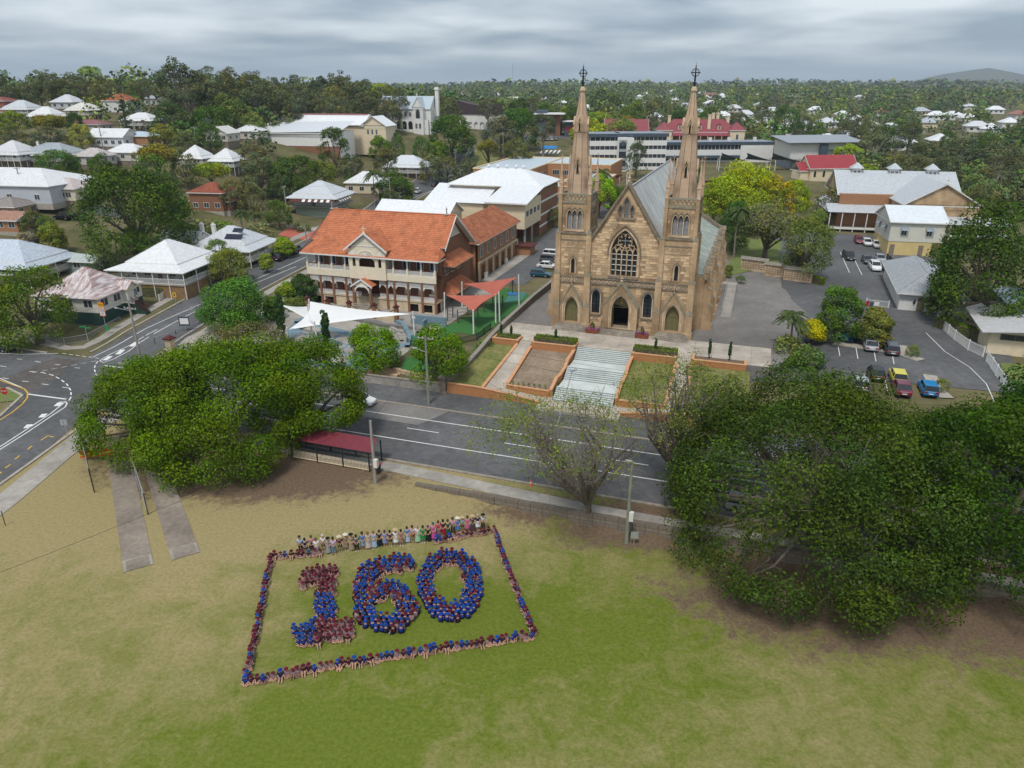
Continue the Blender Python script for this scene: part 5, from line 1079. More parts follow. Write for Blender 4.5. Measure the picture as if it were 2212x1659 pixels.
# built as a house of its own: skirt roof, projecting porch gable, stair
def corner_cottage():
    p = at(183, 579, 8.1); t = thing('house', 'white corner cottage with patchy red and white roof and dark green base', 'house', (p[0],p[1],gz(p[0],p[1])), R(-9.5), 'houses of the town')
    M['dark_green'] = stripemat('dark_green_battens', (0.012,0.045,0.035), (0.02,0.065,0.05), 'X', 0.15, 0.8, 0, 0.6); WL = boards((0.72,0.69,0.62))
    BX(-6,-6,2.0,6,5.5,4.7).bd('wall', WL, t); BX(-5.95,-5.95,-1,5.95,5.45,2.0).bd('batten_base', M['dark_green'], t)
    roofparts(t, 'hip', 7.6, 7.6, 5.35, 2.9, .25, 'roof_rust', .8)
    q = MB(); q.poly([(-6.6,-6.6,4.55),(6.6,-6.6,4.55),(4.1,-4.1,5.3),(-4.1,-4.1,5.3)]); q.poly([(6.6,-6.6,4.55),(6.6,6,4.55),(4.1,4.1,5.3),(4.1,-4.1,5.3)]); q.poly([(-6.6,6,4.55),(-6.6,-6.6,4.55),(-4.1,-4.1,5.3),(-4.1,4.1,5.3)]); q.poly([(6.6,6,4.55),(-6.6,6,4.55),(-4.1,4.1,5.3),(4.1,4.1,5.3)]); q.bd('verandah_roof', M['roof_rust'], t)
    BX(-4.0,-4.0,4.6,4.0,4.0,5.35).bd('upper_wall', M['stone_dark'], t)
    for y in (-4.4,-1.2,4.0): window(t, 6, y, 2.9, 1.7, 1.2, 'x+', 'white')
    for x in (-4,.5,4.2): window(t, x, -6, 2.9, 1.6, 1.2, 'y-', 'white')
    # porch gable on the street side
    roofparts(t, 'gable', 2.2, 2.6, 4.6, 1.1, .25, 'roof_rust', cx=6.0, cy=1.6, name='porch_roof', gm='offwhite', fascia='cream'); BX(5.9,.3,2.0,7.0,2.9,4.6).bd('porch_wall', WL, t)
    BX(6.98,1.0,2.0,7.05,1.9,4.1).bd('door', M['offwhite'], t); window(t, 7.0, 2.4, 2.9, .7, 1.2, 'x+')
    for k in range(9): BX(7.0+.28*k,.9,-1,7.3+.28*k,2.0,2.0-.22*k).bd('stair_tread', M['dark_green'], t)
    for y in (.9,2.0):
        q = MB(); q.tube((7.0,y,3.0),(9.5,y,1.0),.05,n=4); q.tube((7.0,y,2.2),(9.5,y,.2),.05,n=4)
        for k in range(13): q.tube((7.0+k*.2,y,2.2-k*.16),(7.0+k*.2,y,3.0-k*.16),.025,n=4)
        q.bd('stair_rail', M['maroon'], t)
    q = MB()
    for k in range(8): q.mi = k % 2; q.poly([(-5.2+k*.6,-6.9,4.1),(-4.6+k*.6,-6.9,4.1),(-4.6+k*.6,-6.05,4.45),(-5.2+k*.6,-6.05,4.45)])
    q.bd('striped_awning', [M['white'], M['steel']], t)
corner_cottage()
house('large white house with broad white verandah roof behind a white paling fence', (360,517), 10.5, 11.5, 3.3, -9.5, 'hip', 3.4, .3, (0.66,0.65,0.62), WHT, 2.3, 'timber_fence', 3.0, ridge=1.0, nf=4, ns=3, wear=.12)
house('cream house with pale roof, two white chimneys and solar panels', (499,487), 11, 10, 3.1, -9.5, 'hip', 3.2, .3, (0.68,0.60,0.40), SIL, 1.2, None, 2.4, ridge=1.5, nf=3, ns=3, wear=.15, chimney=((-3.4,-1.5,3.4),))
pp = at(499,487,7.5); t = thing('solar_panel', 'dark solar panels on the pale hip roof', 'solar panel', (pp[0],pp[1],gz(pp[0],pp[1])), R(-9.5))
M['solar'] = mat('solar_glass', (0.012,0.015,0.03), (0.02,0.024,0.045), 2, 0.15)
for k, (x0,x1,y0,y1) in enumerate(((1.2,3.6,-1.9,-.9),(.2,4.2,-3.9,-2.6))):
    f = lambda y: 4.3+3.2*(1-abs(y)/5.3)+.14
    q = MB(); q.frust([(x0,y0,f(y0)),(x1,y0,f(y0)),(x1,y1,f(y1)),(x0,y1,f(y1))],[(x0,y0,f(y0)+.06),(x1,y0,f(y0)+.06),(x1,y1,f(y1)+.06),(x0,y1,f(y1)+.06)]); q.bd('panel', M['solar'], t)
house('cream cottage wing with silver gable roof beside the solar house', (395,497), 9, 6, 2.8, -9.5, 'gable', 1.8, .3, (0.68,0.60,0.40), SIL, 1.0, nf=2, chimney=((3.5,2,2.8),))
house('white raised house with striped red awnings across the side street', (691,390), 11.5, 11, 3.2, -9.5, 'hip', 3.0, .3, (0.72,0.72,0.72), SIL, 2.8, None, 2.0, ridge=1.2, nf=5, ns=3, wear=.1, posts=False)
pp = at(691,390,9); t = thing('awning', 'maroon and white striped awnings on the raised white house', 'awning', (pp[0],pp[1],gz(pp[0],pp[1])), R(-9.5))
for k in range(14):
    MB().poly([(-6+k*.9,-8.3,4.15),(-5.1+k*.9,-8.3,4.15),(-5.1+k*.9,-7.4,4.75),(-6+k*.9,-7.4,4.75)]).bd('stripe', M['maroon' if (k % 2 or k < 4) else 'white'], t)
for k in range(9): MB().poly([(8.2,-6+k*.9,4.15),(8.2,-5.1+k*.9,4.15),(7.3,-5.1+k*.9,4.75),(7.3,-6+k*.9,4.75)]).bd('stripe', M['maroon' if k % 2 else 'white'], t)
BX(-5.7,-5.6,-.5,5.8,5.4,2.6).bd('green_lattice', M['lawn'], t).data.materials[0] = mat('pale_green_lattice', (0.30,0.36,0.31), (0.38,0.44,0.38), 2, .8)
HS = [
 ('weathered cream cottage with blue grey roof at the left edge', (20,517), 15,11,3.0,-9.5,'hip',3.2,(0.60,0.52,0.33),(0.52,0.58,0.66),1.0,2.0,{}),
 ('red brick two storey house with terracotta hip roof and arched window', (458,393), 10,9,5.0,-9.5,'hip',2.4,(0.5,0.4,0.3),WHT,.2,0,dict(tiles='tile_red',brick='brick_red')),
 ('low brick wing with terracotta roof before the two storey house', (462,417), 12,6,2.6,-9.5,'hip',1.8,(0.5,0.4,0.3),WHT,.2,0,dict(tiles='tile_red',brick='brick_red')),
 ('white cottage with steep pyramid roof, left of a pair', (421,313), 8,8,3,-9.5,'hip',3.6,(0.7,0.7,0.7),WHT,1.5,1.5,dict(ridge=.3)),
 ('white cottage with pyramid roof and gabled deck, right of a pair', (488,320), 8.5,8.5,3,-9.5,'hip',3.4,(0.7,0.7,0.7),WHT,2.2,1.6,dict(ridge=.6)),
 ('cream house with pale pink hip roof beside the timber fence', (136,384), 13,9,3.2,-9.5,'hip',2.3,(0.70,0.62,0.48),(0.55,0.47,0.45),1.6,0,{}),
 ('broad white roofed building behind the curved timber fence', (40,362), 34,20,4.5,-9.5,'hip',3.6,(0.5,0.52,0.56),WHT,.2,0,dict(cat='building',nf=4)),
 ('white roofed house with open verandah high on the left hill', (98,230), 11,8,3,-9.5,'hip',3,(0.6,0.58,0.52),WHT,2,1.6,{}),
 ('cream house with orange side wall on the left hill', (180,219), 10,10,3,-9.5,'hip',2.8,(0.62,0.42,0.18),(0.68,0.66,0.60),2.2,1.4,{}),
 ('grey weatherboard house high on the hill under gum trees', (145,204), 12,10,3,-9.5,'hip',3.4,(0.52,0.54,0.56),(0.60,0.62,0.65),1.5,0,{}),
 ('pale blue grey cottage on the left hill crest', (45,216), 12,9,3,-9.5,'hip',3,(0.55,0.58,0.60),SIL,1.5,1.5,{}),
 ('big white house with brown tiled roof on the hill crest', (259,202), 14,11,5.4,-9.5,'hip',3.2,(0.68,0.68,0.66),WHT,.5,0,dict(tiles='tile_old')),
 ('dark red brick house cut by the left picture edge', (4,208), 10,10,5,-9.5,'hip',2,(0.3,0.1,0.08),(0.28,0.09,0.08),.5,0,{}),
 ('long white gabled house with brilliant white roof on the slope', (240,277), 15,9,3.4,-9.5,'gable',3.0,(0.68,0.69,0.70),WHT,2.0,0,dict(nf=5)),
 ('brown brick house with blue roof joined to the white gable', (303,284), 11,8,5.4,-9.5,'hip',1.5,(0.5,0.3,0.15),(0.50,0.60,0.70),.4,0,dict(brick='brick_brown')),
 ('white roofed house with shaded verandah behind the dark pine', (306,243), 13,9,3,-9.5,'hip',2.3,(0.6,0.58,0.54),WHT,1.5,1.5,{}),
 ('white cottage with pale pyramid roof at left middle edge', (27,303), 11,10,3,-9.5,'hip',3.5,(0.62,0.65,0.70),(0.66,0.66,0.68),1.6,1.2,{}),
 ('grey roofed house with pale chimney below the left hill', (112,308), 17,11,3,-9.5,'hip',3.0,(0.42,0.50,0.50),GRY,1.2,1.2,dict(chimney=((-5,-1,3),))),
 ('small cottage with rust streaked roof among trees', (202,319), 11,8,3,-9.5,'hip',2.6,(0.55,0.5,0.48),(0.56,0.50,0.48),1.2,0,dict(wear=.5)),
 ('bright white roofed cottage right of the rusty one', (277,310), 13,9,3,-9.5,'hip',2.8,(0.60,0.58,0.52),WHT,1.2,0,{}),
 ('white roof peeking from trees below the jacaranda', (466,245), 11,9,3,-9.5,'hip',3,(0.62,0.62,0.62),WHT,1.2,0,{}),
 ('cream gabled villa with steps, left of the big shed', (478,272), 10,10,3.2,-9.5,'gabley',2.8,(0.62,0.58,0.50),(0.68,0.67,0.64),2.2,0,{}),
 ('cream villa wing with white hip roof beside the big shed', (540,268), 11,10,3.2,-9.5,'hip',2.8,(0.62,0.58,0.50),WHT,1.4,0,{}),
 ('low house with dark red roof among hill trees', (196,258), 14,8,3,-9.5,'hip',1.8,(0.5,0.45,0.4),(0.26,0.09,0.09),.6,0,{}),
 ('grey roofed house on the ridge in front of gums', (340,203), 12,9,3.4,-9.5,'hip',2.2,(0.6,0.6,0.6),GRY,.6,0,{}),
 ('white hip roofed house by the street below the grassy bank', (880,335), 15,10,3.1,-9.5,'hip',3.2,(0.66,0.64,0.60),(0.66,0.70,0.74),1.0,1.5,{}),
 ('cream house with white gable roof behind the palm', (790,370), 12,10,3.4,-9.5,'hip',3.4,(0.70,0.60,0.42),WHT,1.0,0,{}),
 ('grey shed with green doors in a back yard', (180,548), 8,5,2.3,-9.5,'gable',1.0,(0.22,0.28,0.24),(0.46,0.52,0.50),.1,0,dict(cat='shed',nf=1,ns=1)),
 ('brick cottage with rusted lean-to at the left edge', (20,455), 9,7,2.6,-9.5,'gable',1.6,(0.5,0.42,0.4),(0.40,0.20,0.13),.3,0,dict(wear=.5,brick='brick_brown')),
 ('brown tiled cottage at the left edge beside the street', (20,425), 9,8,2.8,-9.5,'hip',2.0,(0.42,0.30,0.16),(0.26,0.23,0.21),.3,0,{}),
 ('dark roofed lean-to with solar panels at far left', (8,574), 9,6,2.4,-9.5,'skillion',.8,(0.3,0.3,0.32),(0.18,0.20,0.24),.2,0,{}),
]
for lab, uv, w, d, h, rz, rf, rh, wc, rc, stump, sk, kw in HS: house(lab, uv, w, d, h, rz, rf, rh, 0.5, wc, rc, stump, None, sk, scale=.8 if uv[1] < 330 else .92 if uv[1] < 430 else 1.0, **kw)
# ------------------------------------------------------------------ larger buildings, street grid frame of the school
SO = (-12.7,119.2); SA = R(-17.5)
def SF(a, b): return (SO[0]+a*math.cos(SA)-b*math.sin(SA), SO[1]+a*math.sin(SA)+b*math.cos(SA))
def sthing(name, label, cat, a, b, z=None, group=None):
    x, y = SF(a, b); return thing(name, label, cat, (x,y,gz(x,y) if z is None else z), SA, group)
RW_ = sheet_roof((0.78,0.80,0.82), .1)
t = sthing('school_hall', 'cream and brick hall with stepped bright white roofs behind the terracotta school', 'hall', 0, 0, 3.0)
BX(-9,52,4.5,0,66,10.6).bd('front_wing_wall', M['cream'], t); BX(-8.9,66,-1,-.3,84,11.5).bd('brick_wall', M['brick_red'], t); BX(-8.5,63,-1,-6,66,4.5).bd('undercroft_wall', M['brick_red'], t)
for y in (53,59): BX(-.5,y,-1,-.1,y+.4,4.5).bd('column', M['steel'], t)
for z_ in (2.5,5.2,8.4): BX(-.34,66,z_,-.24,84,z_+.5).bd('white_band', M['white'], t)
for y in (54,57.2,60.4,63.6): window(t, 0.0, y, 7.2, 2.0, 1.3, 'x+', 'white')
BX(-28,60,-1,-13,70,8.6).bd('rear_wing_wall', M['cream'], t); BX(-24,68,-1,-1,84,12).bd('main_wall', M['cream'], t)
q = MB(); q.poly([(-9.6,51,10.5),(.9,51,10.5),(.9,66.4,12.7),(-9.6,66.4,12.7)]); q.poly([(-9.6,51,10.4),(-9.6,66.4,12.6),(.9,66.4,12.6),(.9,51,10.4)]); q.bd('front_roof', RW_, t)
BX(-9.6,50.95,10.2,.9,51.05,10.52).bd('gutter', M['white'], t)
q = MB(); q.poly([(-28.6,59.4,8.8),(-12.4,59.4,8.8),(-12.4,70,12),(-28.6,70,12)]); q.bd('side_roof', RW_, t); q = MB(); q.poly([(-12.4,59.4,8.7),(-12.4,70,8.7),(-12.4,70,12)]); q.bd('side_gable', M['cream'], t)
roofparts(t, 'hip', 24, 17, 12.2, 3.4, .7, RW_, 10, cx=-12.5, cy=76)
for x in (-17,-14.5,-12,-9.5,-7.5):
    q = MB(); q.lathe([(.25,14.6),(.25,15.9),(.45,15.9),(.45,16.2),(.1,16.5)], x, 76, 8); q.bd('roof_ventilator', RW_, t)
t = sthing('shed', 'long low building with bright white gable roof just behind the school', 'building', -26.5, 52, 3.0)
BX(-9.2,-4.5,-1,9.2,4.5,7.4).bd('wall', M['cream'], t); roofparts(t, 'gable', 18.6, 9, 7.4, 2.6, .4, RW_, gm='cream')
# brick block with flat parapet roof
t = sthing('brick_block', 'orange brick flat roofed classroom block with pale parapet edge', 'building', 0, 0, 4.0); BO = M['brick_brown']
bo = brickmat('bright_brown_brick', (0.40,0.18,0.075), (0.48,0.23,0.10), (0.42,0.26,0.15), 0.24, 0.086, 0.01, bump=0.2)
fr = sheet_roof((0.52,0.60,0.66), .15)
for a0,a1,b0,b1,z1,nm in ((-33,-15,107,150,10.8,'west_wing'),(-15,6,128,150,11,'north_wing'),(-15,2,104,112,6.8,'front_wing'),(-4,8,104.5,127,8.2,'east_wing')):
    BX(a0,b0,-2,a1,b1,z1).bd(nm, bo, t); BX(a0+.5,b0+.5,z1-.3,a1-.5,b1-.5,z1+.02).bd('flat_roof', fr, t)
    q = MB()
    for x0,y0,x1,y1 in ((a0-.1,b0-.1,a1+.1,b0+.35),(a0-.1,b1-.35,a1+.1,b1+.1),(a0-.1,b0+.35,a0+.35,b1-.35),(a1-.35,b0+.35,a1+.1,b1-.35)): q.box(x0,y0,z1,x1,y1,z1+.35)
    q.bd('parapet_capping', M['cream'], t)
for k in range(5): window(t, -12+k*3.2, 128, 7.6, 2.2, 1.5, 'y-', 'white', bars=2)
for k in range(4): window(t, -13+k*3.8, 104, 2.2, 2.2, 1.7, 'y-', 'white', bars=2); window(t, -13+k*3.8, 104, -.6, 2.2, 1.5, 'y-', 'white', bars=2)
for k in range(5): window(t, -15, 112+k*3.2, 7.6, 2.0, 1.4, 'x+', 'white', bars=1)
for x in (-11,-7,-3): BX(x,103.4,.4,x+.9,103.95,1.3).bd('air_conditioner', M['white'], t)
for z_ in (1.2,4.6): BX(-15.05,103.9,z_,2.05,104.0,z_+.25).bd('concrete_band', M['cream'], t)
# white multi-storey school building and its long wing
def bands(t, x0, x1, y0, y1, floors, fh, fascia, body='white', z0=0.0, nwin=6):
    BX(x0,y0,z0-6,x1,y1,z0+floors*fh).bd('body', M['glass'], t)
    for k in range(floors+0):
        BX(x0-.2,y0-.2,z0+k*fh-.2,x1+.2,y1+.2,z0+k*fh+fh*.52).bd('spandrel', M[body], t)
        n = max(2,int((x1-x0)/1.6))
        for i in range(n+1):
            x = x0+(x1-x0)*i/n; BX(x-.06,y0-.08,z0+k*fh+fh*.52,x+.06,y0+.05,z0+(k+1)*fh-.2).bd('mullion', M['white'], t)
    BX(x0-.7,y0-.7,z0+floors*fh-.2,x1+.7,y1+.7,z0+floors*fh+1.0).bd('fascia', M['dark_blue'], t); BX(x0-.6,y0-.6,z0+floors*fh+1.0,x1+.6,y1+.6,z0+floors*fh+1.06).bd('flat_roof', M['roof_grey'], t)
M['dark_blue'] = mat('slate_blue_fascia', (0.055,0.075,0.10), (0.075,0.098,0.125), 1, .6); M['roof_grey'] = mat('grey_membrane_roof', (0.20,0.24,0.28), (0.28,0.32,0.36), .5, .8)
t = thing('white_school_block', 'white four storey school block with dark slate roof edge and banded windows', 'building', (44,290,8.5), R(2))
bands(t, -15,-4,-6,6, 4, 3.15, 1); bands(t, -4,14,-4,8, 4, 3.15, 1)
BX(-5,-8.5,-3,-1.5,-6.2,12.4).bd('stair_tower', M['white'], t); BX(-4.6,-8.6,1,-1.9,-8.5,11.5).bd('stair_opening', M['glass'], t)
for k in range(4): BX(-4.7,-8.75,1.2+k*3.1,-1.8,-8.6,2.1+k*3.1).bd('stair_balustrade', M['slat_grey'], t)
BX(-1.4,-7.8,-3,1.0,-4.4,12.2).bd('column_fin', M['white'], t)
q = MB(); q.lathe([(0,0),(.9,0),(.9,.15)],0,0,12); q.v = [(-3.25+x,-8.9-z,10.2+y) for x,y,z in q.v]; q.bd('round_emblem', M['dark_blue'], t)
t = thing('white_classroom_wing', 'long white classroom wing with slate blue roof edge behind the right spire', 'building', (83,316,8.0), R(5))
bands(t, -24,24,-5,6, 2, 4.2, 1)
BX(10.5,-5.6,-3,24.3,-5.2,8.3).bd('blank_wall', M['white'], t); BX(-24,-7.0,3.2,10,-5.3,4.2).bd('awning', M['dark_blue'], t)
for x in (-12,-2,6,17): BX(x,-2,9.4,x+1.2,-1,11.0).bd('roof_plant', M['offwhite'], t)
# dark and pink shade sails behind
def sail(label, corners, m, group, cat='shade sail', low=None, mast='white', mats=None):
    """tensioned cloth between masts: corners are (x,y,z); edges curve inward"""
    cx_ = sum(c[0] for c in corners)/len(corners); cy_ = sum(c[1] for c in corners)/len(corners); g0 = gz(cx_,cy_)
    t = thing('shade_sail', label, cat, (cx_,cy_,g0), 0, group); L3 = [(c[0]-cx_,c[1]-cy_,c[2]-g0) for c in corners]; q = MB(); n = 10
    cen = Vector((0,0,sum(c[2] for c in L3)/len(L3)-.15)); ring_ = []
    for a, b in zip(L3, L3[1:]+L3[:1]):
        a, b = Vector(a), Vector(b)
        for i in range(n):
            s_ = i/n; p = a.lerp(b,s_); p += (cen-p)*0.62*s_*(1-s_)*1.15; ring_.append(p)
    N_ = len(ring_); rows = 6; base = len(q.v)
    for r in range(rows+1):
        f_ = 1-r/rows
        for p in ring_: w_ = cen.lerp(p, f_); q.v.append((w_.x,w_.y,w_.z-0.25*f_*(1-f_)))
    for r in range(rows):
        for i in range(N_): q.f.append((r*N_+i, r*N_+(i+1)%N_, (r+1)*N_+(i+1)%N_, (r+1)*N_+i)); q.m.append(0)
    o = q.bd('cloth', m, t, smooth=True)
    for c in L3:
        q = MB(); x, y, z_ = c; d_ = math.hypot(x,y) or 1; q.tube((x+x/d_*.35,y+y/d_*.35,-1.5),(x+x/d_*.2,y+y/d_*.2,z_+.35),.13,.11,8); q.bd('mast', M[mast], t)
    return t
M['sail_white'] = mat('white_sail', (0.80,0.80,0.80), (0.86,0.86,0.86), .5, .8); M['sail_terra'] = mat('terracotta_sail', (0.40,0.105,0.07), (0.47,0.14,0.095), .6, .85); M['sail_pink'] = mat('pink_sail', (0.52,0.20,0.20), (0.60,0.26,0.25), .6, .85); M['sail_slate'] = mat('slate_sail', (0.07,0.105,0.135), (0.10,0.14,0.175), .6, .85)
G3 = 'sails over the rear courtyards'
for k, (u, v, s_) in enumerate(((1310,385,1),(1400,396,1),(1525,396,1))):
    x, y, z_ = at(u, v, 4); sail(['pink shade sail beside the left spire','pink shade sail between the two spires','pink shade sail just left of the right spire'][k], [(x-6,y,z_+4.6),(x+6,y-2,z_+5.4),(x+5,y+7,z_+3.2),(x-4,y+6,z_+3.6)], M['sail_pink'], G3)
for k, u in enumerate((1585,1640,1695)):
    x, y, z_ = at(u, 345, 4); sail(['dark slate shade sail nearest the right spire','dark slate shade sail in the middle of three','dark slate shade sail farthest from the right spire'][k], [(x-5,y,z_+6.5),(x+6,y,z_+3.4),(x+5,y+7,z_+3),(x-4,y+6,z_+3.6)], M['sail_slate'], G3)
# heritage convent with maroon roof
RED = sheet_roof((0.27,0.055,0.065), .12)
t = thing('heritage_building', 'cream heritage building with maroon roof, dormers and tall cream chimneys', 'building', (84,346,11.0), R(-2)); CRM = M['cream']
BX(-17,-5,-4,17,7,8).bd('wall', M['brick_red'], t)
for x in (-16,16):
    BX(x-3.2,-7.5,-4,x+3.2,-1,9.5).bd('pavilion_wall', CRM, t); roofparts(t, 'hip', 6.4, 6.5, 9.5, 3.4, .4, RED, 0.2, cx=x, cy=-4.25, name='pavilion_roof')
    window(t, x, -7.5, 5.6, 1.0, 2.2, 'y-', 'white'); window(t, x, -7.5, 1.6, 1.0, 2.2, 'y-', 'white')
roofparts(t, 'hip', 34, 12, 8.6, 5.2, .6, RED, 22, cy=1)
q = MB(); q.poly([(-13,-8,7.2),(13,-8,7.2),(13,-5,8.6),(-13,-5,8.6)]); q.bd('verandah_roof', RED, t)
for k in range(9): x = -12.5+k*3.1; BX(x-.12,-7.9,-2,x+.12,-7.6,7.2).bd('verandah_post', CRM, t)
rails(MB(), -13, 13, -7.8, 3.8, 1.1, .3, .15).bd('balustrade', M['offwhite'], t); BX(-13,-7.8,3.4,13,-5,3.7).bd('verandah_floor', CRM, t)
for x in (-9,0,8.5): 
    BX(x-.7,-4.6,9.6,x+.7,-2,11.4).bd('dormer', CRM, t); window(t, x, -4.6, 9.9, .8, 1.1, 'y-', 'white'); MB().prismy([(x-.9,11.4),(x+.9,11.4),(x,12.3)],-4.8,-1).bd('dormer_roof', RED, t)
for x, y, h_ in ((-13,1,15),(-6,-3.5,15),(4,-3.5,15.5),(7,3,16),(9,3,16),(13,0,15)): 
    q = MB(); q.box(x-.6,y-.5,8,x+.6,y+.5,h_); q.box(x-.75,y-.65,h_,x+.75,y+.65,h_+.4); q.bd('chimney', CRM, t)
t = thing('heritage_wing', 'cream wing with long maroon gable roof left of the heritage building', 'building', (52,350,11.5), R(-2)); BX(-9.5,-5,-4,9.5,6,8).bd('wall', CRM, t); roofparts(t, 'gable', 19, 11, 8.2, 5, .5, RED, cy=.5, gm='cream')
for k in range(5): BX(-8.6+k*3.6,-5.06,4.0,-6.4+k*3.6,-4.98,7.4).bd('opening', M['dark'], t)
for x in (-9.4,9.4): q = MB(); q.tube((x,.5,13.2),(x,.5,14.6),.1); q.bd('finial', CRM, t)
t = thing('chapel', 'small cream chapel with bright red corrugated roof among trees', 'chapel', (107,255,9.0), R(8)); RD2 = sheet_roof((0.36,0.045,0.055), .2)
BX(-8,-4,-3,8,4,4.2).bd('wall', CRM, t); roofparts(t, 'gable', 16.6, 8, 4.0, 4.0, .5, RD2, gm='cream'); BX(-11,-3,-3,-8,3,3.2).bd('porch_wall', CRM, t); roofparts(t, 'gable', 3.2, 6, 3.2, 2.6, .4, RD2, cx=-9.6, name='porch_roof')
for k in range(5): MB().poly([(x,-4.02,z) for x, z in arch(-6.4+k*3.2,1.2,.8,2.6,3.3)]).bd('window', M['glass_dark'], t)
t = thing('grey_modern_building', 'grey modern building with wide flat metal roof right of the white wing', 'building', (118,296,9.0), R(2)); GR = sheet_roof((0.30,0.33,0.36), .12)
BX(-12,-7,3.6,14,10,9.5).bd('upper_wall', M['offwhite'], t); BX(-11,-6,-4,13,9,3.6).bd('lower_wall', M['roof_grey'], t); BX(2,-7.1,4.2,13,-6.95,7.2).bd('grey_panel', M['roof_grey'], t); window(t, 7.5, -7.1, 5.6, 6, 1.5, 'y-', 'fence_black', bars=4)
q = MB(); q.poly([(-14,-9,9.6),(16,-9,9.9),(16,11,11.5),(-14,11,11.2)]); q.poly([(-14,-9,9.4),(-14,11,11),(16,11,11.3),(16,-9,9.7)]); q.bd('roof', GR, t); BX(-1.2,-8.4,-4,1.6,-7.2,9.2).bd('dark_fin', M['dark_blue'], t)
BX(-14,-8.6,3.2,-2,-7.1,3.6).bd('balcony', M['steel'], t); rails(MB(), -14, -2, -8.5, 3.6, 1.1, .3, .05).bd('balcony_rail', M['steel'], t)
# white gothic convent on the rise, arcaded wing, sheds
t = thing('gothic_convent', 'white gothic convent with pale blue roof, arcade and tall chimney on the rise', 'convent', (-49,367,gz(-49,367)), R(-14)); WPN = M['white']; BL = sheet_roof((0.46,0.54,0.60), .12)
ar = [arch(-2.8+k*2.9,0.3,2.2,2.6,4.0) for k in range(5)]
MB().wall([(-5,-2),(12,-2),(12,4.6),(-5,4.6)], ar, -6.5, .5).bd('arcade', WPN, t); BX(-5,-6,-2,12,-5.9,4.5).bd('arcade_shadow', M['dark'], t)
BX(-12,-5.5,-2,13,6,9.5).bd('wall', WPN, t); roofparts(t, 'gable', 25, 11.5, 9.3, 5.5, .4, BL, cy=.2, gm='white')
for x, w_ in ((-9,6.4),(7.5,5.0)):
    BX(x-w_/2,-8.0,-2,x+w_/2,-4,10).bd('gabled_bay', WPN, t); roofparts(t, 'gabley', w_, 8, 9.8, 4.6, .3, BL, cx=x, cy=-4.2, name='bay_roof', gm='white')
    MB().poly([(xx,-8.03,z) for xx, z in arch(x,5.2,2.0,7.6,9.2)]).bd('arched_window', M['glass'], t); archband(MB(), x, 5.2, 2.6, 7.6, 9.6, .3, -8.15,-8.0).bd('window_hood', M['offwhite'], t)
    q = MB(); q.box(x-.12,-8.3,14.4,x+.12,-8.1,16.2); q.box(x-.55,-8.3,15.2,x+.55,-8.1,15.5); q.bd('gable_cross', WPN, t)
    for s_ in (-.9,.9): window(t, x+s_, -8.02, .8, 1.0, 2.2, 'y-', 'white')
for k in range(5): window(t, -4.4+k*2.4, -5.5, 5.9, 1.0, 1.9, 'y-', 'white')
q = MB(); q.box(13,1,6,14.6,2.6,17.5); q.box(12.7,.7,17.5,14.9,2.9,18.1); q.box(12.9,.9,18.1,14.7,2.7,18.7); q.bd('chimney', WPN, t)
t = thing('arcaded_wing', 'white arcaded wing with dark brown curved roof behind the big fig', 'building', (-14,388,gz(-14,388)), R(-12)); ar = [arch(-9+k*3,-.2,2,2.2,3.4) for k in range(6)]
MB().wall([(-12,-2),(10,-2),(10,7),(-12,7)], ar, -5, .4).bd('arcade', WPN, t); BX(-12,-4.4,-2,10,5,6.8).bd('wall', WPN, t); q = MB()
for k in range(8): x0, x1 = -12.5+k*2.9, -12.5+(k+1)*2.9; f = lambda x: 11-.03*(x-2)**2*-.4; q.poly([(x0,-5.4,7),(x1,-5.4,7),(x1,-5.2,f(x1)),(x0,-5.2,f(x0))]); q.poly([(x0,-5.2,f(x0)),(x1,-5.2,f(x1)),(x1,5,f(x1)),(x0,5,f(x0))])
q.bd('curved_roof', M['stone_dark'], t).data.materials[0] = mat('brown_metal_roof', (0.045,0.028,0.03), (0.065,0.042,0.044), 1, .6)
t = thing('modern_brick_block', 'dark brick and glass modern block with white flying roof at the hill street', 'building', (18,378,gz(18,378)), R(-8)); BX(-6,-4,-3,-1,8,11).bd('dark_tower', M['dark_blue'], t); BX(-1,-3,-3,6,8,8.6).bd('brick_wall', M['brick_red'], t); BX(-7,-6,9.2,8,9,9.7).bd('flying_roof', M['white'], t); BX(8,-2,-3,18,8,5.5).bd('side_wall', M['dark_blue'], t); BX(7,-4,5.8,20,9,6.2).bd('side_roof', M['white'], t); BX(8.5,-2.1,1.6,16,-1.95,4.0).bd('red_panel', RD2, t); BX(.5,-3.1,.5,3.8,-2.95,7.6).bd('glazing', M['glass'], t)
t = thing('gymnasium', 'large white metal shed with low blank roof in front of the long gabled hall', 'hall', at(660,268,8), R(-12), None, .72); BX(-25,-9,-6,22,10,8).bd('wall', M['white'], t); BX(-25.1,-9.1,-6,22.1,-8.9,1.0).bd('brick_base', M['brick_red'], t); q = MB(); q.poly([(-26,-10,7.2),(23,-10,8.2),(23,11,12.4),(-26,11,11.4)]); q.bd('roof', sheet_roof((0.66,0.69,0.73), .08), t); BX(-26,-10.05,6.9,23,-9.9,7.3).bd('gutter', M['white'], t)
for k in range(3): window(t, 14+k*3, -9, 5, 1.4, 1.2, 'y-', 'fence_black')
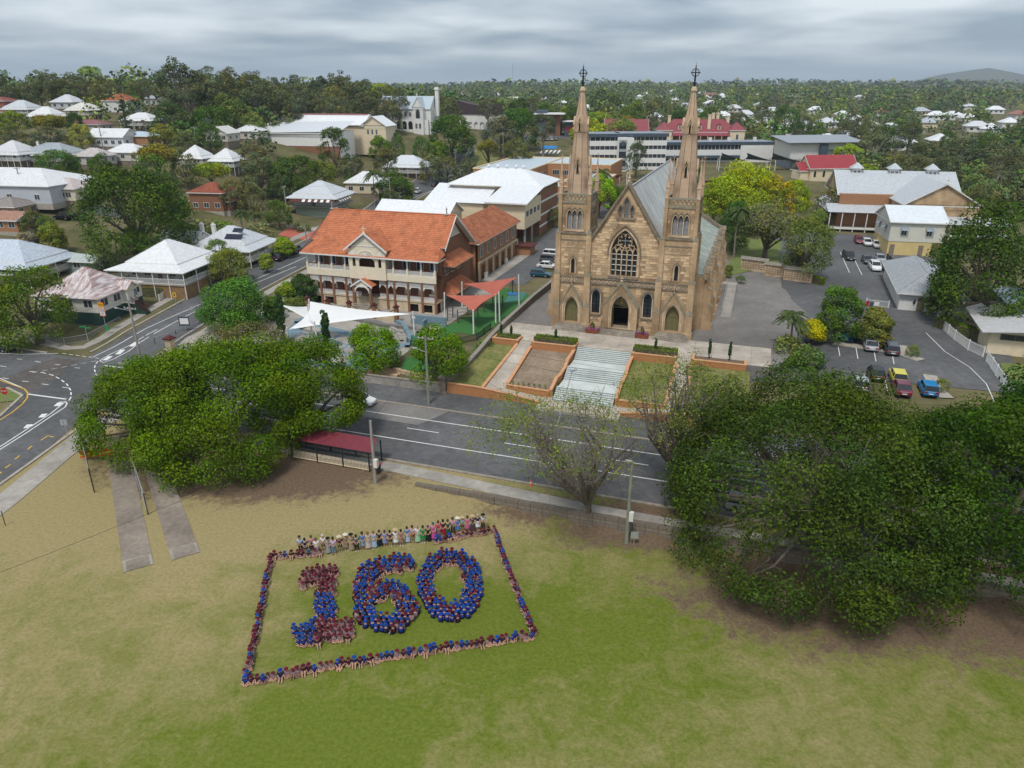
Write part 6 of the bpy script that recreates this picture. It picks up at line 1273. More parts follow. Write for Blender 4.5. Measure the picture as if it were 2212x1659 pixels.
p = at(695,247,10); t = thing('long_gabled_hall', 'long hall with bright white roof, pink ridge and cream gable ends', 'hall', (p[0],p[1],gz(p[0],p[1])), R(-12), None, .72); BX(-28,-9,-6,26,9,9).bd('wall', M['cream'], t); roofparts(t, 'gable', 54, 18, 9, 5, 1.0, RW_, gm='cream'); BX(-28,-1.0,13.9,27,.6,14.2).bd('ridge_skylight', M['sail_pink'], t); roofparts(t, 'gabley', 14, 14, 8.5, 5, .8, RW_, cx=33, cy=-2, name='cross_gable_roof', gm='cream'); BX(26,-9,-6,40,5,8.5).bd('cross_gable_wall', M['cream'], t); 
for k in range(3): window(t, 30+k*2.4, -9, 4.4, 1.0, 2.4, 'y-', 'white')
# parish hall on the right, its raised annex, the toilet block and the office
hr = sheet_roof((0.50,0.53,0.56), .15)
t = thing('parish_hall', 'stone parish hall with silver roof, white roof vents and a cross', 'hall', (97,186,4.0), R(-12))
BX(-14,-2,-2,14,16,9.2).bd('wall', M['brick_brown'], t); roofparts(t, 'gable', 28, 17, 8.9, 5.2, .5, hr, cy=8, gm='stone', fascia='white')
roofparts(t, 'gabley', 16, 24, 8.6, 4.9, .5, hr, cx=6, cy=-2, name='cross_roof', gm='stone', fascia='offwhite'); BX(-1.9,-13.9,-1,13.9,-2,8.6).bd('cross_wall', M['stone'], t)
q = MB(); q.box(5.85,-14.3,13.4,6.15,-14.1,15.0); q.box(5.4,-14.3,14.2,6.6,-14.1,14.45); q.bd('gable_cross', M['white'], t)
for x in (-9,0,9):
    q = MB(); q.box(x-1.1,7.0,12.6,x+1.1,9.0,14.6); q.bd('roof_vent', M['white'], t); q = MB(); q.frust([(x-1.6,6.4,14.6),(x+1.6,6.4,14.6),(x+1.6,9.6,14.6),(x-1.6,9.6,14.6)],[(x-.1,7.9,16),(x+.1,7.9,16),(x+.1,8.1,16),(x-.1,8.1,16)]); q.bd('vent_cap', hr, t)
    for s_ in (-.5,.5): window(t, x+s_, 7.0, 13.1, .6, .9, 'y-', 'white')
q = MB(); q.poly([(-17,-6,5.2),(-2,-6,5.2),(-2,-1.5,6.8),(-17,-1.5,6.8)]); q.bd('verandah_roof', hr, t); q = MB(); q.poly([(-17,-6,5.2),(-17,16,5.2),(-14,16,6.8),(-14,-1.5,6.8)]); q.bd('verandah_roof', hr, t)
for k in range(6): BX(-16.5+k*2.9,-5.8,-1,-16.3+k*2.9,-5.6,5.2).bd('verandah_post', M['white'], t)
BX(-16.8,-5.9,1.0,-2,-2,1.25).bd('verandah_floor', M['offwhite'], t)
q = MB(); q.poly([(7,-18.5,5.0),(20,-18.5,5.0),(20,-13.6,6.2),(7,-13.6,6.2)]); q.bd('side_verandah_roof', hr, t)
for k in range(5): BX(7.2+k*3,-18.3,-1,7.4+k*3,-18.1,5).bd('verandah_post', M['white'], t)
BX(7,-18.4,2.2,20,-13.8,2.5).bd('side_verandah_floor', M['offwhite'], t); rails(MB(), 7.2, 19.8, -18.2, 2.5, 1.0, .25, .06).bd('balustrade', M['offwhite'], t)
for k in range(2): window(t, 10+k*5, -13.9, 3.2, 1.2, 1.6, 'y-')
t = thing('raised_annex', 'white weatherboard annex raised on a cream base beside the car park', 'building', (88.5,162,4.0), R(-12)); BX(-5.4,-5.5,3.0,5.4,7,7.2).bd('wall', boards((0.66,0.64,0.56)), t); BX(-5.3,-5.4,-1,3.4,6.9,3.0).bd('cream_base', mat('yellow_render', (0.60,0.46,0.20), (0.68,0.53,0.25), 1, .8), t)
roofparts(t, 'gable', 11, 12.6, 7.2, 2.7, .4, sheet_roof((0.70,0.74,0.78), .06), cy=.7, gm='offwhite')
for x in (-2.6,2.4):
    window(t, x, -5.5, 4.4, 1.0, 1.3, 'y-'); q = MB(); q.poly([(x-.8,-6.4,5.5),(x+.8,-6.4,5.5),(x+.8,-5.52,6.1),(x-.8,-5.52,6.1)]); q.bd('window_hood', M['roof_grey'], t)
for y in (-2,3): window(t, -5.4, y, 4.4, 1.0, 1.3, 'x-'); q = MB(); q.poly([(-6.3,y-.8,5.5),(-6.3,y+.8,5.5),(-5.42,y+.8,6.1),(-5.42,y-.8,6.1)]); q.bd('window_hood', M['roof_grey'], t)
for x in (-4.4,1.4): BX(x-.5,-5.46,0,x+.5,-5.38,2.3).bd('doorway', M['stone_dark'], t)
for x in (4.9,): BX(x-.2,-5.3,-1,x+.2,-4.9,3).bd('post', M['brick_red'], t)
t = thing('toilet_block', 'white toilet block with grey hip roof at the car park gate', 'toilet block', SF(78,20)[:2]+(4.0,), R(-20)); BX(-3.9,-1.0,-1,3.9,22,3.0).bd('wall', M['white'], t)
roofparts(t, 'hip', 7.8, 23, 3.0, 2.6, .7, sheet_roof((0.36,0.38,0.40), .3), 14, cy=10.5)
for x in (-.75,.75): BX(x-.5,-1.04,0,x+.5,-.98,2.3).bd('doorway', M['stone_dark'], t)
BX(-.12,-1.1,-.5,.12,-.98,2.5).bd('pier', M['white'], t)
def figure_sign(x, skirt):
    q = MB(); q.lathe([(0,1.9),(.09,1.95),(.0,2.1)], x, -1.05, 6); q.prismy([(x-.1,1.5),(x+.1,1.5),(x+.12,1.88),(x-.12,1.88)] if not skirt else [(x-.2,1.3),(x+.2,1.3),(x+.08,1.88),(x-.08,1.88)], -1.06,-1.01); q.box(x-.09,-1.06,1.0,x-.02,-1.01,1.5); q.box(x+.02,-1.06,1.0,x+.09,-1.01,1.5); q.bd('figure_symbol', M['iron_black'], t)
figure_sign(-1.7, True); figure_sign(1.7, False)
for k in range(5): BX(-3.96,3+k*3.6,0,-3.9,5.4+k*3.6,2.2).bd('side_door', M['offwhite'], t)
t = thing('parish_office', 'cream parish office with low pale roof at the right edge', 'office', (75,97,4.0), R(-20)); BX(-8,-6,-1,12,9,3.4).bd('wall', M['cream'], t)
q = MB(); q.poly([(-9.2,-7,3.2),(-1,-7.6,4.2),(-1,10,4.9),(-9.2,10,3.6)]); q.poly([(-9.2,-7,3.1),(-9.2,10,3.5),(-1,10,4.8),(-1,-7.6,4.1)]); q.bd('grey_roof', sheet_roof((0.52,0.52,0.52), .12), t); q = MB(); q.poly([(-2,-6.5,3.6),(14,-6.5,3.0),(14,11,5.2),(-6,11,5.8)]); q.bd('blue_roof', sheet_roof((0.42,0.52,0.62), .12), t)
q = MB(); q.tube((0,3,4),(0,3,7),.12,n=8); q.bd('flue', M['offwhite'], t); window(t, -5, -6, 2.2, 3.4, .7, 'y-', 'stone_dark'); BX(-3,-6.7,0,-2,-6.1,1).bd('air_conditioner', M['offwhite'], t); BX(-1.6,-6.7,0,-.6,-6.1,1.4).bd('air_conditioner', M['offwhite'], t)
q = MB(); q.box(1.2,-6.06,.9,2.6,-6.0,2.4); q.bd('wall_sign', mat('sign_cream', (.7,.62,.42)), t); q = MB(); q.box(1.25,-6.09,.95,2.55,-6.06,1.2); q.bd('sign_band', mat('sign_blue', (.05,.2,.5)), t); q = MB(); q.box(1.5,-6.09,1.4,1.8,-6.06,2.2); q.bd('sign_figure', mat('sign_orange', (.75,.25,.05)), t)

# ------------------------------------------------------------------ grounds: car park, drive, playground
def pxsheet(name, quad, m, dz=0.05, n=8, z=None, kind='structure', **kw): 
    mb = patch(MB(), [at(*p)[:2] for p in quad], dz, n, n, flat=z); return mb.bd(name, M[m] if isinstance(m, str) else m, kind=kind, **kw)
patch(MB(), [(28,88),(62,80),(84,126),(44,112)], .06, 24, 24).bd('car_park', M['asphalt'], kind='structure')
patch(MB(), [(44,112),(84,126),(96,178),(66,182)], .055, 20, 24).bd('car_park', M['asphalt'], kind='structure')
patch(MB(), [(52,64),(70,58),(78,84),(60,80)], .07, 10, 14).bd('car_park_entry', M['asphalt'], kind='structure')
patch(MB(), [SF(-.5,20), SF(9.5,20), SF(12,110), SF(2,110)], .06, 10, 60).bd('school_drive', M['asphalt'], kind='structure')
patch(MB(), [SF(.2,21), SF(2.6,21), SF(3.2,46), SF(.2,46)], .075, 4, 20).bd('concrete_path', M['concrete'], kind='structure')
patch(MB(), [SF(-36,-26), SF(2,-26), SF(6,20), SF(-34,2)], .03, 30, 30).bd('school_yard', M['concrete'], kind='structure')
pxsheet('court', [(575,790),(790,800),(880,745),(640,690)], 'softfall_blue', .06, 12)
# pale court pads, each a slab
A4 = [at(*p)[:2] for p in ((592,768),(745,790),(815,745),(668,700))]
for i in range(4):
    for j in range(3):
        f = lambda s, r: tuple((1-s)*(1-r)*A4[0][k]+s*(1-r)*A4[1][k]+s*r*A4[2][k]+(1-s)*r*A4[3][k] for k in (0,1))
        patch(MB(), [f((i+.08)/4,(j+.08)/3), f((i+.92)/4,(j+.08)/3), f((i+.92)/4,(j+.92)/3), f((i+.08)/4,(j+.92)/3)], .09, 2, 2).bd('court_pad', M['concrete'], kind='structure')
pxsheet('artificial_turf', [(893,735),(985,718),(1130,625),(1000,690)], 'turf_green', .075, 14)
pxsheet('artificial_turf', [(985,718),(1040,728),(1150,640),(1090,622)], 'turf_green', .07, 14)
pxsheet('teal_softfall', [(880,748),(960,745),(985,720),(893,722)], 'turf_teal', .085, 8)
pxsheet('teal_softfall', [(1090,655),(1128,648),(1138,632),(1100,634)], 'turf_teal', .095, 6)
pxsheet('artificial_turf', [(862,806),(930,800),(945,770),(880,772)], 'turf_green', .08, 6)
pxsheet('timber_deck', [(785,818),(850,830),(870,800),(800,792)], 'wood_deck', .11, 6)
pxsheet('timber_deck', [(930,838),(985,846),(1000,826),(945,815)], 'wood_deck', .11, 6)
def arcwall(label, pts, w, h, m, dz=0):
    P = [at(*p)[:2] for p in pts]; x, y = P[0]; t = tag(ribbon(MB(), P, -w/2, w/2, h, h+.6).bd('seat_wall', M[m]), label, 'seat wall', 'curved seat walls of the playground', 'thing'); return t
arcwall('curved grey seat wall behind the white sails', [(640,700),(690,676),(760,670),(830,682),(872,704),(885,728),(880,752)], .7, .5, 'softfall_blue')
arcwall('curved pale step inside the grey seat wall', [(650,712),(700,690),(765,684),(825,696),(858,716),(868,738)], .5, .3, 'concrete')
arcwall('curved grey bench ledge at the foot of the school front', [(760,690),(830,706),(905,712),(905,722)], .8, .5, 'asphalt_old')
t = thing('play_wall', 'short blue grey wall at the corner of the green play area', 'wall', at(925,703), R(-17)); BX(-3,-.15,-.5,3.2,.15,1.6).bd('wall_panel', M['softfall_blue'], t); BX(-.4,-1.6,-.5,-.1,-.15,1.2).bd('return_panel', M['softfall_blue'], t); BX(-2.8,-.17,1.0,-2.2,-.15,1.4).bd('notice', M['white'], t)
def up(u, v, h): x, y, z = at(u, v, h); return (x, y, z+h)
sail('large white shade sail reaching right from the central mast', [up(670,651,6.0), up(889,678,3.6), up(623,712,2.6), up(650,700,2.9)][:3], M['sail_white'], 'white sails over the court')
sail('smaller white shade sail reaching to the left cypress', [up(605,658,4.6), up(664,662,5.4), up(678,698,3.4)], M['sail_white'], 'white sails over the court')
sail('near terracotta shade sail over the green play area', [up(962,637,4.4), up(1075,635,4.8), up(1022,673,3.6)], M['sail_terra'], 'terracotta sails over the play area')
sail('far terracotta shade sail over the green play area', [up(1000,613,4.2), up(1118,598,5.2), up(1070,640,4.4)], M['sail_terra'], 'terracotta sails over the play area')
for lab, u, v in (('climbing frame of black poles and nets under the near sail',1000,690),('climbing frame with nets and blue posts under the far sail',1055,668)):
    t = thing('climbing_frame', lab, 'climbing frame', at(u,v), .3, 'playground equipment')
    for k in range(6): a_ = k*1.05; q = MB(); q.tube((2.6*math.cos(a_),2.0*math.sin(a_),-.2),(2.6*math.cos(a_),2.0*math.sin(a_),2.3+.5*(k%2)),.09,n=6); q.bd('post', M['dark_blue'], t)
    q = MB()
    for k in range(6):
        a_, b_ = k*1.05, (k+1)*1.05
        for z_ in (.6,1.2,1.8): q.tube((2.6*math.cos(a_),2*math.sin(a_),z_),(2.6*math.cos(b_),2*math.sin(b_),z_+.3),.025,n=4)
    q.bd('net', M['iron_black'], t)
t = thing('spinner', 'blue net spinner on a round teal pad by the drive', 'play spinner', at(1107,636), 0, 'playground equipment'); q = MB(); q.lathe([(0,.25),(1.0,.25),(1.0,.1),(0,.1)],0,0,14); q.bd('disc', mat('play_blue', (.05,.2,.45)), t); q = MB(); q.tube((0,0,0),(0,0,3.2),.07); q.bd('pole', M['iron_black'], t); q = MB()
for k in range(10): a_ = k*.628; q.tube((0,0,3.1),(.95*math.cos(a_),.95*math.sin(a_),.3),.02,n=4)
q.bd('net', M['iron_black'], t)
# pale sandstone kerb blocks of the deck gardens, one by one
G4 = 'sandstone garden blocks'; SB = BX(-.6,-.25,-.4,.6,.25,.45).mesh('sandstone_block'); SB.materials.append(M['stone_pale'])
P1 = [at(*p) for p in ((858,802),(872,806),(886,809),(900,812),(914,813),(845,822),(852,815),(862,832),(878,836),(894,838),(910,834),(925,820))]
t = thing('garden_block_wall', 'ring of pale sandstone blocks round the bare planter by the deck', 'garden wall', P1[0], 0)
for i, p in enumerate(P1): put('sandstone_block', SB, t, loc=(p[0]-P1[0][0],p[1]-P1[0][1],p[2]-P1[0][2]), rz=R(-17+rnd.uniform(-8,8)))
# school fence curls: rendered wall with scooped top and brick pillars in front of the school
t = thing('scalloped_wall', 'cream wall with scooped maroon coping and brick pillars before the school', 'wall', SF(-13,-6)+(1.9,), SA)
for k, x in enumerate((-8.5,-4.6,-.5,4.2,8.2)): BX(x-.3,-.3,-.5,x+.3,.3,2.6).bd('brick_pillar', M['brick_red'], t); q = MB(); q.box(x-.42,-.42,2.6,x+.42,.42,2.8); q.lathe([(.2,2.8),(.28,3.0),(.0,3.2)],x,0,8); q.bd('pillar_cap', M['maroon'], t)
for x0, x1 in ((-8.2,-4.9),(-4.3,-.8),(-.2,3.9),(4.5,7.9)):
    n = 10; top = [(x0+(x1-x0)*i/n, 2.1-.75*math.sin(math.pi*i/n)**1.5) for i in range(n+1)]
    q = MB(); q.prismy([(x0,-.5),(x1,-.5)]+top[::-1], -.12, .12); q.bd('wall_panel', M['render_cream'], t); q = MB(); q.path([(x,0,z) for x, z in top], .13, 6); q.bd('coping', M['maroon'], t)
# ------------------------------------------------------------------ trees
def rdir(n, up=0.0):
    v = nr.normal(size=(n,3)); v[:,2] += up; return v/np.linalg.norm(v,axis=1)[:,None]
def leaves(pos, nrm, size, tint):
    """one small quad per leaf spray"""
    n = len(pos); t = np.cross(nrm, rdir(n)); t /= np.linalg.norm(t,axis=1)[:,None]+1e-9; b = np.cross(nrm, t)
    s = (size*nr.uniform(.65,1.35,n))[:,None]; e = s*nr.uniform(.55,.95,n)[:,None]
    V = np.stack([pos-t*s*.5, pos+b*e*.42-t*s*.05, pos+t*s*.5, pos-b*e*.42+t*s*.05], 1).reshape(-1,3)
    Q = np.arange(n*4).reshape(-1,4); C4 = np.repeat(tint, 4, axis=0)
    return V, Q, C4
def crown(cfg):
    """blobs of leaf sprays spread over a crown; unit: tree height 1, crown radius 1 in plan"""
    nb, lp, ls, br = cfg['nb'], cfg['lp'], cfg['ls'], cfg['br']; zc, rz = cfg.get('zc',.62), cfg.get('rz',.36); sh = cfg.get('sh',.55); low = cfg.get('low',-.45); asp = cfg['asp']
    cs = []
    while len(cs) < nb:
        d = rdir(1)[0]
        if d[2] < low: continue
        f = nr.uniform(sh,1)**.8; 
        if cfg.get('cone'): zz = nr.uniform(-1,1); rr = (1-(zz+1)/2)*.95+.05; d = np.array([math.cos(nr.uniform(0,6.28)),math.sin(nr.uniform(0,6.28)),0]); d[:2] = rdir(1)[0,:2]; d[:2] /= np.linalg.norm(d[:2]); cs.append(np.array([d[0]*rr*f,d[1]*rr*f,zz])); continue
        if cfg.get('dome') and d[2] < 0: hh = math.hypot(d[0],d[1])+1e-6; k_ = nr.uniform(.8,1.02); cs.append(np.array([d[0]/hh*k_,d[1]/hh*k_,d[2]*1.0])); continue
        cs.append(d*f*nr.uniform(.8,1.05))
    cs = np.array(cs); keep = 1-br*.75
    P, N, T_ = [], [], []
    for c in cs:
        cen = np.array([c[0]*keep,c[1]*keep,c[2]]); r = br*nr.uniform(.7,1.3); n = int(lp*nr.uniform(.7,1.3)*(r/br)**2)
        d = rdir(n, .35); out = c/(np.linalg.norm(c)+1e-6); d = d[(d@out) > -.35]
        rad = r*nr.uniform(.62,1.06,len(d)) if not cfg.get('sparse') else r*nr.uniform(.1,1.1,len(d))
        # blob in real metres: plan radius r*asp, a little flatter than wide
        p = np.stack([cen[0]*1.0+d[:,0]*rad, cen[1]+d[:,1]*rad, (zc+cen[2]*rz)*1.0+d[:,2]*rad*asp*cfg.get('fl',.8)], 1)
        P.append(p); n2 = d*.75+rdir(len(d))*.65+np.array([0,0,.3]); N.append(n2/np.linalg.norm(n2,axis=1)[:,None])
        b = nr.uniform(.78,1.2); y = nr.uniform(-1,1); base = np.array([b*(1+.16*y),b,b*(1-.2*y),1])
        tip = np.clip((rad/r-.8)*2.2,0,.5)[:,None]*np.clip(d[:,2:3]+.2,0,1)*cfg.get('tip',.7)  # lighter new growth at clump tops; also paints light from above into the tint
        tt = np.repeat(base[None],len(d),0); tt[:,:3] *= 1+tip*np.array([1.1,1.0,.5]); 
        if cfg.get('bloom'):
            m_ = nr.uniform(size=len(d)) < cfg['bloom'][0]; tt[m_,:3] = cfg['bloom'][1]
        T_.append(tt)
    return np.concatenate(P), np.concatenate(N), np.concatenate(T_), cs, keep
def limbs(cs, keep, cfg, h, r, tr):
    q = MB(); zf = cfg.get('fork',.25); q.tube((0,0,-.4),(0,0,h*zf*.5),tr*1.35,tr,7); q.tube((0,0,h*zf*.5),(0,0,h*zf),tr,tr*.9,7)
    nl = min(len(cs), cfg.get('nl',14))
    for c in cs[:nl]:
        e = Vector((c[0]*keep*r,c[1]*keep*r,h*(cfg.get('zc',.62)+c[2]*cfg.get('rz',.36)))); a = Vector((0,0,h*zf*nr.uniform(.75,1))); m = a.lerp(e,.5)+Vector((nr.normal()*.06*r,nr.normal()*.06*r,.04*h)); m2 = a.lerp(e,.8)+Vector((nr.normal()*.06*r,nr.normal()*.06*r,.05*h))
        e = a.lerp(e,.9); q.path([a,m,m2,e],[tr*.5,tr*.28,tr*.14,tr*.04],5)
        if cfg.get('twig'):
            for k in range(cfg['twig']):
                s_ = nr.uniform(.35,1); b = a.lerp(e,s_)+Vector((0,0,.03*h)); dv = Vector(rdir(1,.5)[0])*r*nr.uniform(.15,.38); q.path([b,b+dv*.55+Vector((0,0,.02*h)),b+dv],[tr*.075,tr*.045,tr*.02],3)
    return q
TYPES = {   # height:radius aspect, blob counts, look
 'fig':   dict(dome=1,nb=44,lp=95,ls=.075,br=.30,zc=.53,rz=.45,sh=.72,low=-.9,fork=.22,col=[(.052,.092,.013),(.060,.100,.016),(.046,.084,.013)]),
 'round': dict(dome=1,nb=34,lp=90,ls=.09,br=.34,zc=.55,rz=.43,sh=.65,low=-.88,fork=.25,col=[(0.083,0.137,0.029),(0.096,0.158,0.035),(0.076,0.130,0.032)]),
 'olive': dict(dome=1,nb=34,lp=75,ls=.085,br=.30,zc=.56,rz=.42,sh=.6,low=-.85,fork=.28,col=[(0.119,0.130,0.049),(0.135,0.144,0.058),(0.106,0.119,0.049)]),
 'gum':   dict(nb=30,lp=62,ls=.085,br=.27,zc=.64,rz=.36,sh=.6,low=-.7,fork=.42,nl=20,fl=.7,col=[(0.096,0.112,0.052),(0.109,0.123,0.058),(0.086,0.102,0.052)],bark='bark_pale'),
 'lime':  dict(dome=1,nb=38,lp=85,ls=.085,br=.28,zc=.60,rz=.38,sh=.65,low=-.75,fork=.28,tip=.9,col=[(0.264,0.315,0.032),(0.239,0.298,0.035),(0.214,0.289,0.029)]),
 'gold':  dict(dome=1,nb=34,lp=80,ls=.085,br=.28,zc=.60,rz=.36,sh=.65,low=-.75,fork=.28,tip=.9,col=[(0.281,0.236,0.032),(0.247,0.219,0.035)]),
 'umb':   dict(nb=34,lp=80,ls=.08,br=.28,zc=.72,rz=.20,sh=.5,low=-.3,fork=.4,col=[(0.157,0.154,0.029),(0.173,0.149,0.029)]),
 'jac':   dict(nb=34,lp=46,ls=.07,br=.27,zc=.66,rz=.32,sh=.45,low=-.6,fork=.22,nl=24,twig=3,sparse=1,col=[(0.157,0.172,0.058)],bark='bark',bloom=(.07,(1.5,1.0,5.0))),
 'fran':  dict(nb=26,lp=80,ls=.08,br=.30,zc=.62,rz=.34,sh=.6,low=-.4,fork=.25,col=[(0.124,0.175,0.041)],bloom=(.10,(4,3.4,8))),
 'pine':  dict(nb=60,lp=34,ls=.10,br=.24,zc=.52,rz=.47,sh=.7,fork=.9,cone=1,nl=0,fl=.5,col=[(0.036,0.070,0.026),(0.049,0.079,0.029)]),
 'cyp':   dict(nb=46,lp=70,ls=.16,br=.55,zc=.5,rz=.49,sh=.2,low=-1,fork=.1,nl=0,fl=.5,col=[(0.036,0.074,0.023)]),
 'shrub': dict(dome=1,nb=16,lp=70,ls=.13,br=.42,zc=.45,rz=.42,sh=.4,low=-.6,fork=.1,nl=3,col=[(0.091,0.149,0.032),(0.074,0.123,0.029),(0.116,0.149,0.043)]),
}
ADJ = {'fig':'dense dark green fig tree','round':'rounded mid green tree','olive':'olive green leafy tree','gum':'tall loose gum tree','lime':'bright lime green tree','gold':'golden yellow leaved tree','umb':'flat topped yellow olive tree','jac':'sparse jacaranda with mauve blossom','fran':'low tree dotted with pale blossom','pine':'dark conical pine','cyp':'slim dark cypress','shrub':'leafy garden shrub','palm':'feathery palm'}
PROTO = {}
def proto(tp, v, asp, lod=1.0):
    k = (tp, v, round(asp,1), lod)
    if k not in PROTO:
        c = dict(TYPES[tp]); c['asp'] = 1/asp; c['nb'] = int(c['nb']*(1.6 if lod > 1 else 1)); c['lp'] = int(c['lp']*lod*1.45); c['ls'] = c['ls']*.84/(lod**.5)
        if lod > 1: c['br'] *= .82
        H, RR = 10.0, 10.0/asp
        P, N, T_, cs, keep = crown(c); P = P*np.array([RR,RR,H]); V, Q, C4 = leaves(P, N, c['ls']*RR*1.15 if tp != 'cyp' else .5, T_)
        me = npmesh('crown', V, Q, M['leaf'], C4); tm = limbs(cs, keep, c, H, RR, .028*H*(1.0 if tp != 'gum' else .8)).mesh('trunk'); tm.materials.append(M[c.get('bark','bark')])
        PROTO[k] = (me, tm)
    return PROTO[k]
def palm_mesh(seed, nf=26, L=.34):
    q = MB(); nr2 = random.Random(seed)
    for i in range(nf):
        a = i*2.4; el = nr2.uniform(-.5,1.15); pts = []
        for k in range(7):
            s = k/6; r = L*s*math.cos(el*(1-s*.3)); z = L*(s*math.sin(el)-.75*s*s*(1.1 if el > 0 else .8)); pts.append((r*math.cos(a),r*math.sin(a),z))
        sd_ = Vector((-math.sin(a),math.cos(a),0))
        for k in range(6):
            w0, w1 = .055*math.sin(math.pi*min(1,(k+.6)/6.6)), .055*math.sin(math.pi*min(1,(k+1.6)/6.6)); p, r_ = Vector(pts[k]), Vector(pts[k+1]); dz = Vector((0,0,-.5))
            for s in (-1,1):
                for j in range(2):
                    f0, f1 = j/2, (j+.75)/2; a0, a1 = p.lerp(r_,f0), p.lerp(r_,f1); q.poly([a0,a1,a1+sd_*s*w1+dz*w1+(r_-p)*.4,a0+sd_*s*w0+dz*w0+(r_-p)*.3])
    return q
def palm_tree(x, y, h, label, col=(.06,.085,.028), spread=1.0, skirt=False):
    if 'palm' not in PROTO:
        for v in range(3):
            q = palm_mesh(v); me = q.mesh('fronds'); me.materials.append(M['leaf']); ca = me.color_attributes.new('tint','FLOAT_COLOR','POINT'); ca.data.foreach_set('color', np.ones(len(me.vertices)*4,np.float32)); PROTO[('palm',v)] = me
        PROTO['palm'] = 1
    z = gz(x,y); t = thing('palm_tree', label, 'palm', (x,y,z), rnd.uniform(0,6), 'palms'); q = MB(); q.path([(0,0,-.5),(.02*h,0,h*.4),(0,.02*h,h*.78)],[.19,.15,.12],7); q.bd('trunk', M['bark_pale'], t)
    put('fronds', PROTO[('palm',rnd.randrange(3))], t, loc=(0,.02*h,h*.78), scale=10*.9*spread, color=col)
    if skirt: q = MB(); q.lathe([(.15,h*.76),(.5,h*.6),(.65,h*.5),(.5,h*.48)],0,0,9); q.bd('dead_frond_skirt', M['bark'], t)
    return t
TREES = []
def tree_at(x, y, h, r, tp, label, group=None, col=None, lod=1.0, rot=None, name=None):
    c = TYPES[tp]; asp = max(.8, min(6, h/r)); asp = max(1,round(asp)); me, tm = proto(tp, rnd.randrange(2), asp, 1.05 if tp != 'shrub' else .7)
    k = rnd.uniform(.88,1.14); cc = col or rnd.choice(c['col']); cc = (cc[0]*k*rnd.uniform(.95,1.06),cc[1]*k,cc[2]*k)
    t = thing(name or ('shrub' if tp == 'shrub' else 'tree'), label, 'shrub' if tp == 'shrub' else 'tree', (x,y,gz(x,y)), rot if rot is not None else rnd.uniform(0,6.28), group); sc_ = (r/(10/asp), r/(10/asp), h/10)
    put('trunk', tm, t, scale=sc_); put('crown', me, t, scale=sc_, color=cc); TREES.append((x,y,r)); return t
def big_tree(x, y, h, r, tp, label, nb, lp, ls, br, col, **kw):
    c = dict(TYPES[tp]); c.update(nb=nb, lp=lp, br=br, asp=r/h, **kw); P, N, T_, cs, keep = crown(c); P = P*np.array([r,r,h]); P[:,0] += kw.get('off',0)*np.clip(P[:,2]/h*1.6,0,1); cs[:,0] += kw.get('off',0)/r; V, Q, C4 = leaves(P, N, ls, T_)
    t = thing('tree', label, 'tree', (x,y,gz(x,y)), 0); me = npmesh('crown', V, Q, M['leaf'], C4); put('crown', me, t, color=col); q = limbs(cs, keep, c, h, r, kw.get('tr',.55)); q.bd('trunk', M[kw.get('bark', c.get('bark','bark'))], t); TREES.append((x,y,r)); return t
# the great street trees in front
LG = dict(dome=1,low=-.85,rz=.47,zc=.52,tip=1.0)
big_tree(-40.6,74.0,10.2,7.6,'fig','dense green street tree at the far left of the field edge', 105,600,.235,.22,(.074,.128,.007),**LG)
big_tree(-31.8,72.0,12.6,9.8,'fig','broad dense green street tree in the middle of the left trio', 155,680,.235,.19,(.074,.126,.007),**LG)
big_tree(-23.4,75.8,11.8,6.9,'fig','dense green street tree overhanging the bus shelter', 100,600,.235,.22,(.070,.122,.008),dome=1,low=-.6,rz=.45,zc=.55,tip=1.0)
big_tree(-35.5,89.5,9.5,7.6,'jac','brownish jacaranda going bare behind the left street trees', 80,170,.24,.2,(.12,.115,.045),nl=50,twig=4,tr=.4,bloom=(.03,(1.6,1.2,4.2)))
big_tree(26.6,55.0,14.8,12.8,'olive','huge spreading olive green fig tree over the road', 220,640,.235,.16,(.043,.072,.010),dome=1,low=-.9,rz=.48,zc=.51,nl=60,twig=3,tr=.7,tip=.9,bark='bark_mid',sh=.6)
big_tree(42.6,53.0,13.6,11.2,'fig','very dark green fig tree at the right edge', 170,560,.25,.185,(.030,.066,.004),dome=1,low=-.96,rz=.48,zc=.51,tr=.8)
big_tree(55,66,11,7.5,'fig','dark green tree beyond the right edge fig', 80,300,.36,.25,(.034,.075,.009),**LG)
big_tree(7.2,59.6,13.0,9.6,'jac','nearly bare jacaranda leaning over the retaining wall', 150,75,.17,.17,(.14,.18,.03),nl=26,twig=26,tr=.42,fork=.10,low=-.45,bark='bark_mid',off=-3.2,bloom=(.08,(1.6,1.1,6.5)))
big_tree(16.4,64.6,14.6,7.6,'jac','nearly bare jacaranda beside the big spreading fig', 130,75,.17,.18,(.13,.165,.03),nl=26,twig=24,tr=.42,fork=.16,low=-.3,bark='bark_mid',bloom=(.08,(1.6,1.1,6.5)))
big_tree(21.5,72.5,10.5,4.6,'jac','small jacaranda between the fig and the brick wall', 46,60,.26,.2,(.12,.15,.04),nl=40,twig=5,tr=.3,bloom=(.08,(1.6,1.1,6.5)))
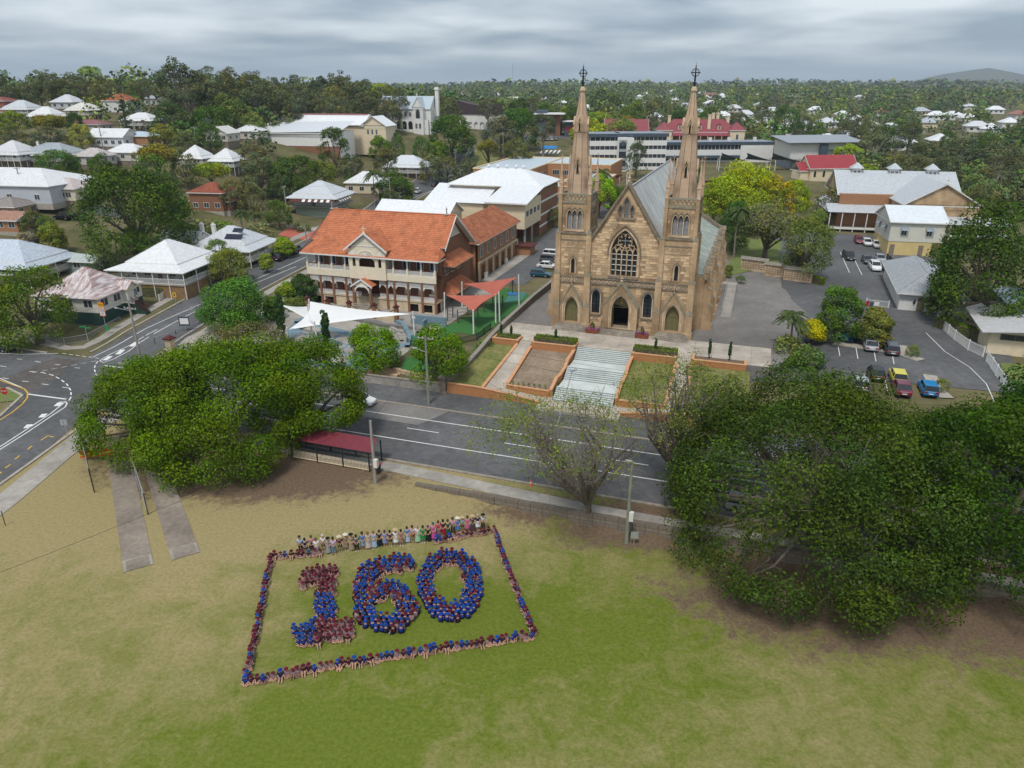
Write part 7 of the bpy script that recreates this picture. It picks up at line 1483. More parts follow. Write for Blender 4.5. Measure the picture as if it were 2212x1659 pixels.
# placed by survey: u, v of crown top, v of foot, crown width, kind, where it stands
def fit(u, vt, vb, w, tp, where, lod=1.0, col=None):
    x, y, z = at(u, vb); h = max(2.0, hz_at(u, vt, y+ (w*y/F)*.25)-z); dep = y*math.cos(PIT)+(CAMZ-z-h*.6)*math.sin(PIT); r = w/2*dep/F
    x = (u-1106)/F*dep
    if tp == 'palm': return palm_tree(x, y, h*.95, ADJ[tp]+' '+where, spread=max(.6,r/3.0))
    if lod > 2 and tp not in ('cyp','shrub','fran'):
        c = TYPES[tp]; k = max(1,r/4.5); t = big_tree(x, y, h, r, tp, ADJ[tp]+' '+where, int(52*min(k,1.7)), int((250 if tp != 'jac' else 120)*min(k,1.7)), .27*k**.6, .34/k**.2, col or c['col'][0], tr=.045*h); t['group'] = 'trees of the town'; return t
    return tree_at(x, y, h, max(r, h/6 if tp != 'cyp' else .3), tp, ADJ[tp]+' '+where, 'trees of the town', col, lod)
NEAR = [
 (803,694,800,118,'round','on the timber deck in the playground',(0.110,0.205,0.012)),(946,700,836,128,'round','at the corner of the playground by the gate pillar',(0.095,0.180,0.012)),
 (500,598,712,150,'round','between the side street and the white sails',(0.069,0.149,0.026)),(516,668,718,86,'round','low in front of the bigger one by the side street',(0.124,0.219,0.029)),
 (603,618,742,22,'cyp','left of the pair before the white sails',None),(702,656,756,22,'cyp','right of the pair before the white sails',None),
 (62,566,742,165,'fig','in the yard of the corner cottage',(0.091,0.137,0.017)),(283,345,560,245,'fig','the biggest among the houses, in mid left',None),
 (490,533,612,100,'olive','on the verge before the white verandah house',(0.157,0.184,0.036)),(397,570,626,72,'fran','behind the white paling fence',None),(468,508,590,60,'fran','between the two white roofed houses',None),
 (2150,432,705,245,'fig','towering over the toilet block at the right edge',None),(1815,613,738,100,'fig','beside the church car park entrance',(0.066,0.131,0.020)),(1893,660,748,72,'olive','on the car park island behind the silver sedan',(0.140,0.149,0.036)),
 (1757,690,742,58,'gold','golden clump beside the short palm',(0.396,0.350,0.029)),(1700,718,768,70,'shrub','dark clump left of the short palm foot',None),(1748,738,790,80,'shrub','dark clump under the golden bush',None),(1720,760,800,60,'shrub','low clump at the plaza end',None),
 (1610,352,500,160,'lime','the largest right of the church',None),(1545,372,500,70,'lime','close behind the right tower',None),(1672,372,505,100,'gold','right of the large lime one behind the church',None),(1588,432,540,70,'fig','dark one tucked under the lime trees',(0.049,0.105,0.020)),
 (1660,436,560,150,'jac','full one beside the memorial walls',None),(1748,452,606,115,'olive','hanging over the parish hall car park',(0.124,0.158,0.036)),(1716,384,480,75,'lime','beside the little chapel',None),(1792,402,485,70,'olive','between chapel and parish hall',None),(1722,540,600,50,'olive','slim one by the memorial hedge',None),
 (1296,372,470,80,'lime','seen between the left tower and gable',(0.214,0.350,0.029)),(1330,395,470,40,'round','seen just left of the church gable',None),(1376,300,385,52,'olive','dark one before the white school block',(0.066,0.096,0.043)),(1275,262,312,90,'lime','left of the maroon roofed wing',None),
 (1832,308,372,76,'lime','above the red chapel roof',None),(1868,352,402,62,'lime','right of the red chapel',None),(1940,350,420,70,'gum','pale one behind the parish hall',None),
 (976,243,348,112,'fig','beside the white convent',None),(1082,250,335,92,'olive','grey green one on the bank by the hill street',(0.124,0.140,0.080)),(1124,228,325,92,'fig','above the bank near the arcaded wing',(0.066,0.131,0.022)),
 (848,368,446,88,'fig','behind the feathery palm by the street',None),(876,388,440,56,'fran','beside the street palm',None),(932,332,398,62,'olive','left of a pair near the street corner',None),(966,336,394,54,'olive','right of a pair near the street corner',None),
 (720,268,380,78,'fig','tall dark one before the big white shed',None),(650,328,432,96,'fig','dark one on the slope behind the awning house',None),(612,338,432,80,'round','dark one left of the slope thicket',None),(560,328,425,90,'olive','left end of the slope thicket',None),(696,345,430,90,'olive','yellowish one on the slope above the awning house',(0.140,0.158,0.032)),(760,330,400,70,'gum','thin one on the slope by the shed',None),
 (820,290,352,52,'lime','left one of the row below the convent',(0.124,0.210,0.029)),(852,286,346,50,'round','second one of the row below the convent',None),(912,292,352,46,'round','third one of the row below the convent',None),(944,300,352,42,'lime','right one of the row below the convent',(0.148,0.228,0.029)),
 (600,428,492,62,'round','street one before the raised white house',(0.099,0.149,0.029)),(545,302,390,74,'gum','brownish one above the deck cottages',(0.140,0.131,0.058)),(455,350,412,92,'umb','beside the brick two storey house',(0.165,0.201,0.026)),(500,382,462,66,'olive','right of the brick two storey house',None),(545,392,470,70,'olive','behind the solar panel house',None),
 (338,308,402,112,'umb','wide yellowish one above the great fig',None),(396,318,410,70,'olive','right of the wide yellowish one',None),(118,318,392,92,'fig','before the grey roofed house',(0.066,0.123,0.023)),(218,330,396,60,'fig','dark one before the rusty cottage',None),(160,344,392,40,'round','small one before the rusty cottage',None),
 (368,218,300,86,'fig','dark dome on the hill',(0.066,0.096,0.029)),(268,212,296,44,'pine','beside the white verandah on the hill',None),(352,266,336,72,'olive','yellow green one on the hill slope',(0.165,0.175,0.041)),(398,286,346,62,'olive','on the slope below the hill dome',None),
 (108,248,304,78,'umb','orange tinged one on the hill',(0.173,0.149,0.026)),(104,270,338,84,'olive','grey green one below the orange tinged crown',(0.116,0.131,0.072)),(172,264,330,56,'lime','pale flowering one on the hill',(0.247,0.263,0.072)),(30,236,296,66,'lime','at the left edge of the hill',(0.148,0.193,0.026)),(22,270,330,70,'olive','at the left edge below the hill houses',None),(160,240,290,40,'fig','small dark one beside the orange wall house',None),
 (455,228,300,90,'fig','below the tall gums on the hill',None),(500,200,290,90,'round','bright rounded one under the gums',(0.124,0.158,0.041)),(545,240,300,60,'olive','before the gum ridge',(0.165,0.193,0.058)),(450,262,330,60,'round','left of the cream villa',None),
 (112,480,548,58,'olive','small yellowish one in a back yard',(0.165,0.184,0.029)),(72,452,512,56,'olive','dark one by the cross street',(0.083,0.105,0.029)),(100,462,520,40,'round','beside the yellowish back yard one',None),(290,488,572,66,'round','in the garden behind the corner cottage',None),(215,520,590,60,'shrub','beside the garden palm',None),(90,524,556,40,'shrub','by the weathered cream cottage',None),(60,500,548,50,'gum','bare twiggy one by the weathered cottage',(0.198,0.175,0.116)),
 (615,512,556,46,'lime','small one at the solar house corner',(0.181,0.245,0.029)),(575,546,590,30,'lime','tiny one on the far verge',(0.181,0.228,0.043)),(655,588,655,60,'fig','dark one beside the school corner',(0.041,0.079,0.023)),(622,610,662,54,'lime','shrubby one below the school corner',(0.148,0.210,0.029)),(590,640,690,44,'round','low one beside the tall cypress',None),
 (430,470,520,66,'shrub','pale clump beyond the silver gable',(0.148,0.175,0.072)),(480,462,520,60,'shrub','clump behind the chimneys',None),(560,470,520,60,'shrub','clump left of the red crossing',(0.165,0.193,0.087)),
 (1470,372,430,40,'olive','dark one between the pink sails',None),(1440,352,410,46,'round','garden one below the white block',None),(1500,350,408,40,'round','garden one right of the pink sails',None),(1350,405,450,60,'fig','dark hedge like one behind the gable',None),(1195,448,492,40,'olive','at the corner of the brick block',None),(1250,440,500,40,'lime','bright one left of the left tower',(0.198,0.298,0.029)),
 (2120,372,470,104,'round','pale green one behind the parish hall',(0.124,0.166,0.058)),(2040,330,430,90,'gum','bare limbed one behind the parish hall roof',None),(1985,300,400,100,'gum','in the right hand wood, left part',None),(2160,300,410,110,'gum','in the right hand wood, right part',None),(2075,290,395,110,'gum','in the right hand wood, middle',None),(1760,280,345,80,'fig','dark one behind the grey modern building',None),(1700,225,300,70,'round','on the far side of the heritage building',None),(1890,282,372,100,'gum','beyond the lime one near the red chapel',None),
 (1310,195,262,86,'olive','broad dark one between the spires in the distance',(0.099,0.131,0.043)),(1232,225,290,60,'fig','dark one behind the left spire',None),(1365,215,285,70,'round','pale one between the spires in the distance',(0.140,0.193,0.043)),(1420,210,290,80,'olive','grey one between the spires in the distance',None),(1470,235,300,70,'round','before the distant white roofs',None),(1345,255,318,76,'round','on the bare bank',(0.140,0.193,0.043)),
]
for u, vt, vb, w, tp, wh, col in NEAR: fit(u, vt, vb, w, tp, wh, 2.2 if vb > 535 or w > 140 else 1.25, col)
for u, vt, vb, w, wh in ((805,345,446,46,'shaggy one beside the side street'),(1595,412,560,62,'tall one beside the right church aisle'),(1714,648,758,86,'short one at the end of the plaza'),(250,488,570,46,'in the garden behind the corner cottage'),(1302,345,440,56,'left of the church gable'),(262,152,226,26,'on the far hill crest'),(455,170,250,20,'under the hill gums'),(1320,395,450,40,'low one left of the church gable'),(520,440,500,40,'in a clump beyond the solar house'),(548,445,505,36,'second in the clump beyond the solar house')): fit(u, vt, vb, w, 'palm', wh)
for u, vt, vb, w in ((18,182,240,64),(60,172,238,50),(108,152,232,78),(165,158,228,64),(212,180,236,50),(240,172,232,48),(318,166,236,44),(388,122,280,120),(438,150,275,70),(455,140,268,60),(500,143,262,72),(548,150,262,76),(592,164,266,64),(640,170,276,84),(690,164,270,74),(738,155,276,96),(782,168,280,76),(826,184,285,72),(862,190,280,52),(470,165,280,90),(600,185,285,90),(660,190,285,80),(720,185,288,80),(790,200,290,80),(700,200,295,80),(350,175,240,50),(290,172,232,40),(560,170,280,90),(410,165,285,90),(905,205,275,60),(140,170,232,70),(85,175,235,60),(630,205,290,70),(840,215,290,60)):
    fit(u, vt, vb, w, rnd.choice(['gum','gum','olive']), 'in the wood along the left ridge')
# background trees: one by one as far as they can be told apart, the rest as woodland
BLD = [(o.matrix_basis.translation.x, o.matrix_basis.translation.y) for o in bpy.data.objects if o.parent is None and o.get('category') in ('house','building','hall','convent','chapel','school','church','office','toilet block','shed')]
def pix(x, y, z):
    zc = y*math.cos(PIT)-(z-CAMZ)*math.sin(PIT); return 1106+F*x/zc, 829.5-F*(y*math.sin(PIT)+(z-CAMZ)*math.cos(PIT))/zc
ROADP = resample(SIDE, 6)
def free(x, y, r):
    for bx, by in BLD:
        dd = math.hypot(x-bx, y-by)
        if dd < 9.5+r*.5: return False
        if y < by and by-y < 55 and abs(x/y-bx/by)*by < 8+r*.8 and rnd.random() < .72: return False
    for hx, hy in HOUSES:
        if y < hy and hy-y < 120 and abs(x/y-hx/hy)*hy < 8 and rnd.random() < .8: return False
    for px_, py_ in ROADP:
        if math.hypot(x-px_, y-py_) < 7+r*.5: return False
        if px_ > -50 and y < py_ and py_-y < 30 and abs(x/y-px_/py_)*py_ < 6: return False
    for tx, ty, tr_ in TREES:
        if math.hypot(x-tx, y-ty) < (r+tr_)*.62: return False
    return True
HOUSES = []
cnt = 0; guard = 0
while cnt < 150 and guard < 9000:
    guard += 1; D = rnd.uniform(150, 470); az = rnd.uniform(-.62,.62); x, y = D*math.sin(az), D*math.cos(az)
    if y < 240 and (-66 < x < 104): continue
    if y < 178: continue
    if 15 < x < 112 and y < 330: continue
    r = rnd.uniform(3.2,6.5); h = r*rnd.uniform(1.7,2.9)
    if not free(x, y, r): continue
    right = x > 60; tp = rnd.choice(['gum','gum','olive','round','fig','olive'] if right else ['round','olive','fig','gum','umb','olive','lime'] if rnd.random() < .7 else ['olive','gum'])
    tree_at(x, y, h, r, tp, ADJ[tp]+(' in the wood beyond the parish hall' if right else ' among the hillside houses'), 'trees beyond the parish hall' if right else 'hillside trees'); cnt += 1
# far houses: white roofed cottages speckled through the plain
FH = []
for k, (rc, wc) in enumerate((((.76,.78,.8),'white'),((.62,.64,.67),'offwhite'),((.46,.50,.54),'cream'),((.34,.13,.09),'offwhite'))):
    q = MB(); q.box(-6,-4.5,-2,6,4.5,3.2); wl = q.mesh('wall'); wl.materials.append(M[wc]); q = MB(); X, Y, z0, z1 = 6.8, 5.3, 3.1, 6.0
    q.poly([(-X,-Y,z0),(X,-Y,z0),(2,0,z1),(-2,0,z1)]); q.poly([(X,-Y,z0),(X,Y,z0),(2,0,z1)]); q.poly([(X,Y,z0),(-X,Y,z0),(-2,0,z1),(2,0,z1)]); q.poly([(-X,Y,z0),(-X,-Y,z0),(-2,0,z1)]); rf_ = q.mesh('roof'); rf_.materials.append(sheet_roof(rc, .1))
    q = MB(); q.box(-.8,-4.56,1.0,.8,-4.5,2.4); wn = q.mesh('window'); wn.materials.append(M['glass']); FH.append((wl, rf_, wn))
def far_house(u, v, k, label, sc_=1.0):
    x, y, z = at(u, v, 4); t = thing('house', label, 'house', (x,y,gz(x,y)), R(rnd.choice([-10,-18,8,70,80])+rnd.uniform(-5,5)), 'distant houses', sc_); wl, rf_, wn = FH[k]; put('wall', wl, t); put('roof', rf_, t)
    for xx in (-3.5,0,3.5): put('window', wn, t, loc=(xx,0,0))
    HOUSES.append((x,y)); BLD.append((x,y))
for u, v, k in ((1640,226,2),(1668,238,1),(1615,258,0),(1610,245,1),(1708,250,0),(1762,236,0),(1850,256,0),(1905,240,3),(2003,262,2),(1988,238,2),(2022,247,0),(2058,247,0),(2090,252,0),(2110,270,1),(2140,275,0),(2180,262,0),(2200,245,3),(1700,275,0),(1735,268,1),(1655,262,0),(1560,205,0),(1535,222,0),(1500,200,1),(1455,215,0),(1480,228,2),(1530,205,3),(1395,222,1),(1345,232,0),(1295,238,0),(1330,212,1),(1270,232,0),(1215,222,0),(1180,214,1),(1075,205,0),(1040,212,0),(1005,207,1),(970,202,0),(1250,244,1),(1415,250,0),(1790,262,1),(1820,245,0),(1880,268,0),(1925,275,1),(1960,282,0),(1780,300,0),(1830,290,1),(1945,305,0),(2030,300,0),(2150,235,0),(2090,228,1),(1585,232,1),(1560,248,0),(1510,240,2),(1110,228,1)): far_house(u, v, k, ['bright white','pale grey','slate grey','brick red'][k]+' hip roofed house in the distant plain', 1.1)
SPK = ['white roofed house far off on the plain']
for i in range(46):
    u, v = rnd.uniform(900,2212), rnd.uniform(192,214); far_house(u, v, rnd.choice([0,0,1,3]), 'tiny pale roofed house near the horizon', 1.0)
def woodland():
    """the far wood that reads as one mass"""
    lods = []
    for nb, lp, ls in ((13,20,.21),(6,8,.46),(3,4,.95)):
        vs_ = []
        for v in range(3):
            c = dict(TYPES['round']); c.update(nb=nb, lp=lp, br=.42, asp=.55); P, N, T_, cs, keep = crown(c); P = P*np.array([5.5,5.5,10]); vs_.append(leaves(P, N, ls*5.5*1.1, T_))
        lods.append(vs_)
    pal = np.array([(.09,.125,.036),(.12,.14,.046),(.075,.105,.045),(.07,.125,.03),(.16,.185,.04),(.10,.105,.055)])
    V, Q, Cc = [], [], []; n0 = 0; tot = 0; tries = 0
    xs = []; 
    for D0, D1, n, lod in ((185,330,1200,0),(300,520,700,0),(520,900,1000,0),(900,1700,2600,1),(1700,4200,5600,2)):
        D = np.sqrt(nr.uniform(D0**2, D1**2, n)); az = nr.uniform(-.66,.66,n); X, Y = D*np.sin(az), D*np.cos(az); Z = tz(X, Y)
        for i in range(n):
            x, y, z = float(X[i]), float(Y[i]), float(Z[i]); s = nr.uniform(.75,1.55)*(1.0 if lod < 2 else 1.35)*(.7 if y < 330 else 1)
            if lod == 0:
                if y < 430 and -75+max(0,(240-y)*.3) < x < 112: continue
                if y < 178 or (y < 250 and x > -70 and x < 125): continue
                if not free(x, y, 3.5*s): continue
            elif lod == 1 and any(math.hypot(x-hx,y-hy) < 12 or (y < hy and hy-y < 120 and abs(x/y-hx/hy)*hy < 9) for hx, hy in HOUSES[:70]): continue
            v, q, c = lods[lod][nr.randint(3)]; a = nr.uniform(0,6.28); ca, sa = math.cos(a)*s*nr.uniform(.8,1.25), math.sin(a)*s
            w = np.empty_like(v); w[:,0] = v[:,0]*ca-v[:,1]*sa+x; w[:,1] = v[:,0]*sa+v[:,1]*ca+y; w[:,2] = v[:,2]*s*nr.uniform(.8,1.15)+z
            cc = c.copy(); cc[:,:3] *= pal[nr.randint(6)]*nr.uniform(.8,1.2); V.append(w); Q.append(q+n0); Cc.append(cc); n0 += len(v)
    me = npmesh('woodland', np.concatenate(V), np.concatenate(Q), M['leaf_far'], np.concatenate(Cc)); o = put('woodland', me, kind='stuff', color=(1,1,1), label='far woodland that runs to the horizon', cat='woodland'); return len(V)
woodland()
# the air over the plain
def haze():
    m = bpy.data.materials.new('haze_air'); m.use_nodes = True; N = m.node_tree.nodes; L = m.node_tree.links; N.clear(); o = N.new('ShaderNodeOutputMaterial'); v = N.new('ShaderNodeVolumePrincipled'); v.inputs['Color'].default_value = (.72,.86,1.0,1); v.inputs['Density'].default_value = HAZE_D; v.inputs['Anisotropy'].default_value = .25; L.new(v.outputs[0], o.inputs['Volume'])
    q = MB(); q.box(-9500,-420,-4,9500,10800,262); ob = q.bd('haze', m, kind='stuff'); ob['label'] = 'thin blue haze in the air'; ob['category'] = 'haze'; ob.display_type = 'WIRE'
HAZE_D = 1.5e-4
haze()
# ------------------------------------------------------------------ people
def skin(name, joints, edges, m, sub=1):
    """one continuous surface grown round a posed skeleton; joints are (x,y,z,radius)"""
    me = bpy.data.meshes.new(name); me.from_pydata([j[:3] for j in joints], edges, []); o = bpy.data.objects.new(name, me); COL.objects.link(o)
    sm = o.modifiers.new('skin','SKIN'); sm.use_smooth_shade = True; sv = me.skin_vertices[0].data
    for i, j in enumerate(joints): r = j[3]; sv[i].radius = r if hasattr(r,'__len__') else (r,r)
    sv[0].use_root = True
    if sub: ss = o.modifiers.new('sub','SUBSURF'); ss.levels = sub; ss.render_levels = sub
    dg = bpy.context.evaluated_depsgraph_get(); dg.update(); r = bpy.data.meshes.new_from_object(o.evaluated_get(dg)); r.name = name; bpy.data.objects.remove(o); r.materials.clear(); r.materials.append(m); r.polygons.foreach_set('use_smooth',[True]*len(r.polygons)); return r
M['skin'] = mat('skin', (.40,.24,.165), (.47,.29,.205), 3, .6, objcol=True); M['cloth'] = mat('cloth', (.88,.88,.88), (1,1,1), 14, .9, objcol=True); M['hat'] = mat('felt_hat', (.85,.85,.85), (1,1,1), 8, .9, objcol=True)
def seated(v):
    J = [(0,0,.12,.105),(0,-.01,.30,.10),(0,-.035,.45,.095),(0,-.05,.54,.045),(0,-.085,.62,.08),(0,-.085,.70,.085)]; E_ = [(0,1),(1,2),(2,3),(3,4),(4,5)]
    for s in (-1,1):
        k = len(J)
        if v == 0: J += [(s*.09,-.05,.12,.075),(s*.27,-.20,.13,.055),(-s*.05,-.29,.06,.045),(-s*.13,-.31,.05,.035)]
        elif v == 1: J += [(s*.08,-.06,.12,.075),(s*.10,-.26,.34,.055),(s*.09,-.42,.07,.042),(s*.10,-.52,.04,.035)]
        else: J += [(s*.08,-.08,.11,.075),(s*.10,-.36,.10,.055),(s*.10,-.66,.07,.042),(s*.11,-.70,.13,.035)]
        E_ += [(0,k),(k,k+1),(k+1,k+2),(k+2,k+3)]; a = len(J); hy = -.28 if v == 0 else -.34
        J += [(s*.145,-.04,.46,.045),(s*.215,-.13,.29,.036),(s*.07,hy,.20 if v != 1 else .30,.028),(s*.035,hy-.05,.17 if v != 1 else .26,.022)]; E_ += [(2,a),(a,a+1),(a+1,a+2),(a+2,a+3)]
    return J, E_
CH = []
for v in range(3):
    J, E_ = seated(v); body = skin('person', J, E_, M['skin'], 0)
    sh = skin('shirt', [(0,0,.13,.125),(0,-.01,.30,.125),(0,-.035,.44,.118),(0,-.045,.50,.07),(.15,-.045,.455,.066),(.20,-.10,.35,.055),(-.15,-.045,.455,.066),(-.20,-.10,.35,.055)], [(0,1),(1,2),(2,3),(2,4),(4,5),(2,6),(6,7)], M['cloth'], 0)
    lg = {0:[(.10,-.05,.12,.095),(.24,-.18,.13,.075)],1:[(.085,-.07,.13,.095),(.10,-.23,.29,.075)],2:[(.085,-.08,.12,.095),(.10,-.30,.11,.075)]}[v]
    bt = skin('shorts', [(0,0,.12,.13),lg[0],lg[1],(-lg[0][0],)+lg[0][1:],(-lg[1][0],)+lg[1][1:]], [(0,1),(1,2),(0,3),(3,4)], M['cloth'], 0)
    CH.append((body, sh, bt))
q = MB(); q.lathe([(.165,.715),(.175,.735),(.10,.745),(.10,.82),(.075,.855),(0,.86)],0,0,12); q.v = [(x,y-.085,z) for x,y,z in q.v]; HAT = q.mesh('hat'); HAT.materials.append(M['hat']); HAT.polygons.foreach_set('use_smooth',[True]*len(HAT.polygons))
BLU, MAR, MAU, NAV = (.006,.026,.19), (.060,.008,.020), (.24,.155,.17), (.010,.014,.06); HB, HM = (.005,.055,.28), (.12,.010,.026)
SKN = [(1.15,1.1,1.05),(1,1,1),(.9,.85,.8),(.55,.5,.48),(1.1,1.05,1.0)]
KIDS_ = []
def place_kid(x, y, face, top, hat, label, group): KIDS_.append((x, y, face, top, hat, label, group, rnd.choice([0,0,0,1] if group != 'near' else [0]*6+[1,1,2])))
def cpx(x, y): return ((900+x/1.7015)/1.82278, (1950+y/1.7015)/1.82278)
def wpx(x, y): u, v = cpx(x, y); return at(u, v)[:2]
def onc(t, b): return {'blue':(BLU,HB),'maroon':(MAR,HM),'dress':(MAU,HM),'navy':(NAV,HB)}[t]
OUT = {'blue':'blue shirt and hat','maroon':'maroon shirt and hat','dress':'mauve dress, maroon hat','navy':'dark shirt, blue hat'}
ORD = lambda n: '%d%s' % (n, 'th' if 10 <= n % 100 <= 20 else {1:'st',2:'nd',3:'rd'}.get(n % 10,'th'))
def row(p, q, n, face, side, start):
    for i in range(n):
        s = i/(n-1); x, y = p[0]+(q[0]-p[0])*s+rnd.gauss(0,.05), p[1]+(q[1]-p[1])*s+rnd.gauss(0,.06); o = rnd.choice(['blue','blue','maroon','dress','dress','maroon','navy']); top, hat = onc(o, 0)
        place_kid(x, y, face+rnd.gauss(0,.18), top, hat, 'child in %s, %s from %s on the rectangle %s' % (OUT[o], ORD(i+1), start, side), 'near' if side == 'near edge' else 'border')
cA, cB, cC, cD = wpx(118,1262), wpx(2030,955), wpx(1778,238), wpx(285,418)
row(cA, cB, 54, R(13), 'near edge', 'left'); row((cA[0]-.1,cA[1]+.5), (cD[0]+.1,cD[1]-.3), 34, R(12), 'left edge', 'front'); row((cB[0]+.1,cB[1]+.5), (cC[0],cC[1]-.2), 34, R(13), 'right edge', 'front'); row((cD[0]+.4,cD[1]), wpx(615,408), 9, R(12), 'far edge, left end', 'left'); row(wpx(1388,318), wpx(1745,250), 13, R(13), 'far edge, right end', 'left')
def ell(x, y, cx, cy, rx, ry): return ((x-cx)/rx)**2+((y-cy)/ry)**2
ONE = [(478,650),(468,600),(500,545),(590,505),(732,488),(722,640),(712,862),(842,862),(838,985),(560,1010),(425,1030),(428,905),(572,880),(585,700),(600,600),(560,610)]
def seg(x, y, pts, w):
    for (a,b),(c,d) in zip(pts, pts[1:]):
        l2 = (c-a)**2+(d-b)**2; t_ = max(0,min(1,((x-a)*(c-a)+(y-b)*(d-b))/l2))
        if math.hypot(x-a-t_*(c-a), (y-b-t_*(d-b))*1.15) < w: return True
    return False
def six(x, y): return (ell(x,y,1058,772,222,172) < 1 and ell(x,y,1060,772,82,62) > 1) or seg(x,y,[(895,760),(893,640),(925,545),(1010,488),(1100,475),(1185,468)],60)
def zero(x, y): xx = x-(620-y)*-.02; return ell(xx,y,1484,624,228,238) < 1 and ell(xx,y,1480,612,98,138) > 1
def digit(fn, box, name, cen, mixf):
    (x0,y0),(x1,y1) = (min(wpx(*c)[i] for c in box) for i in (0,1)), (max(wpx(*c)[i] for c in box) for i in (0,1)); y = y0; k = 0
    while y < y1:
        x = x0+(.235 if k % 2 else 0)
        while x < x1:
            xx, yy = x+rnd.gauss(0,.045), y+rnd.gauss(0,.045); u, v = pix(xx, yy, gz(xx,yy)); px_, py_ = (u*1.82278-900)*1.7015, (v*1.82278-1950)*1.7015
            if fn(px_, py_):
                o = mixf(px_, py_); top, hat = onc(o, 0); f = R(13)+rnd.gauss(0,.3) if cen is None else math.atan2(cen[1]-yy, cen[0]-xx)+math.pi/2+rnd.gauss(0,.35)
                part_ = ('upper' if py_ < (box[0][1]+box[2][1])/2-60 else 'lower' if py_ > (box[0][1]+box[2][1])/2+60 else 'middle'); sd_ = 'left' if px_ < (box[0][0]+box[1][0])/2 else 'right'
                place_kid(xx, yy, f, top, hat, 'child in %s, %s %s of the digit %s' % (OUT[o], part_, sd_, name), 'digit '+name)
            x += .47
        y += .46; k += 1
pick = lambda *w: rnd.choice(w)
digit(lambda x,y: inside((x,y),ONE), [(425,488),(842,488),(842,1030),(425,1030)], 'one', None, lambda x,y: pick('maroon','dress','dress','maroon','maroon') if y < 690 else (pick('blue','blue','blue','navy') if (y < 860 or x < 580) else pick('maroon','dress','dress')))
digit(six, [(835,420),(1280,420),(1280,945),(835,945)], 'six', wpx(1060,740), lambda x,y: pick('blue','blue','maroon','dress','navy'))
digit(zero, [(1250,385),(1715,385),(1715,865),(1250,865)], 'zero', wpx(1480,615), lambda x,y: pick('blue','blue','maroon','navy','maroon') if y < 560 else pick('blue','blue','blue','maroon'))
GR = {'near':'children along the near edge','border':'children along the rectangle edges'}
order = sorted(KIDS_, key=lambda k: (0 if k[6] in ('near','border') else 1, k[1]))
def kid_object(k):
    x, y, face, top, hat, label, group, v = k; body, sh, bt = CH[v]; sc_ = rnd.uniform(.78,1.04)
    o = put('person', body, loc=(x,y,gz(x,y)+.01), rz=face, scale=sc_, color=rnd.choice(SKN), label=label, cat='child', group=GR.get(group, 'children forming the '+group), kind='thing'); put('shirt', sh, o, color=top); put('shorts', bt, o, color=NAV if top is not MAU else MAU); put('hat', HAT, o, color=tuple(c*rnd.uniform(.75,1.3) for c in hat))
for k in order[:300]: kid_object(k)
def np_of(me):
    v = np.empty(len(me.vertices)*3,np.float32); me.vertices.foreach_get('co',v); f = [tuple(p.vertices) for p in me.polygons]; q = np.array([t if len(t) == 4 else t+(t[-1],) for t in f if len(t) <= 4]); return v.reshape(-1,3), q
def crowd():
    cache = {}; V, Q, Cc = [], [], []; n0 = 0
    for x, y, face, top, hat, label, group, v in order[300:]:
        ca, sa, s = math.cos(face), math.sin(face), rnd.uniform(.78,1.04); z = gz(x,y)+.01; sk = rnd.choice(SKN)
        for me, col in ((CH[v][0],tuple(a*b for a,b in zip(sk,(.43,.265,.185)))),(CH[v][1],top),(CH[v][2],NAV if top is not MAU else MAU),(HAT,tuple(c*rnd.uniform(.75,1.3) for c in hat))):
            if me.name not in cache: cache[me.name] = np_of(me)
            p, q = cache[me.name]; w = np.stack([(p[:,0]*ca-p[:,1]*sa)*s+x,(p[:,0]*sa+p[:,1]*ca)*s+y,p[:,2]*s+z],1); V.append(w); Q.append(q+n0); n0 += len(p); Cc.append(np.repeat(np.array([[*col,1]]),len(p),0))
    if V:
        m = mat('crowd_cloth', (.9,.9,.9), (1,1,1), 10, .85, tint=True); Vv, Qq = np.concatenate(V), np.concatenate(Q)
        me = bpy.data.meshes.new('crowd'); me.from_pydata(Vv.tolist(), [], [tuple(r) if r[2] != r[3] else tuple(r[:3]) for r in Qq.tolist()]); a_ = me.color_attributes.new('tint','FLOAT_COLOR','POINT'); a_.data.foreach_set('color', np.concatenate(Cc).astype(np.float32).ravel()); me.materials.append(m); put('crowd', me, kind='stuff', label='more seated children packed into the far parts of the digits', cat='crowd')
crowd()
# standing adults in a bowed row
AJ = [(0,0,.95,.13),(0,0,1.12,.115),(0,0,1.32,.135),(0,-.01,1.46,.05),(0,-.04,1.55,.085),(0,-.05,1.66,.09)]; AE = [(0,1),(1,2),(2,3),(3,4),(4,5)]
for s in (-1,1):
    k = len(AJ); AJ += [(s*.095,0,.88,.095),(s*.10,-.01,.48,.06),(s*.10,.02,.09,.042),(s*.11,-.12,.04,.04)]; AE += [(0,k),(k,k+1),(k+1,k+2),(k+2,k+3)]
    a = len(AJ); AJ += [(s*.19,0,1.37,.055),(s*.25,-.02,1.08,.042),(s*.07,-.20,.90,.034),(s*.02,-.23,.84,.028)]; AE += [(2,a),(a,a+1),(a+1,a+2),(a+2,a+3)]
ADULT = skin('person', AJ, AE, M['skin'])
TOP = skin('top', [(0,0,.96,.155),(0,0,1.12,.14),(0,0,1.33,.158),(0,0,1.43,.075),(.20,0,1.37,.07),(.245,-.01,1.18,.062),(-.20,0,1.37,.07),(-.245,-.01,1.18,.062)], [(0,1),(1,2),(2,3),(2,4),(4,5),(2,6),(6,7)], M['cloth'])
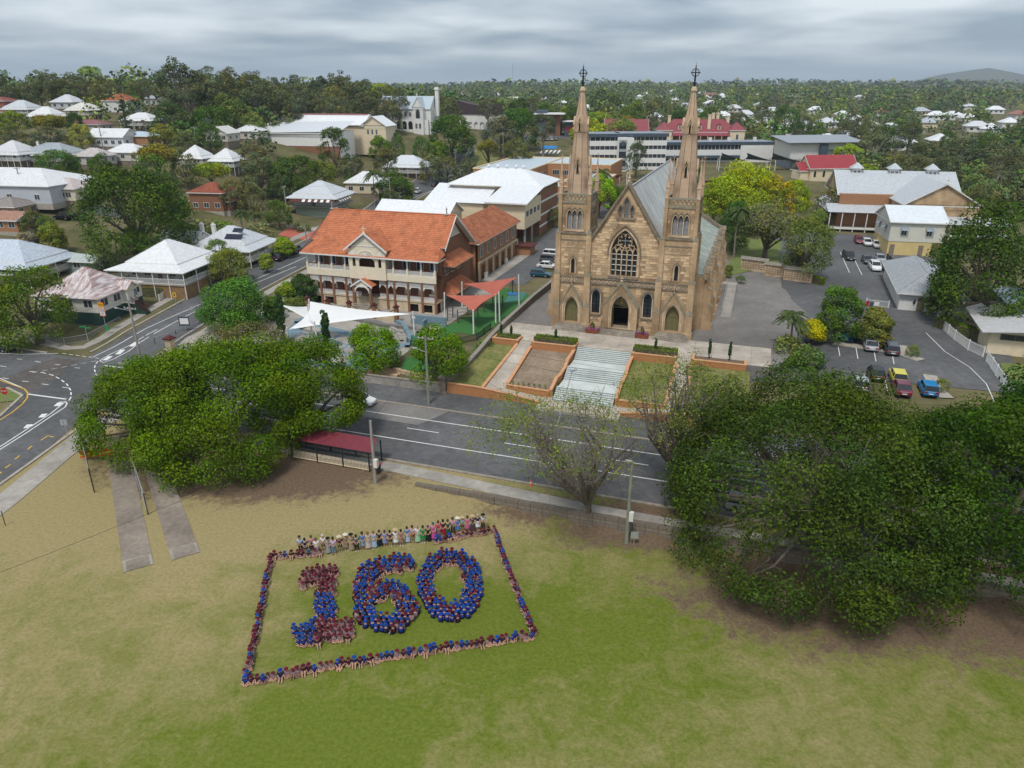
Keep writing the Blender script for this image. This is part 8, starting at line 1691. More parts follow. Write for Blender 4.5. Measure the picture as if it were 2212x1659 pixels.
TRO = skin('trousers', [(0,0,.95,.15),(.1,0,.86,.115),(.10,-.01,.48,.085),(.10,.01,.12,.075),(-.1,0,.86,.115),(-.10,-.01,.48,.085),(-.10,.01,.12,.075)], [(0,1),(1,2),(2,3),(0,4),(4,5),(5,6)], M['cloth'])
SHO = skin('shorts', [(0,0,.95,.15),(.1,0,.86,.12),(.10,-.01,.55,.10),(-.1,0,.86,.12),(-.10,-.01,.55,.10)], [(0,1),(1,2),(0,3),(3,4)], M['cloth'])
def lm(name, prof, n=12, m='cloth', sy=.75, dy=0.0): q = MB(); q.lathe(prof,0,0,n); q.v = [(x,y*sy+dy,z) for x,y,z in q.v]; me = q.mesh(name); me.materials.append(M[m]); me.polygons.foreach_set('use_smooth',[True]*len(me.polygons)); return me
SKI = lm('skirt', [(.15,1.04),(.19,.85),(.25,.45),(.245,.42)]); SKL = lm('skirt', [(.15,1.04),(.20,.85),(.30,.18),(.29,.16)]); HAIR = lm('hair', [(.10,1.56),(.115,1.66),(.105,1.74),(.06,1.79),(0,1.80)], 10, 'hat', 1, -.03); CAP = lm('cap', [(.13,1.70),(.115,1.71),(.10,1.79),(0,1.82)], 10, 'hat', 1.15, -.06); BRIM = lm('sun_hat', [(.22,1.70),(.23,1.715),(.115,1.725),(.10,1.82),(0,1.84)], 12, 'hat', 1, -.05)
SHOE = skin('shoe', [(0,.05,0,.05),(0,-.11,-.01,.045)], [(0,1)], M['cloth'])
W_, K_, STR = (.75,.75,.75), (.012,.012,.014), (.55,.42,.22)
AD = [((.35,.52,.70),K_,'t',NAV,'cap','pale blue shirt, black trousers and navy cap'),(NAV,(.02,.03,.08),'s',(.03,.02,.015),'hair','navy shirt and navy shorts'),((.35,.18,.22),(.03,.03,.035),'k',(.12,.08,.05),'hair','pink patterned top and dark skirt'),(W_,(.45,.43,.40),'l',(.2,.1,.05),'hair','white blouse and long pale grey skirt'),(W_,NAV,'s',(.55,.5,.45),'cap','white sleeveless top and navy shorts'),((.28,.29,.30),(.28,.29,.30),'l',K_,'sun_hat','grey chevron dress and black hat'),((.58,.45,.65),(.16,.26,.34),'t',(.05,.03,.02),'hair','lilac top and blue jeans'),((.11,.012,.03),K_,'s',(.62,.55,.42),'sun_hat','maroon shirt, black shorts and straw hat'),((.28,.21,.16),(.28,.21,.16),'k',(.7,.66,.58),'sun_hat','brown floral dress and cream hat'),((.34,.26,.16),(.34,.26,.16),'l',K_,'sun_hat','long tan dress and black hat'),((.06,.09,.14),K_,'t',(.02,.015,.01),'hair','dark patterned shirt and black trousers'),((.03,.18,.50),(.20,.30,.38),'k',(.04,.03,.03),'hair','bright blue shirt and denim skirt'),((.52,.42,.36),(.52,.42,.36),'l',(.30,.12,.04),'hair','long beige dress and red hair'),((.34,.42,.56),(.34,.42,.56),'l',(.22,.14,.09),'hair','long powder blue dress'),(K_,K_,'l',(.05,.03,.02),'hair','long black floral dress'),((.22,.26,.48),(.22,.26,.48),'k',(.06,.04,.03),'hair','blue check dress'),((.03,.03,.08),K_,'s',(.02,.015,.012),'hair','white and navy polo with black shorts'),(W_,W_,'k',STR,'sun_hat','white dress and straw hat'),((.32,.17,.11),(.32,.17,.11),'k',(.03,.02,.015),'hair','rust brown dress'),((.04,.22,.52),(.42,.48,.58),'l',(.05,.03,.02),'hair','blue top and pale blue long skirt'),((.48,.36,.50),(.32,.02,.04),'s',(.10,.03,.02),'hair','lilac floral top and red shorts'),(W_,(.30,.52,.34),'l',(.35,.26,.18),'cap','white shirt and pale green skirt'),((.01,.24,.045),(.01,.24,.045),'k',(.04,.03,.02),'hair','bright green dress'),(K_,K_,'l',(.02,.05,.12),'cap','black dress and dark cap'),((.62,.10,.32),(.62,.10,.32),'l',(.02,.08,.14),'cap','long pink check dress and cap'),((.50,.04,.10),(.3,.15,.2),'k',(.10,.04,.03),'hair','crimson top half hidden behind others'),(K_,(.42,.01,.02),'k',(.02,.015,.01),'hair','black top and red skirt'),((.025,.09,.05),(.025,.09,.05),'l',(.10,.06,.03),'hair','long dark green dress'),((.62,.32,.42),K_,'t',(.06,.04,.03),'hair','pink top and black trousers'),((.06,.22,.55),(.06,.22,.55),'k',(.72,.70,.66),'sun_hat','blue dress and white hat'),((.22,.42,.40),K_,'s',STR,'sun_hat','sea green shirt, black shorts and straw hat'),((.62,.12,.30),(.62,.12,.30),'k',(.08,.03,.02),'hair','hot pink dress'),((.07,.06,.06),(.07,.06,.06),'l',STR,'sun_hat','black floral dress and straw hat'),(NAV,W_,'k',(.5,.4,.3),'hair','navy vest over white skirt'),((.55,.62,.66),K_,'t',K_,'sun_hat','pale top, black trousers and black hair')]
FEET = [(487,386),(760,384),(1030,344),(1320,308),(1400,286),(1490,262),(1570,240),(1705,228)]
fw = [wpx(*p) for p in FEET]; seglen = [math.dist(a,b) for a,b in zip(fw,fw[1:])]; tot = sum(seglen)
for i, (tc_, bc, kind_, hc, hk, desc) in enumerate(AD):
    s = tot*i/(len(AD)-1); j = 0
    while j < len(seglen)-1 and s > seglen[j]: s -= seglen[j]; j += 1
    f = s/seglen[j]; x, y = fw[j][0]+(fw[j+1][0]-fw[j][0])*f, fw[j][1]+(fw[j+1][1]-fw[j][1])*f+rnd.gauss(0,.12); sc_ = rnd.uniform(.93,1.05)
    o = put('person', ADULT, loc=(x,y,gz(x,y)), rz=R(10)+rnd.gauss(0,.15), scale=sc_, color=rnd.choice(SKN[:3]), label='adult standing behind the children in '+desc, cat='person', group='adults in the back row', kind='thing')
    put('top', TOP, o, color=tc_); put({'t':'trousers','s':'shorts'}.get(kind_,'skirt'), {'t':TRO,'s':SHO,'k':SKI,'l':SKL}[kind_], o, color=bc); put(hk, {'hair':HAIR,'cap':CAP,'sun_hat':BRIM}[hk], o, color=hc)
    for sx in (-1,1): put('shoe', SHOE, o, loc=(sx*.105,-.04,.05), color=rnd.choice([W_,(.4,.25,.15),K_]))
# ------------------------------------------------------------------ cars
M['car_paint'] = mat('car_paint', (1,1,1), None, 1, .25, objcol=True, spec=.6); M['car_glass'] = mat('car_glass', (.012,.014,.017), (.02,.023,.027), 1, .06, spec=.7); M['lamp_red'] = mat('tail_lamp', (.35,.01,.01), None, 1, .3); M['lamp_clear'] = mat('head_lamp', (.6,.62,.65), None, 1, .2); M['rim'] = mat('alloy_rim', (.35,.36,.38), None, 1, .35, metal=.6)
CARS = {}
def car_meshes(tp):
    if tp in CARS: return CARS[tp]
    L, W, hb, ht, c0, c1, r0, r1 = {'sedan':(4.7,.9,.92,1.45,-.95,2.0,-.25,1.35),'hatch':(4.1,.87,.95,1.5,-1.0,1.98,-.3,1.75),'suv':(4.7,.93,1.08,1.72,-1.15,2.25,-.45,2.0),'ute':(5.3,.93,1.08,1.8,-1.2,.9,-.5,.65)}[tp]; h = L/2
    q = MB(); prof = [(-h,.38,.62,.78),(-h+.12,.28,.74,.9),(-h+.6,.22,.84,.98),(c0,.2,hb-.02,1),(0,.2,hb,1),(c1-.1,.2,hb,1),(h-.35,.24,hb-.02 if tp != 'ute' else 1.02,.97),(h-.08,.3,hb-.10,.92),(h,.42,hb-.2,.84)]; rings = []
    for y, z0, z1, wf in prof:
        w = W*wf; rings.append([(-w*.92,y,z0),(w*.92,y,z0),(w,y,z0+.18),(w,y,z1-.14),(w*.93,y,z1),(-w*.93,y,z1),(-w,y,z1-.14),(-w,y,z0+.18)])
    for a, b in zip(rings, rings[1:]):
        k = len(q.v); q.v += a+b
        for i in range(8): j = (i+1) % 8; q.f.append((k+i,k+j,k+8+j,k+8+i)); q.m.append(0)
    q.poly(rings[0][::-1]); q.poly(rings[-1])
    q.frust([(-W*.80,r0,ht-.04),(W*.80,r0,ht-.04),(W*.78,r1,ht-.05),(-W*.78,r1,ht-.05)],[(-W*.72,r0+.12,ht),(W*.72,r0+.12,ht),(W*.70,r1-.12,ht-.01),(-W*.70,r1-.12,ht-.01)])
    for s in (-1,1):
        for yb, yt in ((c0+.02,r0),(c1-.12,r1)): q.tube((s*W*.90,yb,hb-.03),(s*W*.79,yt,ht-.05),.045,n=4)
        q.tube((s*W*.91,(r0+r1)/2,hb-.03),(s*W*.79,(r0+r1)/2,ht-.05),.05,n=4); q.box(s*W+(-.02 if s < 0 else -.12),c0+.35,hb-.02,s*W+(.12 if s < 0 else .02)+0,c0+.5,hb+.12)
    body = q.mesh('body'); body.materials.append(M['car_paint'])
    q = MB(); q.frust([(-W*.91,c0,hb-.04),(W*.91,c0,hb-.04),(W*.90,c1,hb-.04),(-W*.90,c1,hb-.04)],[(-W*.785,r0,ht-.045),(W*.785,r0,ht-.045),(W*.77,r1,ht-.055),(-W*.77,r1,ht-.055)]); gl = q.mesh('windows'); gl.materials.append(M['car_glass'])
    q = MB(); q.lathe([(0,-.1),(.33,-.1),(.34,-.06),(.34,.06),(.33,.1),(.0,.1)],0,0,14); q.v = [(z,x,y) for x,y,z in q.v]; wh = q.mesh('wheel'); wh.materials.append(M['tyre']); q = MB(); q.lathe([(0,.0),(.21,.0),(.22,-.02)],0,0,10); q.v = [(z,x,y) for x,y,z in q.v]; ri = q.mesh('rim'); ri.materials.append(M['rim'])
    q = MB(); q.box(-.19,-.06,-.07,.19,.06,.07); hl = q.mesh('headlight'); hl.materials.append(M['lamp_clear']); q = MB(); q.box(-.17,-.06,-.09,.17,.06,.09); tl = q.mesh('tail_light'); tl.materials.append(M['lamp_red']); q = MB(); q.box(-.26,-.02,-.06,.26,.02,.06); npl = q.mesh('number_plate'); npl.materials.append(M['white'])
    tray = None
    if tp == 'ute': q = MB(); q.box(-W*.82,1.05,1.0,W*.82,h-.15,1.035); tray = q.mesh('tray'); tray.materials.append(M['tyre'])
    CARS[tp] = (body, gl, wh, ri, hl, tl, npl, tray, h, W, hb); return CARS[tp]
def car(uv, head, tp, col, label, group='parked cars', loc=None, cat='car'):
    """head: direction of the bonnet in degrees, measured like a map angle"""
    x, y, z = loc or at(*uv); zz = gz(x,y)+.06
    body, gl, wh, ri, hl, tl, npl, tray, h, W, hb = car_meshes(tp); t = thing('parked_car' if tp != 'ute' else 'parked_ute', label, cat, (x,y,zz), R(head+90), group); put('body', body, t, color=col); put('windows', gl, t)
    for sx in (-1,1):
        for yy in (-h+.85,h-.9): w = put('wheel', wh, t, loc=(sx*(W-.08),yy,.34)); put('rim', ri, w, loc=(sx*.105,0,0))
        put('headlight', hl, t, loc=(sx*W*.62,-h+.08,.66)); put('tail_light', tl, t, loc=(sx*W*.66,h-.04,hb-.22))
    put('number_plate', npl, t, loc=(0,h+.01,.55)); put('number_plate', npl, t, loc=(0,-h-.01,.45))
    if tray: put('tray', tray, t)
    return t
TEAL, WHI, BLK, SILV, DGR, RED_ = (.01,.075,.12), (.72,.72,.72), (.008,.009,.010), (.34,.36,.38), (.07,.08,.09), (.20,.02,.03)
g = 'cars on the school drive'; car((1168,598),-18,'hatch',TEAL,'teal hatchback parked left of the church tower',g); car((1184,580),-18,'sedan',WHI,'white sedan parked behind the teal hatchback',g); car((1190,568),-18,'suv',DGR,'grey wagon parked behind the white sedan',g); car((1195,556),-18,'suv',WHI,'white car half hidden beyond the grey wagon',g)
g = 'cars along the side street'; car((608,561),80,'suv',BLK,'black hatchback on the verge side by the small lime tree',g); car((640,546),80,'suv',DGR,'dark wagon parked ahead of the black hatchback',g); car((472,622),260,'sedan',BLK,'dark car behind the verandah house fence',g); car((516,604),80,'sedan',DGR,'dark sedan parked by the white paling fence',g); car((870,430),80,'ute',WHI,'white dual cab ute on the side street',g,cat='ute'); car((902,417),80,'suv',WHI,'white wagon parked ahead of the white ute',g)
for i, (u, v, c, n) in enumerate(((940,402,BLK,'black wagon below the yellow bush'),(958,397,DGR,'charcoal car in the uphill row'),(978,390,WHI,'white car in the uphill row'),(993,383,WHI,'white hatch in the uphill row'),(1008,378,(.02,.05,.16),'dark blue car at the top of the uphill row'))): car((u,v),80,'suv' if i % 2 == 0 else 'hatch',c,n,g)
car((1092,346),-10,'hatch',(.28,.02,.03),'red car at the hill street corner','cars on the hill street'); car((1112,330),60,'hatch',(.02,.08,.3),'blue car by the stone fence on the hill','cars on the hill street'); car((1122,326),60,'sedan',(.03,.05,.12),'dark blue car farther up the hill','cars on the hill street')
for i, u in enumerate((1172,1181,1190,1200)): car((u,304-i*.4),100,'hatch',SILV if i % 2 else WHI,'%s car in the hilltop row beside the roundabout' % ['first silver','second pale','third silver','fourth pale'][i],'cars on the hill street')
g = 'cars in the church car park'
for u, v, hd, tp, c, n in ((1842,735,210,'suv',(.012,.085,.15),'blue wagon nosing out beside the big car park tree'),(1878,752,72,'sedan',SILV,'silver sedan backed on to the island'),(1923,762,72,'hatch',DGR,'dark grey hatchback beside the silver sedan'),(1890,815,72,'hatch',BLK,'black hatchback next to the yellow one'),(1937,822,72,'hatch',(.62,.55,.07),'yellow hatchback in the lower bay'),(1945,846,72,'sedan',(.16,.03,.06),'maroon sedan half hidden by the fig crown'),(2002,848,72,'hatch',(.01,.20,.45),'bright blue hatchback beside the ball shrub'),(1857,838,72,'hatch',SILV,'pale car almost hidden under the fig crown'),(1832,560,260,'suv',BLK,'black wagon facing out in the upper car park'),(1854,525,255,'hatch',RED_,'red car under the hanging tree by the annex'),(1872,530,255,'hatch',WHI,'white car with dark roof beside the red one'),(1893,534,255,'sedan',WHI,'white sedan beside the annex wall'),(1872,568,255,'sedan',DGR,'grey sedan in the upper row'),(1889,583,255,'suv',WHI,'white four wheel drive in the upper row'),(1900,565,255,'sedan',SILV,'silver sedan behind the white four wheel drive'),(1917,588,255,'sedan',DGR,'dark grey sedan beside the white four wheel drive')): car((u,v),hd,tp,c,n,g)
g = 'cars by the cross street'; car((137,474),170,'suv',BLK,'black wagon on the cross street',g); car((168,474),170,'suv',BLK,'black four wheel drive on the cross street under the great fig',g); car((3,757),-18,'sedan',BLK,'black sedan at the left edge by the corner verge',g); car((290,612),80,'suv',WHI,'white van behind the corner cottage',g)
car(None,-18,'hatch',WHI,'white car on the main road behind the street trees','parked cars',C(-28.3,-28.2)); car(None,-18,'hatch',SILV,'silver car under the big spreading fig','parked cars',C(20,-38.6)); car(None,162,'hatch',(.7,.34,.01),'orange yellow car at the right edge of the main road','parked cars',(56.5,72.5,0))
# ------------------------------------------------------------------ street furniture, fences, hedges
def wire(p, q, sag, label, group='overhead wires'):
    n = 14; P = [Vector(p).lerp(Vector(q), i/n)-Vector((0,0,sag*4*(i/n)*(1-i/n))) for i in range(n+1)]; m = MB(); m.path(P, .014, 4); o = m.bd('overhead_wire', M['iron_black'], label=label, cat='wire', group=group, kind='thing'); return o
def pole(uv, h, label, mt='pole_green', arms=1, lamp=None, rz=-18, box=None, loc=None):
    x, y, z = loc or at(*uv); t = thing('power_pole', label, 'pole', (x,y,gz(x,y)), R(rz), 'power poles'); q = MB(); q.tube((0,0,-.5),(0,0,h),.19,.13,8); q.bd('pole_shaft', M[mt], t)
    for k in range(arms):
        q = MB(); q.box(-1.1,-.06,h-.35-k*.9,1.1,.06,h-.22-k*.9); q.bd('crossarm', M['pole_grey'], t)
        for xx in (-1,-.4,.4,1): q = MB(); q.lathe([(.04,h-.22-k*.9),(.06,h-.1-k*.9),(.0,h-.02-k*.9)],xx,0,6); q.bd('insulator', M['offwhite'], t)
    if lamp: q = MB(); q.tube((0,0,lamp[2]),(lamp[0],lamp[1],lamp[2]+.4),.04); q.box(lamp[0]-.3,lamp[1]-.12,lamp[2]+.33,lamp[0]+.3,lamp[1]+.12,lamp[2]+.47); q.bd('street_light', M['slat_grey'], t)
    if box: q = MB(); q.box(.1,-.3,box,.5,.1,box+.9); q.bd('meter_box', M['offwhite'], t)
    return (x, y, gz(x,y)+h)
pA = pole((926,874),9.3,'green timber power pole on the footpath by the gate pillar',lamp=(-1.6,0,7.2)); pB = pole((811,1044),7.2,'grey power pole with white meter box beside the bus shelter','pole_grey',0,box=2.0); pC = pole((1353,1174),8.6,'green power pole on the field below the retaining wall','pole_green',0,lamp=(-.3,-.2,8.3),box=2.6)
pD = pole((305,783),9.5,'tall grey power pole at the school street corner','pole_grey',2,lamp=(-2,-.5,8)); pE = pole((668,575),9,'slim dark power pole beside the school left corner','pole_grey',0,lamp=(-1,0,8.2)); pF = pole((845,455),10,'power pole with crossarms near the white ute','pole_grey',1,rz=60,lamp=(-2,0,8)); pG = pole((985,385),10.5,'green power pole at the upper street corner','pole_green',2,rz=60); pH = pole((1087,345),11,'green power pole on the hill by the grassy bank','pole_green',2,rz=60); pI = pole((622,480),9.5,'power pole before the raised white house','pole_grey',1,rz=80)
pJ = pole((427,330),8,'green power pole on the left slope','pole_green',1); pK = pole((225,330),9,'power pole among the hill cottages','pole_grey',1); pL = pole((300,325),9,'power pole before the blue roofed brick house','pole_grey',1); pM = pole((55,440),9,'power pole by the timber fence','pole_grey',1); pN = pole((2188,930),9,'power pole at the right edge of the car park entry','pole_grey',1)
for n_, (a, b, s) in enumerate(((pA,pD,1.2),(pA,pC,1.0),(pB,(-60,20,6),.9),(pA,pB,.8),(pD,pE,1.0),(pE,pI,.8),(pI,pF,1.0),(pF,pG,1.2),(pG,pH,1.2),(pA,(60,62,9),1.6),(pD,(-120,118,10),1.4),(pK,pL,.6),(pL,pJ,.7),(pD,(-95,70,9),1.0),((pF[0],pF[1],pF[2]-.9),(pG[0],pG[1],pG[2]-.9),1.2),((pG[0],pG[1],pG[2]-.9),(pH[0],pH[1],pH[2]-.9),1.2),((pA[0],pA[1],pA[2]-1.2),(60,62,7.6),1.8))): wire(a, b, s, ['wire from the gate pillar pole to the school corner pole','wire from the footpath pole to the field pole','wire crossing the lower left field','short wire over the main road','wire along the side street by the school','wire beside the school roof','wire past the raised white house','wire along the upper side street','wire climbing the hill street','upper wire along the terraced gardens','wire over the corner cottage','wire among hill cottages','wire across the left slope','wire over the intersection','second wire along the upper side street','second wire climbing the hill street','lower wire along the terraced gardens'][n_])
# bus shelter
x, y, _ = C(-23.2,-42.2); t = thing('bus_shelter', 'long maroon roofed bus shelter with white picket back beside the road', 'bus shelter', (x,y,gz(x,y)), CA); rr_ = sheet_roof((.18,.026,.04), .15)
q = MB(); q.poly([(-5.2,-1.6,2.45),(5.2,-1.6,2.45),(5.2,0,3.35),(-5.2,0,3.35)]); q.bd('roof_sheet', rr_, t); q = MB(); q.poly([(5.2,1.5,2.5),(-5.2,1.5,2.5),(-5.2,0,3.35),(5.2,0,3.35)]); q.bd('roof_sheet', rr_, t)
for xx in (-4.8,-1.6,1.6,4.8):
    for yy in (-1.4,1.3): BX(xx-.06,yy-.06,-.3,xx+.06,yy+.06,2.45).bd('post', M['fence_black'], t)
for x0, x1 in ((-4.8,-1.6),(-1.6,1.6),(1.6,4.8)): rails(MB(), x0+.08, x1-.08, -1.4, .15, 1.0, .16, .07).bd('picket_panel', M['cream'], t); BX(x0+.1,-.9,.4,x1-.1,-.5,.46).bd('bench_seat', M['pole_grey'], t)
t = thing('wheelie_bin', 'dark wheelie bin with red lid beside the shelter', 'bin', C(-17.5,-43.6), CA); q = MB(); q.frust([(-.25,-.3,.05),(.25,-.3,.05),(.25,.3,.05),(-.25,.3,.05)],[(-.32,-.38,.98),(.32,-.38,.98),(.32,.38,.98),(-.32,.38,.98)]); q.bd('body', M['fence_black'], t); BX(-.34,-.4,.98,.34,.4,1.06).bd('lid', mat('red_lid', (.5,.02,.03)), t)
# retaining wall of the field, block by block
t = thing('retaining_wall', 'long rough concrete block retaining wall between field and footpath', 'wall', C(-12.5,-44.6,0), CA); RB = BX(0,-.25,-1.6,1.22,.25,0).mesh('wall_block'); RB.materials.append(M['stone_grey'])
for k in range(46):
    a_ = k*1.25; o = put('wall_block', RB, t, loc=(a_,rnd.uniform(-.03,.03),.42+rnd.uniform(-.03,.03)-.12*math.exp(-k/3)))
# cricket nets: two concrete pitches, posts, mesh
for lab, p0, p1, w in (('left concrete cricket pitch running under the street trees',(300,1228),(258,990),2.3),('right concrete cricket pitch running under the street trees',(402,1202),(330,990),2.3)):
    a_, b_ = at(*p0)[:2], at(*p1)[:2]; o = ribbon(MB(), [a_, b_], -w/2, w/2, .045, .2).bd('cricket_pitch', M['asphalt_warm'], label=lab, cat='cricket pitch', group='cricket pitches', kind='thing'); o.data.materials[0] = M['pitch'] if 'pitch' in M else M.setdefault('pitch', addmul(mat('pitch_concrete', (.21,.175,.14), (.29,.245,.20), 2, .95, .3), 'MULTIPLY', .2, .75, 1.15))
    dx, dy = (b_[0]-a_[0]), (b_[1]-a_[1]); l = math.hypot(dx,dy); e = (a_[0]+dx/l*1.7, a_[1]+dy/l*1.7); ribbon(MB(), [(e[0]-dx/l*.06,e[1]-dy/l*.06),(e[0]+dx/l*.06,e[1]+dy/l*.06)], -w/2, w/2, .055).bd('pitch_joint', M['concrete'], o)
    for s in (-1,1): ribbon(MB(), [a_, e], s*(w/2-.12)-.12, s*(w/2-.12)+.12, .056).bd('pitch_edge', M['concrete'], o)
def netfence(label, pts, h, m='fence_black', grp='cricket net fences'):
    P = [at(*p) for p in pts]; x0, y0, z0 = P[0]; t = thing('net_fence', label, 'fence', P[0], 0, grp); P = [(a-x0,b-y0,c-z0) for a,b,c in P]
    for a in P: q = MB(); q.tube((a[0],a[1],-.2),(a[0],a[1],h),.05); q.bd('post', M[m], t)
    for a, b in zip(P, P[1:]):
        q = MB(); q.tube((a[0],a[1],h),(b[0],b[1],h),.035); q.tube((a[0],a[1],.1),(b[0],b[1],.1),.03); n = max(3,int(math.dist(a,b)/.22))
        for i in range(n+1):
            s = i/n; s2 = min(1,s+h*.6/max(math.dist(a,b),.1)); s3 = max(0,s-h*.6/max(math.dist(a,b),.1)); L_ = lambda u_, z: (a[0]+(b[0]-a[0])*u_, a[1]+(b[1]-a[1])*u_, z); q.tube(L_(s,.1),L_(s2,h),.009,n=3); q.tube(L_(s,.1),L_(s3,h),.009,n=3)
        q.bd('mesh_panel', M['steel'], t)
netfence('chain mesh side of the left cricket net', [(204,1064),(193,1020),(185,985)], 2.8); netfence('chain mesh divider between the two pitches', [(320,1112),(305,1065),(292,1030)], 2.4); netfence('chain mesh back of the cricket nets under the trees', [(185,985),(232,972),(290,960)], 2.8)
q = MB(); P = at(210,992); t = thing('safety_barrier', 'orange and yellow barrier mesh tied to the cricket net', 'barrier', P, .25, None); BX(-1.6,-.03,.3,1.7,.03,1.2).bd('orange_mesh', mat('orange_mesh', (.55,.12,.03), (.62,.17,.05), 4, .9), t); BX(-1.6,-.045,.6,1.7,-.032,.85).bd('yellow_band', M['paint_yellow'], t)
# small posts and signs
def sign(uv, h, label, plates, mt='steel', rz=0, cat='sign'):
    x, y, z = at(*uv); t = thing('road_sign', label, cat, (x,y,gz(x,y)), R(rz), 'road signs'); q = MB(); q.tube((0,0,-.3),(0,0,h),.045); q.bd('post', M[mt], t)
    for nm, x0, z0, x1, z1, m in plates: BX(x0,-.08-.006*len(t.children),z0,x1,-.05,z1).bd(nm, M[m] if isinstance(m,str) else m, t)
    return t
RDM, YEL, GRN, ORG = mat('sign_red', (.45,.01,.02)), mat('sign_yellow', (.75,.42,.02)), mat('sign_green', (.01,.25,.09)), mat('sign_orange', (.8,.15,.02))
def text(par, s, size, loc, m, rot=(math.pi/2,0,0)):
    c = bpy.data.curves.new('lettering','FONT'); c.body = s; c.size = size; c.align_x = 'CENTER'; c.align_y = 'CENTER'; c.extrude = .004; o = bpy.data.objects.new('lettering', c); me = bpy.data.meshes.new_from_object(o); me.materials.clear(); me.materials.append(m); bpy.data.objects.remove(o); o = put('lettering', me, par, loc=loc); o.rotation_euler = rot
t = sign((20,882),2.6,'red octagonal stop sign on the corner island',[]); q = MB(); q.lathe([(0,0),(.46,0),(.46,.02)],0,0,8); q.v = [(x*math.cos(.39)-y*math.sin(.39),-.06-z,2.4+x*math.sin(.39)+y*math.cos(.39)) for x,y,z in q.v]; q.bd('octagon', RDM, t); text(t, 'STOP', .3, (0,-.09,2.4), M['white'])
t = sign((231,716),5.2,'school zone sign with orange border and speed circle by the corner cottage',[('border',-.5,2.7,.5,5.0,ORG),('panel',-.42,2.78,.42,4.2,'white'),('yellow_top',-.42,4.25,.42,4.92,YEL)],rz=-5); text(t, 'SCHOOL\nZONE', .2, (0,-.11,4.6), M['iron_black']); q = MB(); q.lathe([(.3,0),(.38,0)],0,0,16); q.v = [(x,-.105-z,3.75+y) for x,y,z in q.v]; q.bd('speed_ring', RDM, t); text(t, '40', .34, (0,-.11,3.75), M['iron_black']); text(t, '7-9 AM\n2-4 PM', .18, (0,-.11,3.1), M['iron_black'])
sign((192,742),3.0,'green street name blades on a pole at the corner',[('name_blade',-.9,2.75,.1,2.95,GRN),('name_blade',.1,2.55,.9,2.75,GRN)]); sign((381,660),2.6,'yellow diamond crossing sign before the paling fence',[('yellow_plate',-.32,1.6,.32,2.5,YEL),('symbol',-.1,1.8,.1,2.3,'iron_black')]); sign((235,722),1.6,'bright green litter bin hung on the sign post',[('bin_body',-.25,.7,.25,1.5,GRN)]); sign((418,690),2.4,'back of a small grey road sign on the school side',[('plate',-.3,1.7,.3,2.3,'slat_grey')]); sign((148,950),2.6,'twin dark sign backs beside the field path',[('plate',-.4,1.9,-.03,2.6,'slat_grey'),('plate',.03,1.9,.4,2.6,'slat_grey')]); sign((402,716),2.6,'blue school notice board frame by the street',[('blue_frame',-.9,1.0,.9,2.6,'dark_blue'),('notice',-.7,1.3,.7,2.3,'white')]); sign((1369,1178),1.5,'small metal cabinet on legs beside the field pole',[('cabinet',-.35,.8,.35,1.5,'steel')],cat='cabinet'); sign((12,1135),1.6,'short rusty stake at the left field edge',[],'bark',cat='post')
t = thing('stone_pillar', 'cream gate pillar with maroon cap at the school corner', 'pillar', at(370,757), SA); BX(-.5,-.5,-.3,.5,.5,1.9).bd('shaft', M['render_cream'], t); q = MB(); q.box(-.7,-.7,1.9,.7,.7,2.1); q.frust([(-.6,-.6,2.1),(.6,-.6,2.1),(.6,.6,2.1),(-.6,.6,2.1)],[(-.15,-.15,2.5),(.15,-.15,2.5),(.15,.15,2.5),(-.15,.15,2.5)]); q.bd('cap', M['maroon'], t)
q = MB(); q.tube((0,0,0),(2.0,0,6.5),.08,.05); q.box(1.7,-.15,6.45,2.6,.15,6.6); t = thing('street_lamp', 'pale curved street lamp seen through the jacaranda', 'street lamp', C(-2.5,-25.8,.1), CA+.9); q.bd('lamp_arm', M['slat_grey'], t)
for n_, (u, v) in enumerate(((1147,1048),(1356,1118))): t = thing('traffic_cone', ['orange cone on the verge under the jacaranda','orange cone behind the field pole'][n_], 'cone', at(u,v), 0, 'traffic cones'); q = MB(); q.lathe([(.2,0),(.2,.05),(.14,.06),(.03,.7)],0,0,10); q.bd('cone', ORG, t); q = MB(); q.lathe([(.115,.25),(.085,.42)],0,0,10); q.bd('band', M['white'], t)
# fences
def picket(label, pts, h, m='white', step=.16, w=.09, panel=2.4, name='picket_fence', grp='fences', base=0):
    P = [at(*p) for p in pts]; x0, y0, z0 = P[0]; t = thing(name, label, 'fence', P[0], 0, grp)
    W2 = resample([p[:2] for p in P], panel)
    for i, a in enumerate(W2):
        za = gz(*a)-z0; q = MB(); q.box(a[0]-x0-.07,a[1]-y0-.07,za-.3,a[0]-x0+.07,a[1]-y0+.07,za+h+.12); q.bd('post', M[m], t)
        if i+1 < len(W2):
            b = W2[i+1]; zb = gz(*b)-z0; l = math.dist(a,b); n = max(2,int(l/step)); q = MB(); A_, B_ = Vector((a[0]-x0,a[1]-y0,za)), Vector((b[0]-x0,b[1]-y0,zb)); sd_ = (B_-A_).normalized()*w/2; nn = Vector((-sd_.y,sd_.x,0)).normalized()*.015
            for k in range(n):
                c = A_.lerp(B_,(k+.5)/n); q.frust([c-sd_-nn+Vector((0,0,.06)),c+sd_-nn+Vector((0,0,.06)),c+sd_+nn+Vector((0,0,.06)),c-sd_+nn+Vector((0,0,.06))],[c-sd_-nn+Vector((0,0,h)),c+sd_-nn+Vector((0,0,h)),c+sd_+nn+Vector((0,0,h)),c-sd_+nn+Vector((0,0,h))])
            for zz in (.2,h-.15): q.tube(A_+Vector((0,0,zz)),B_+Vector((0,0,zz)),.03,n=4)
            q.bd('picket_panel', M[m], t)
    return t
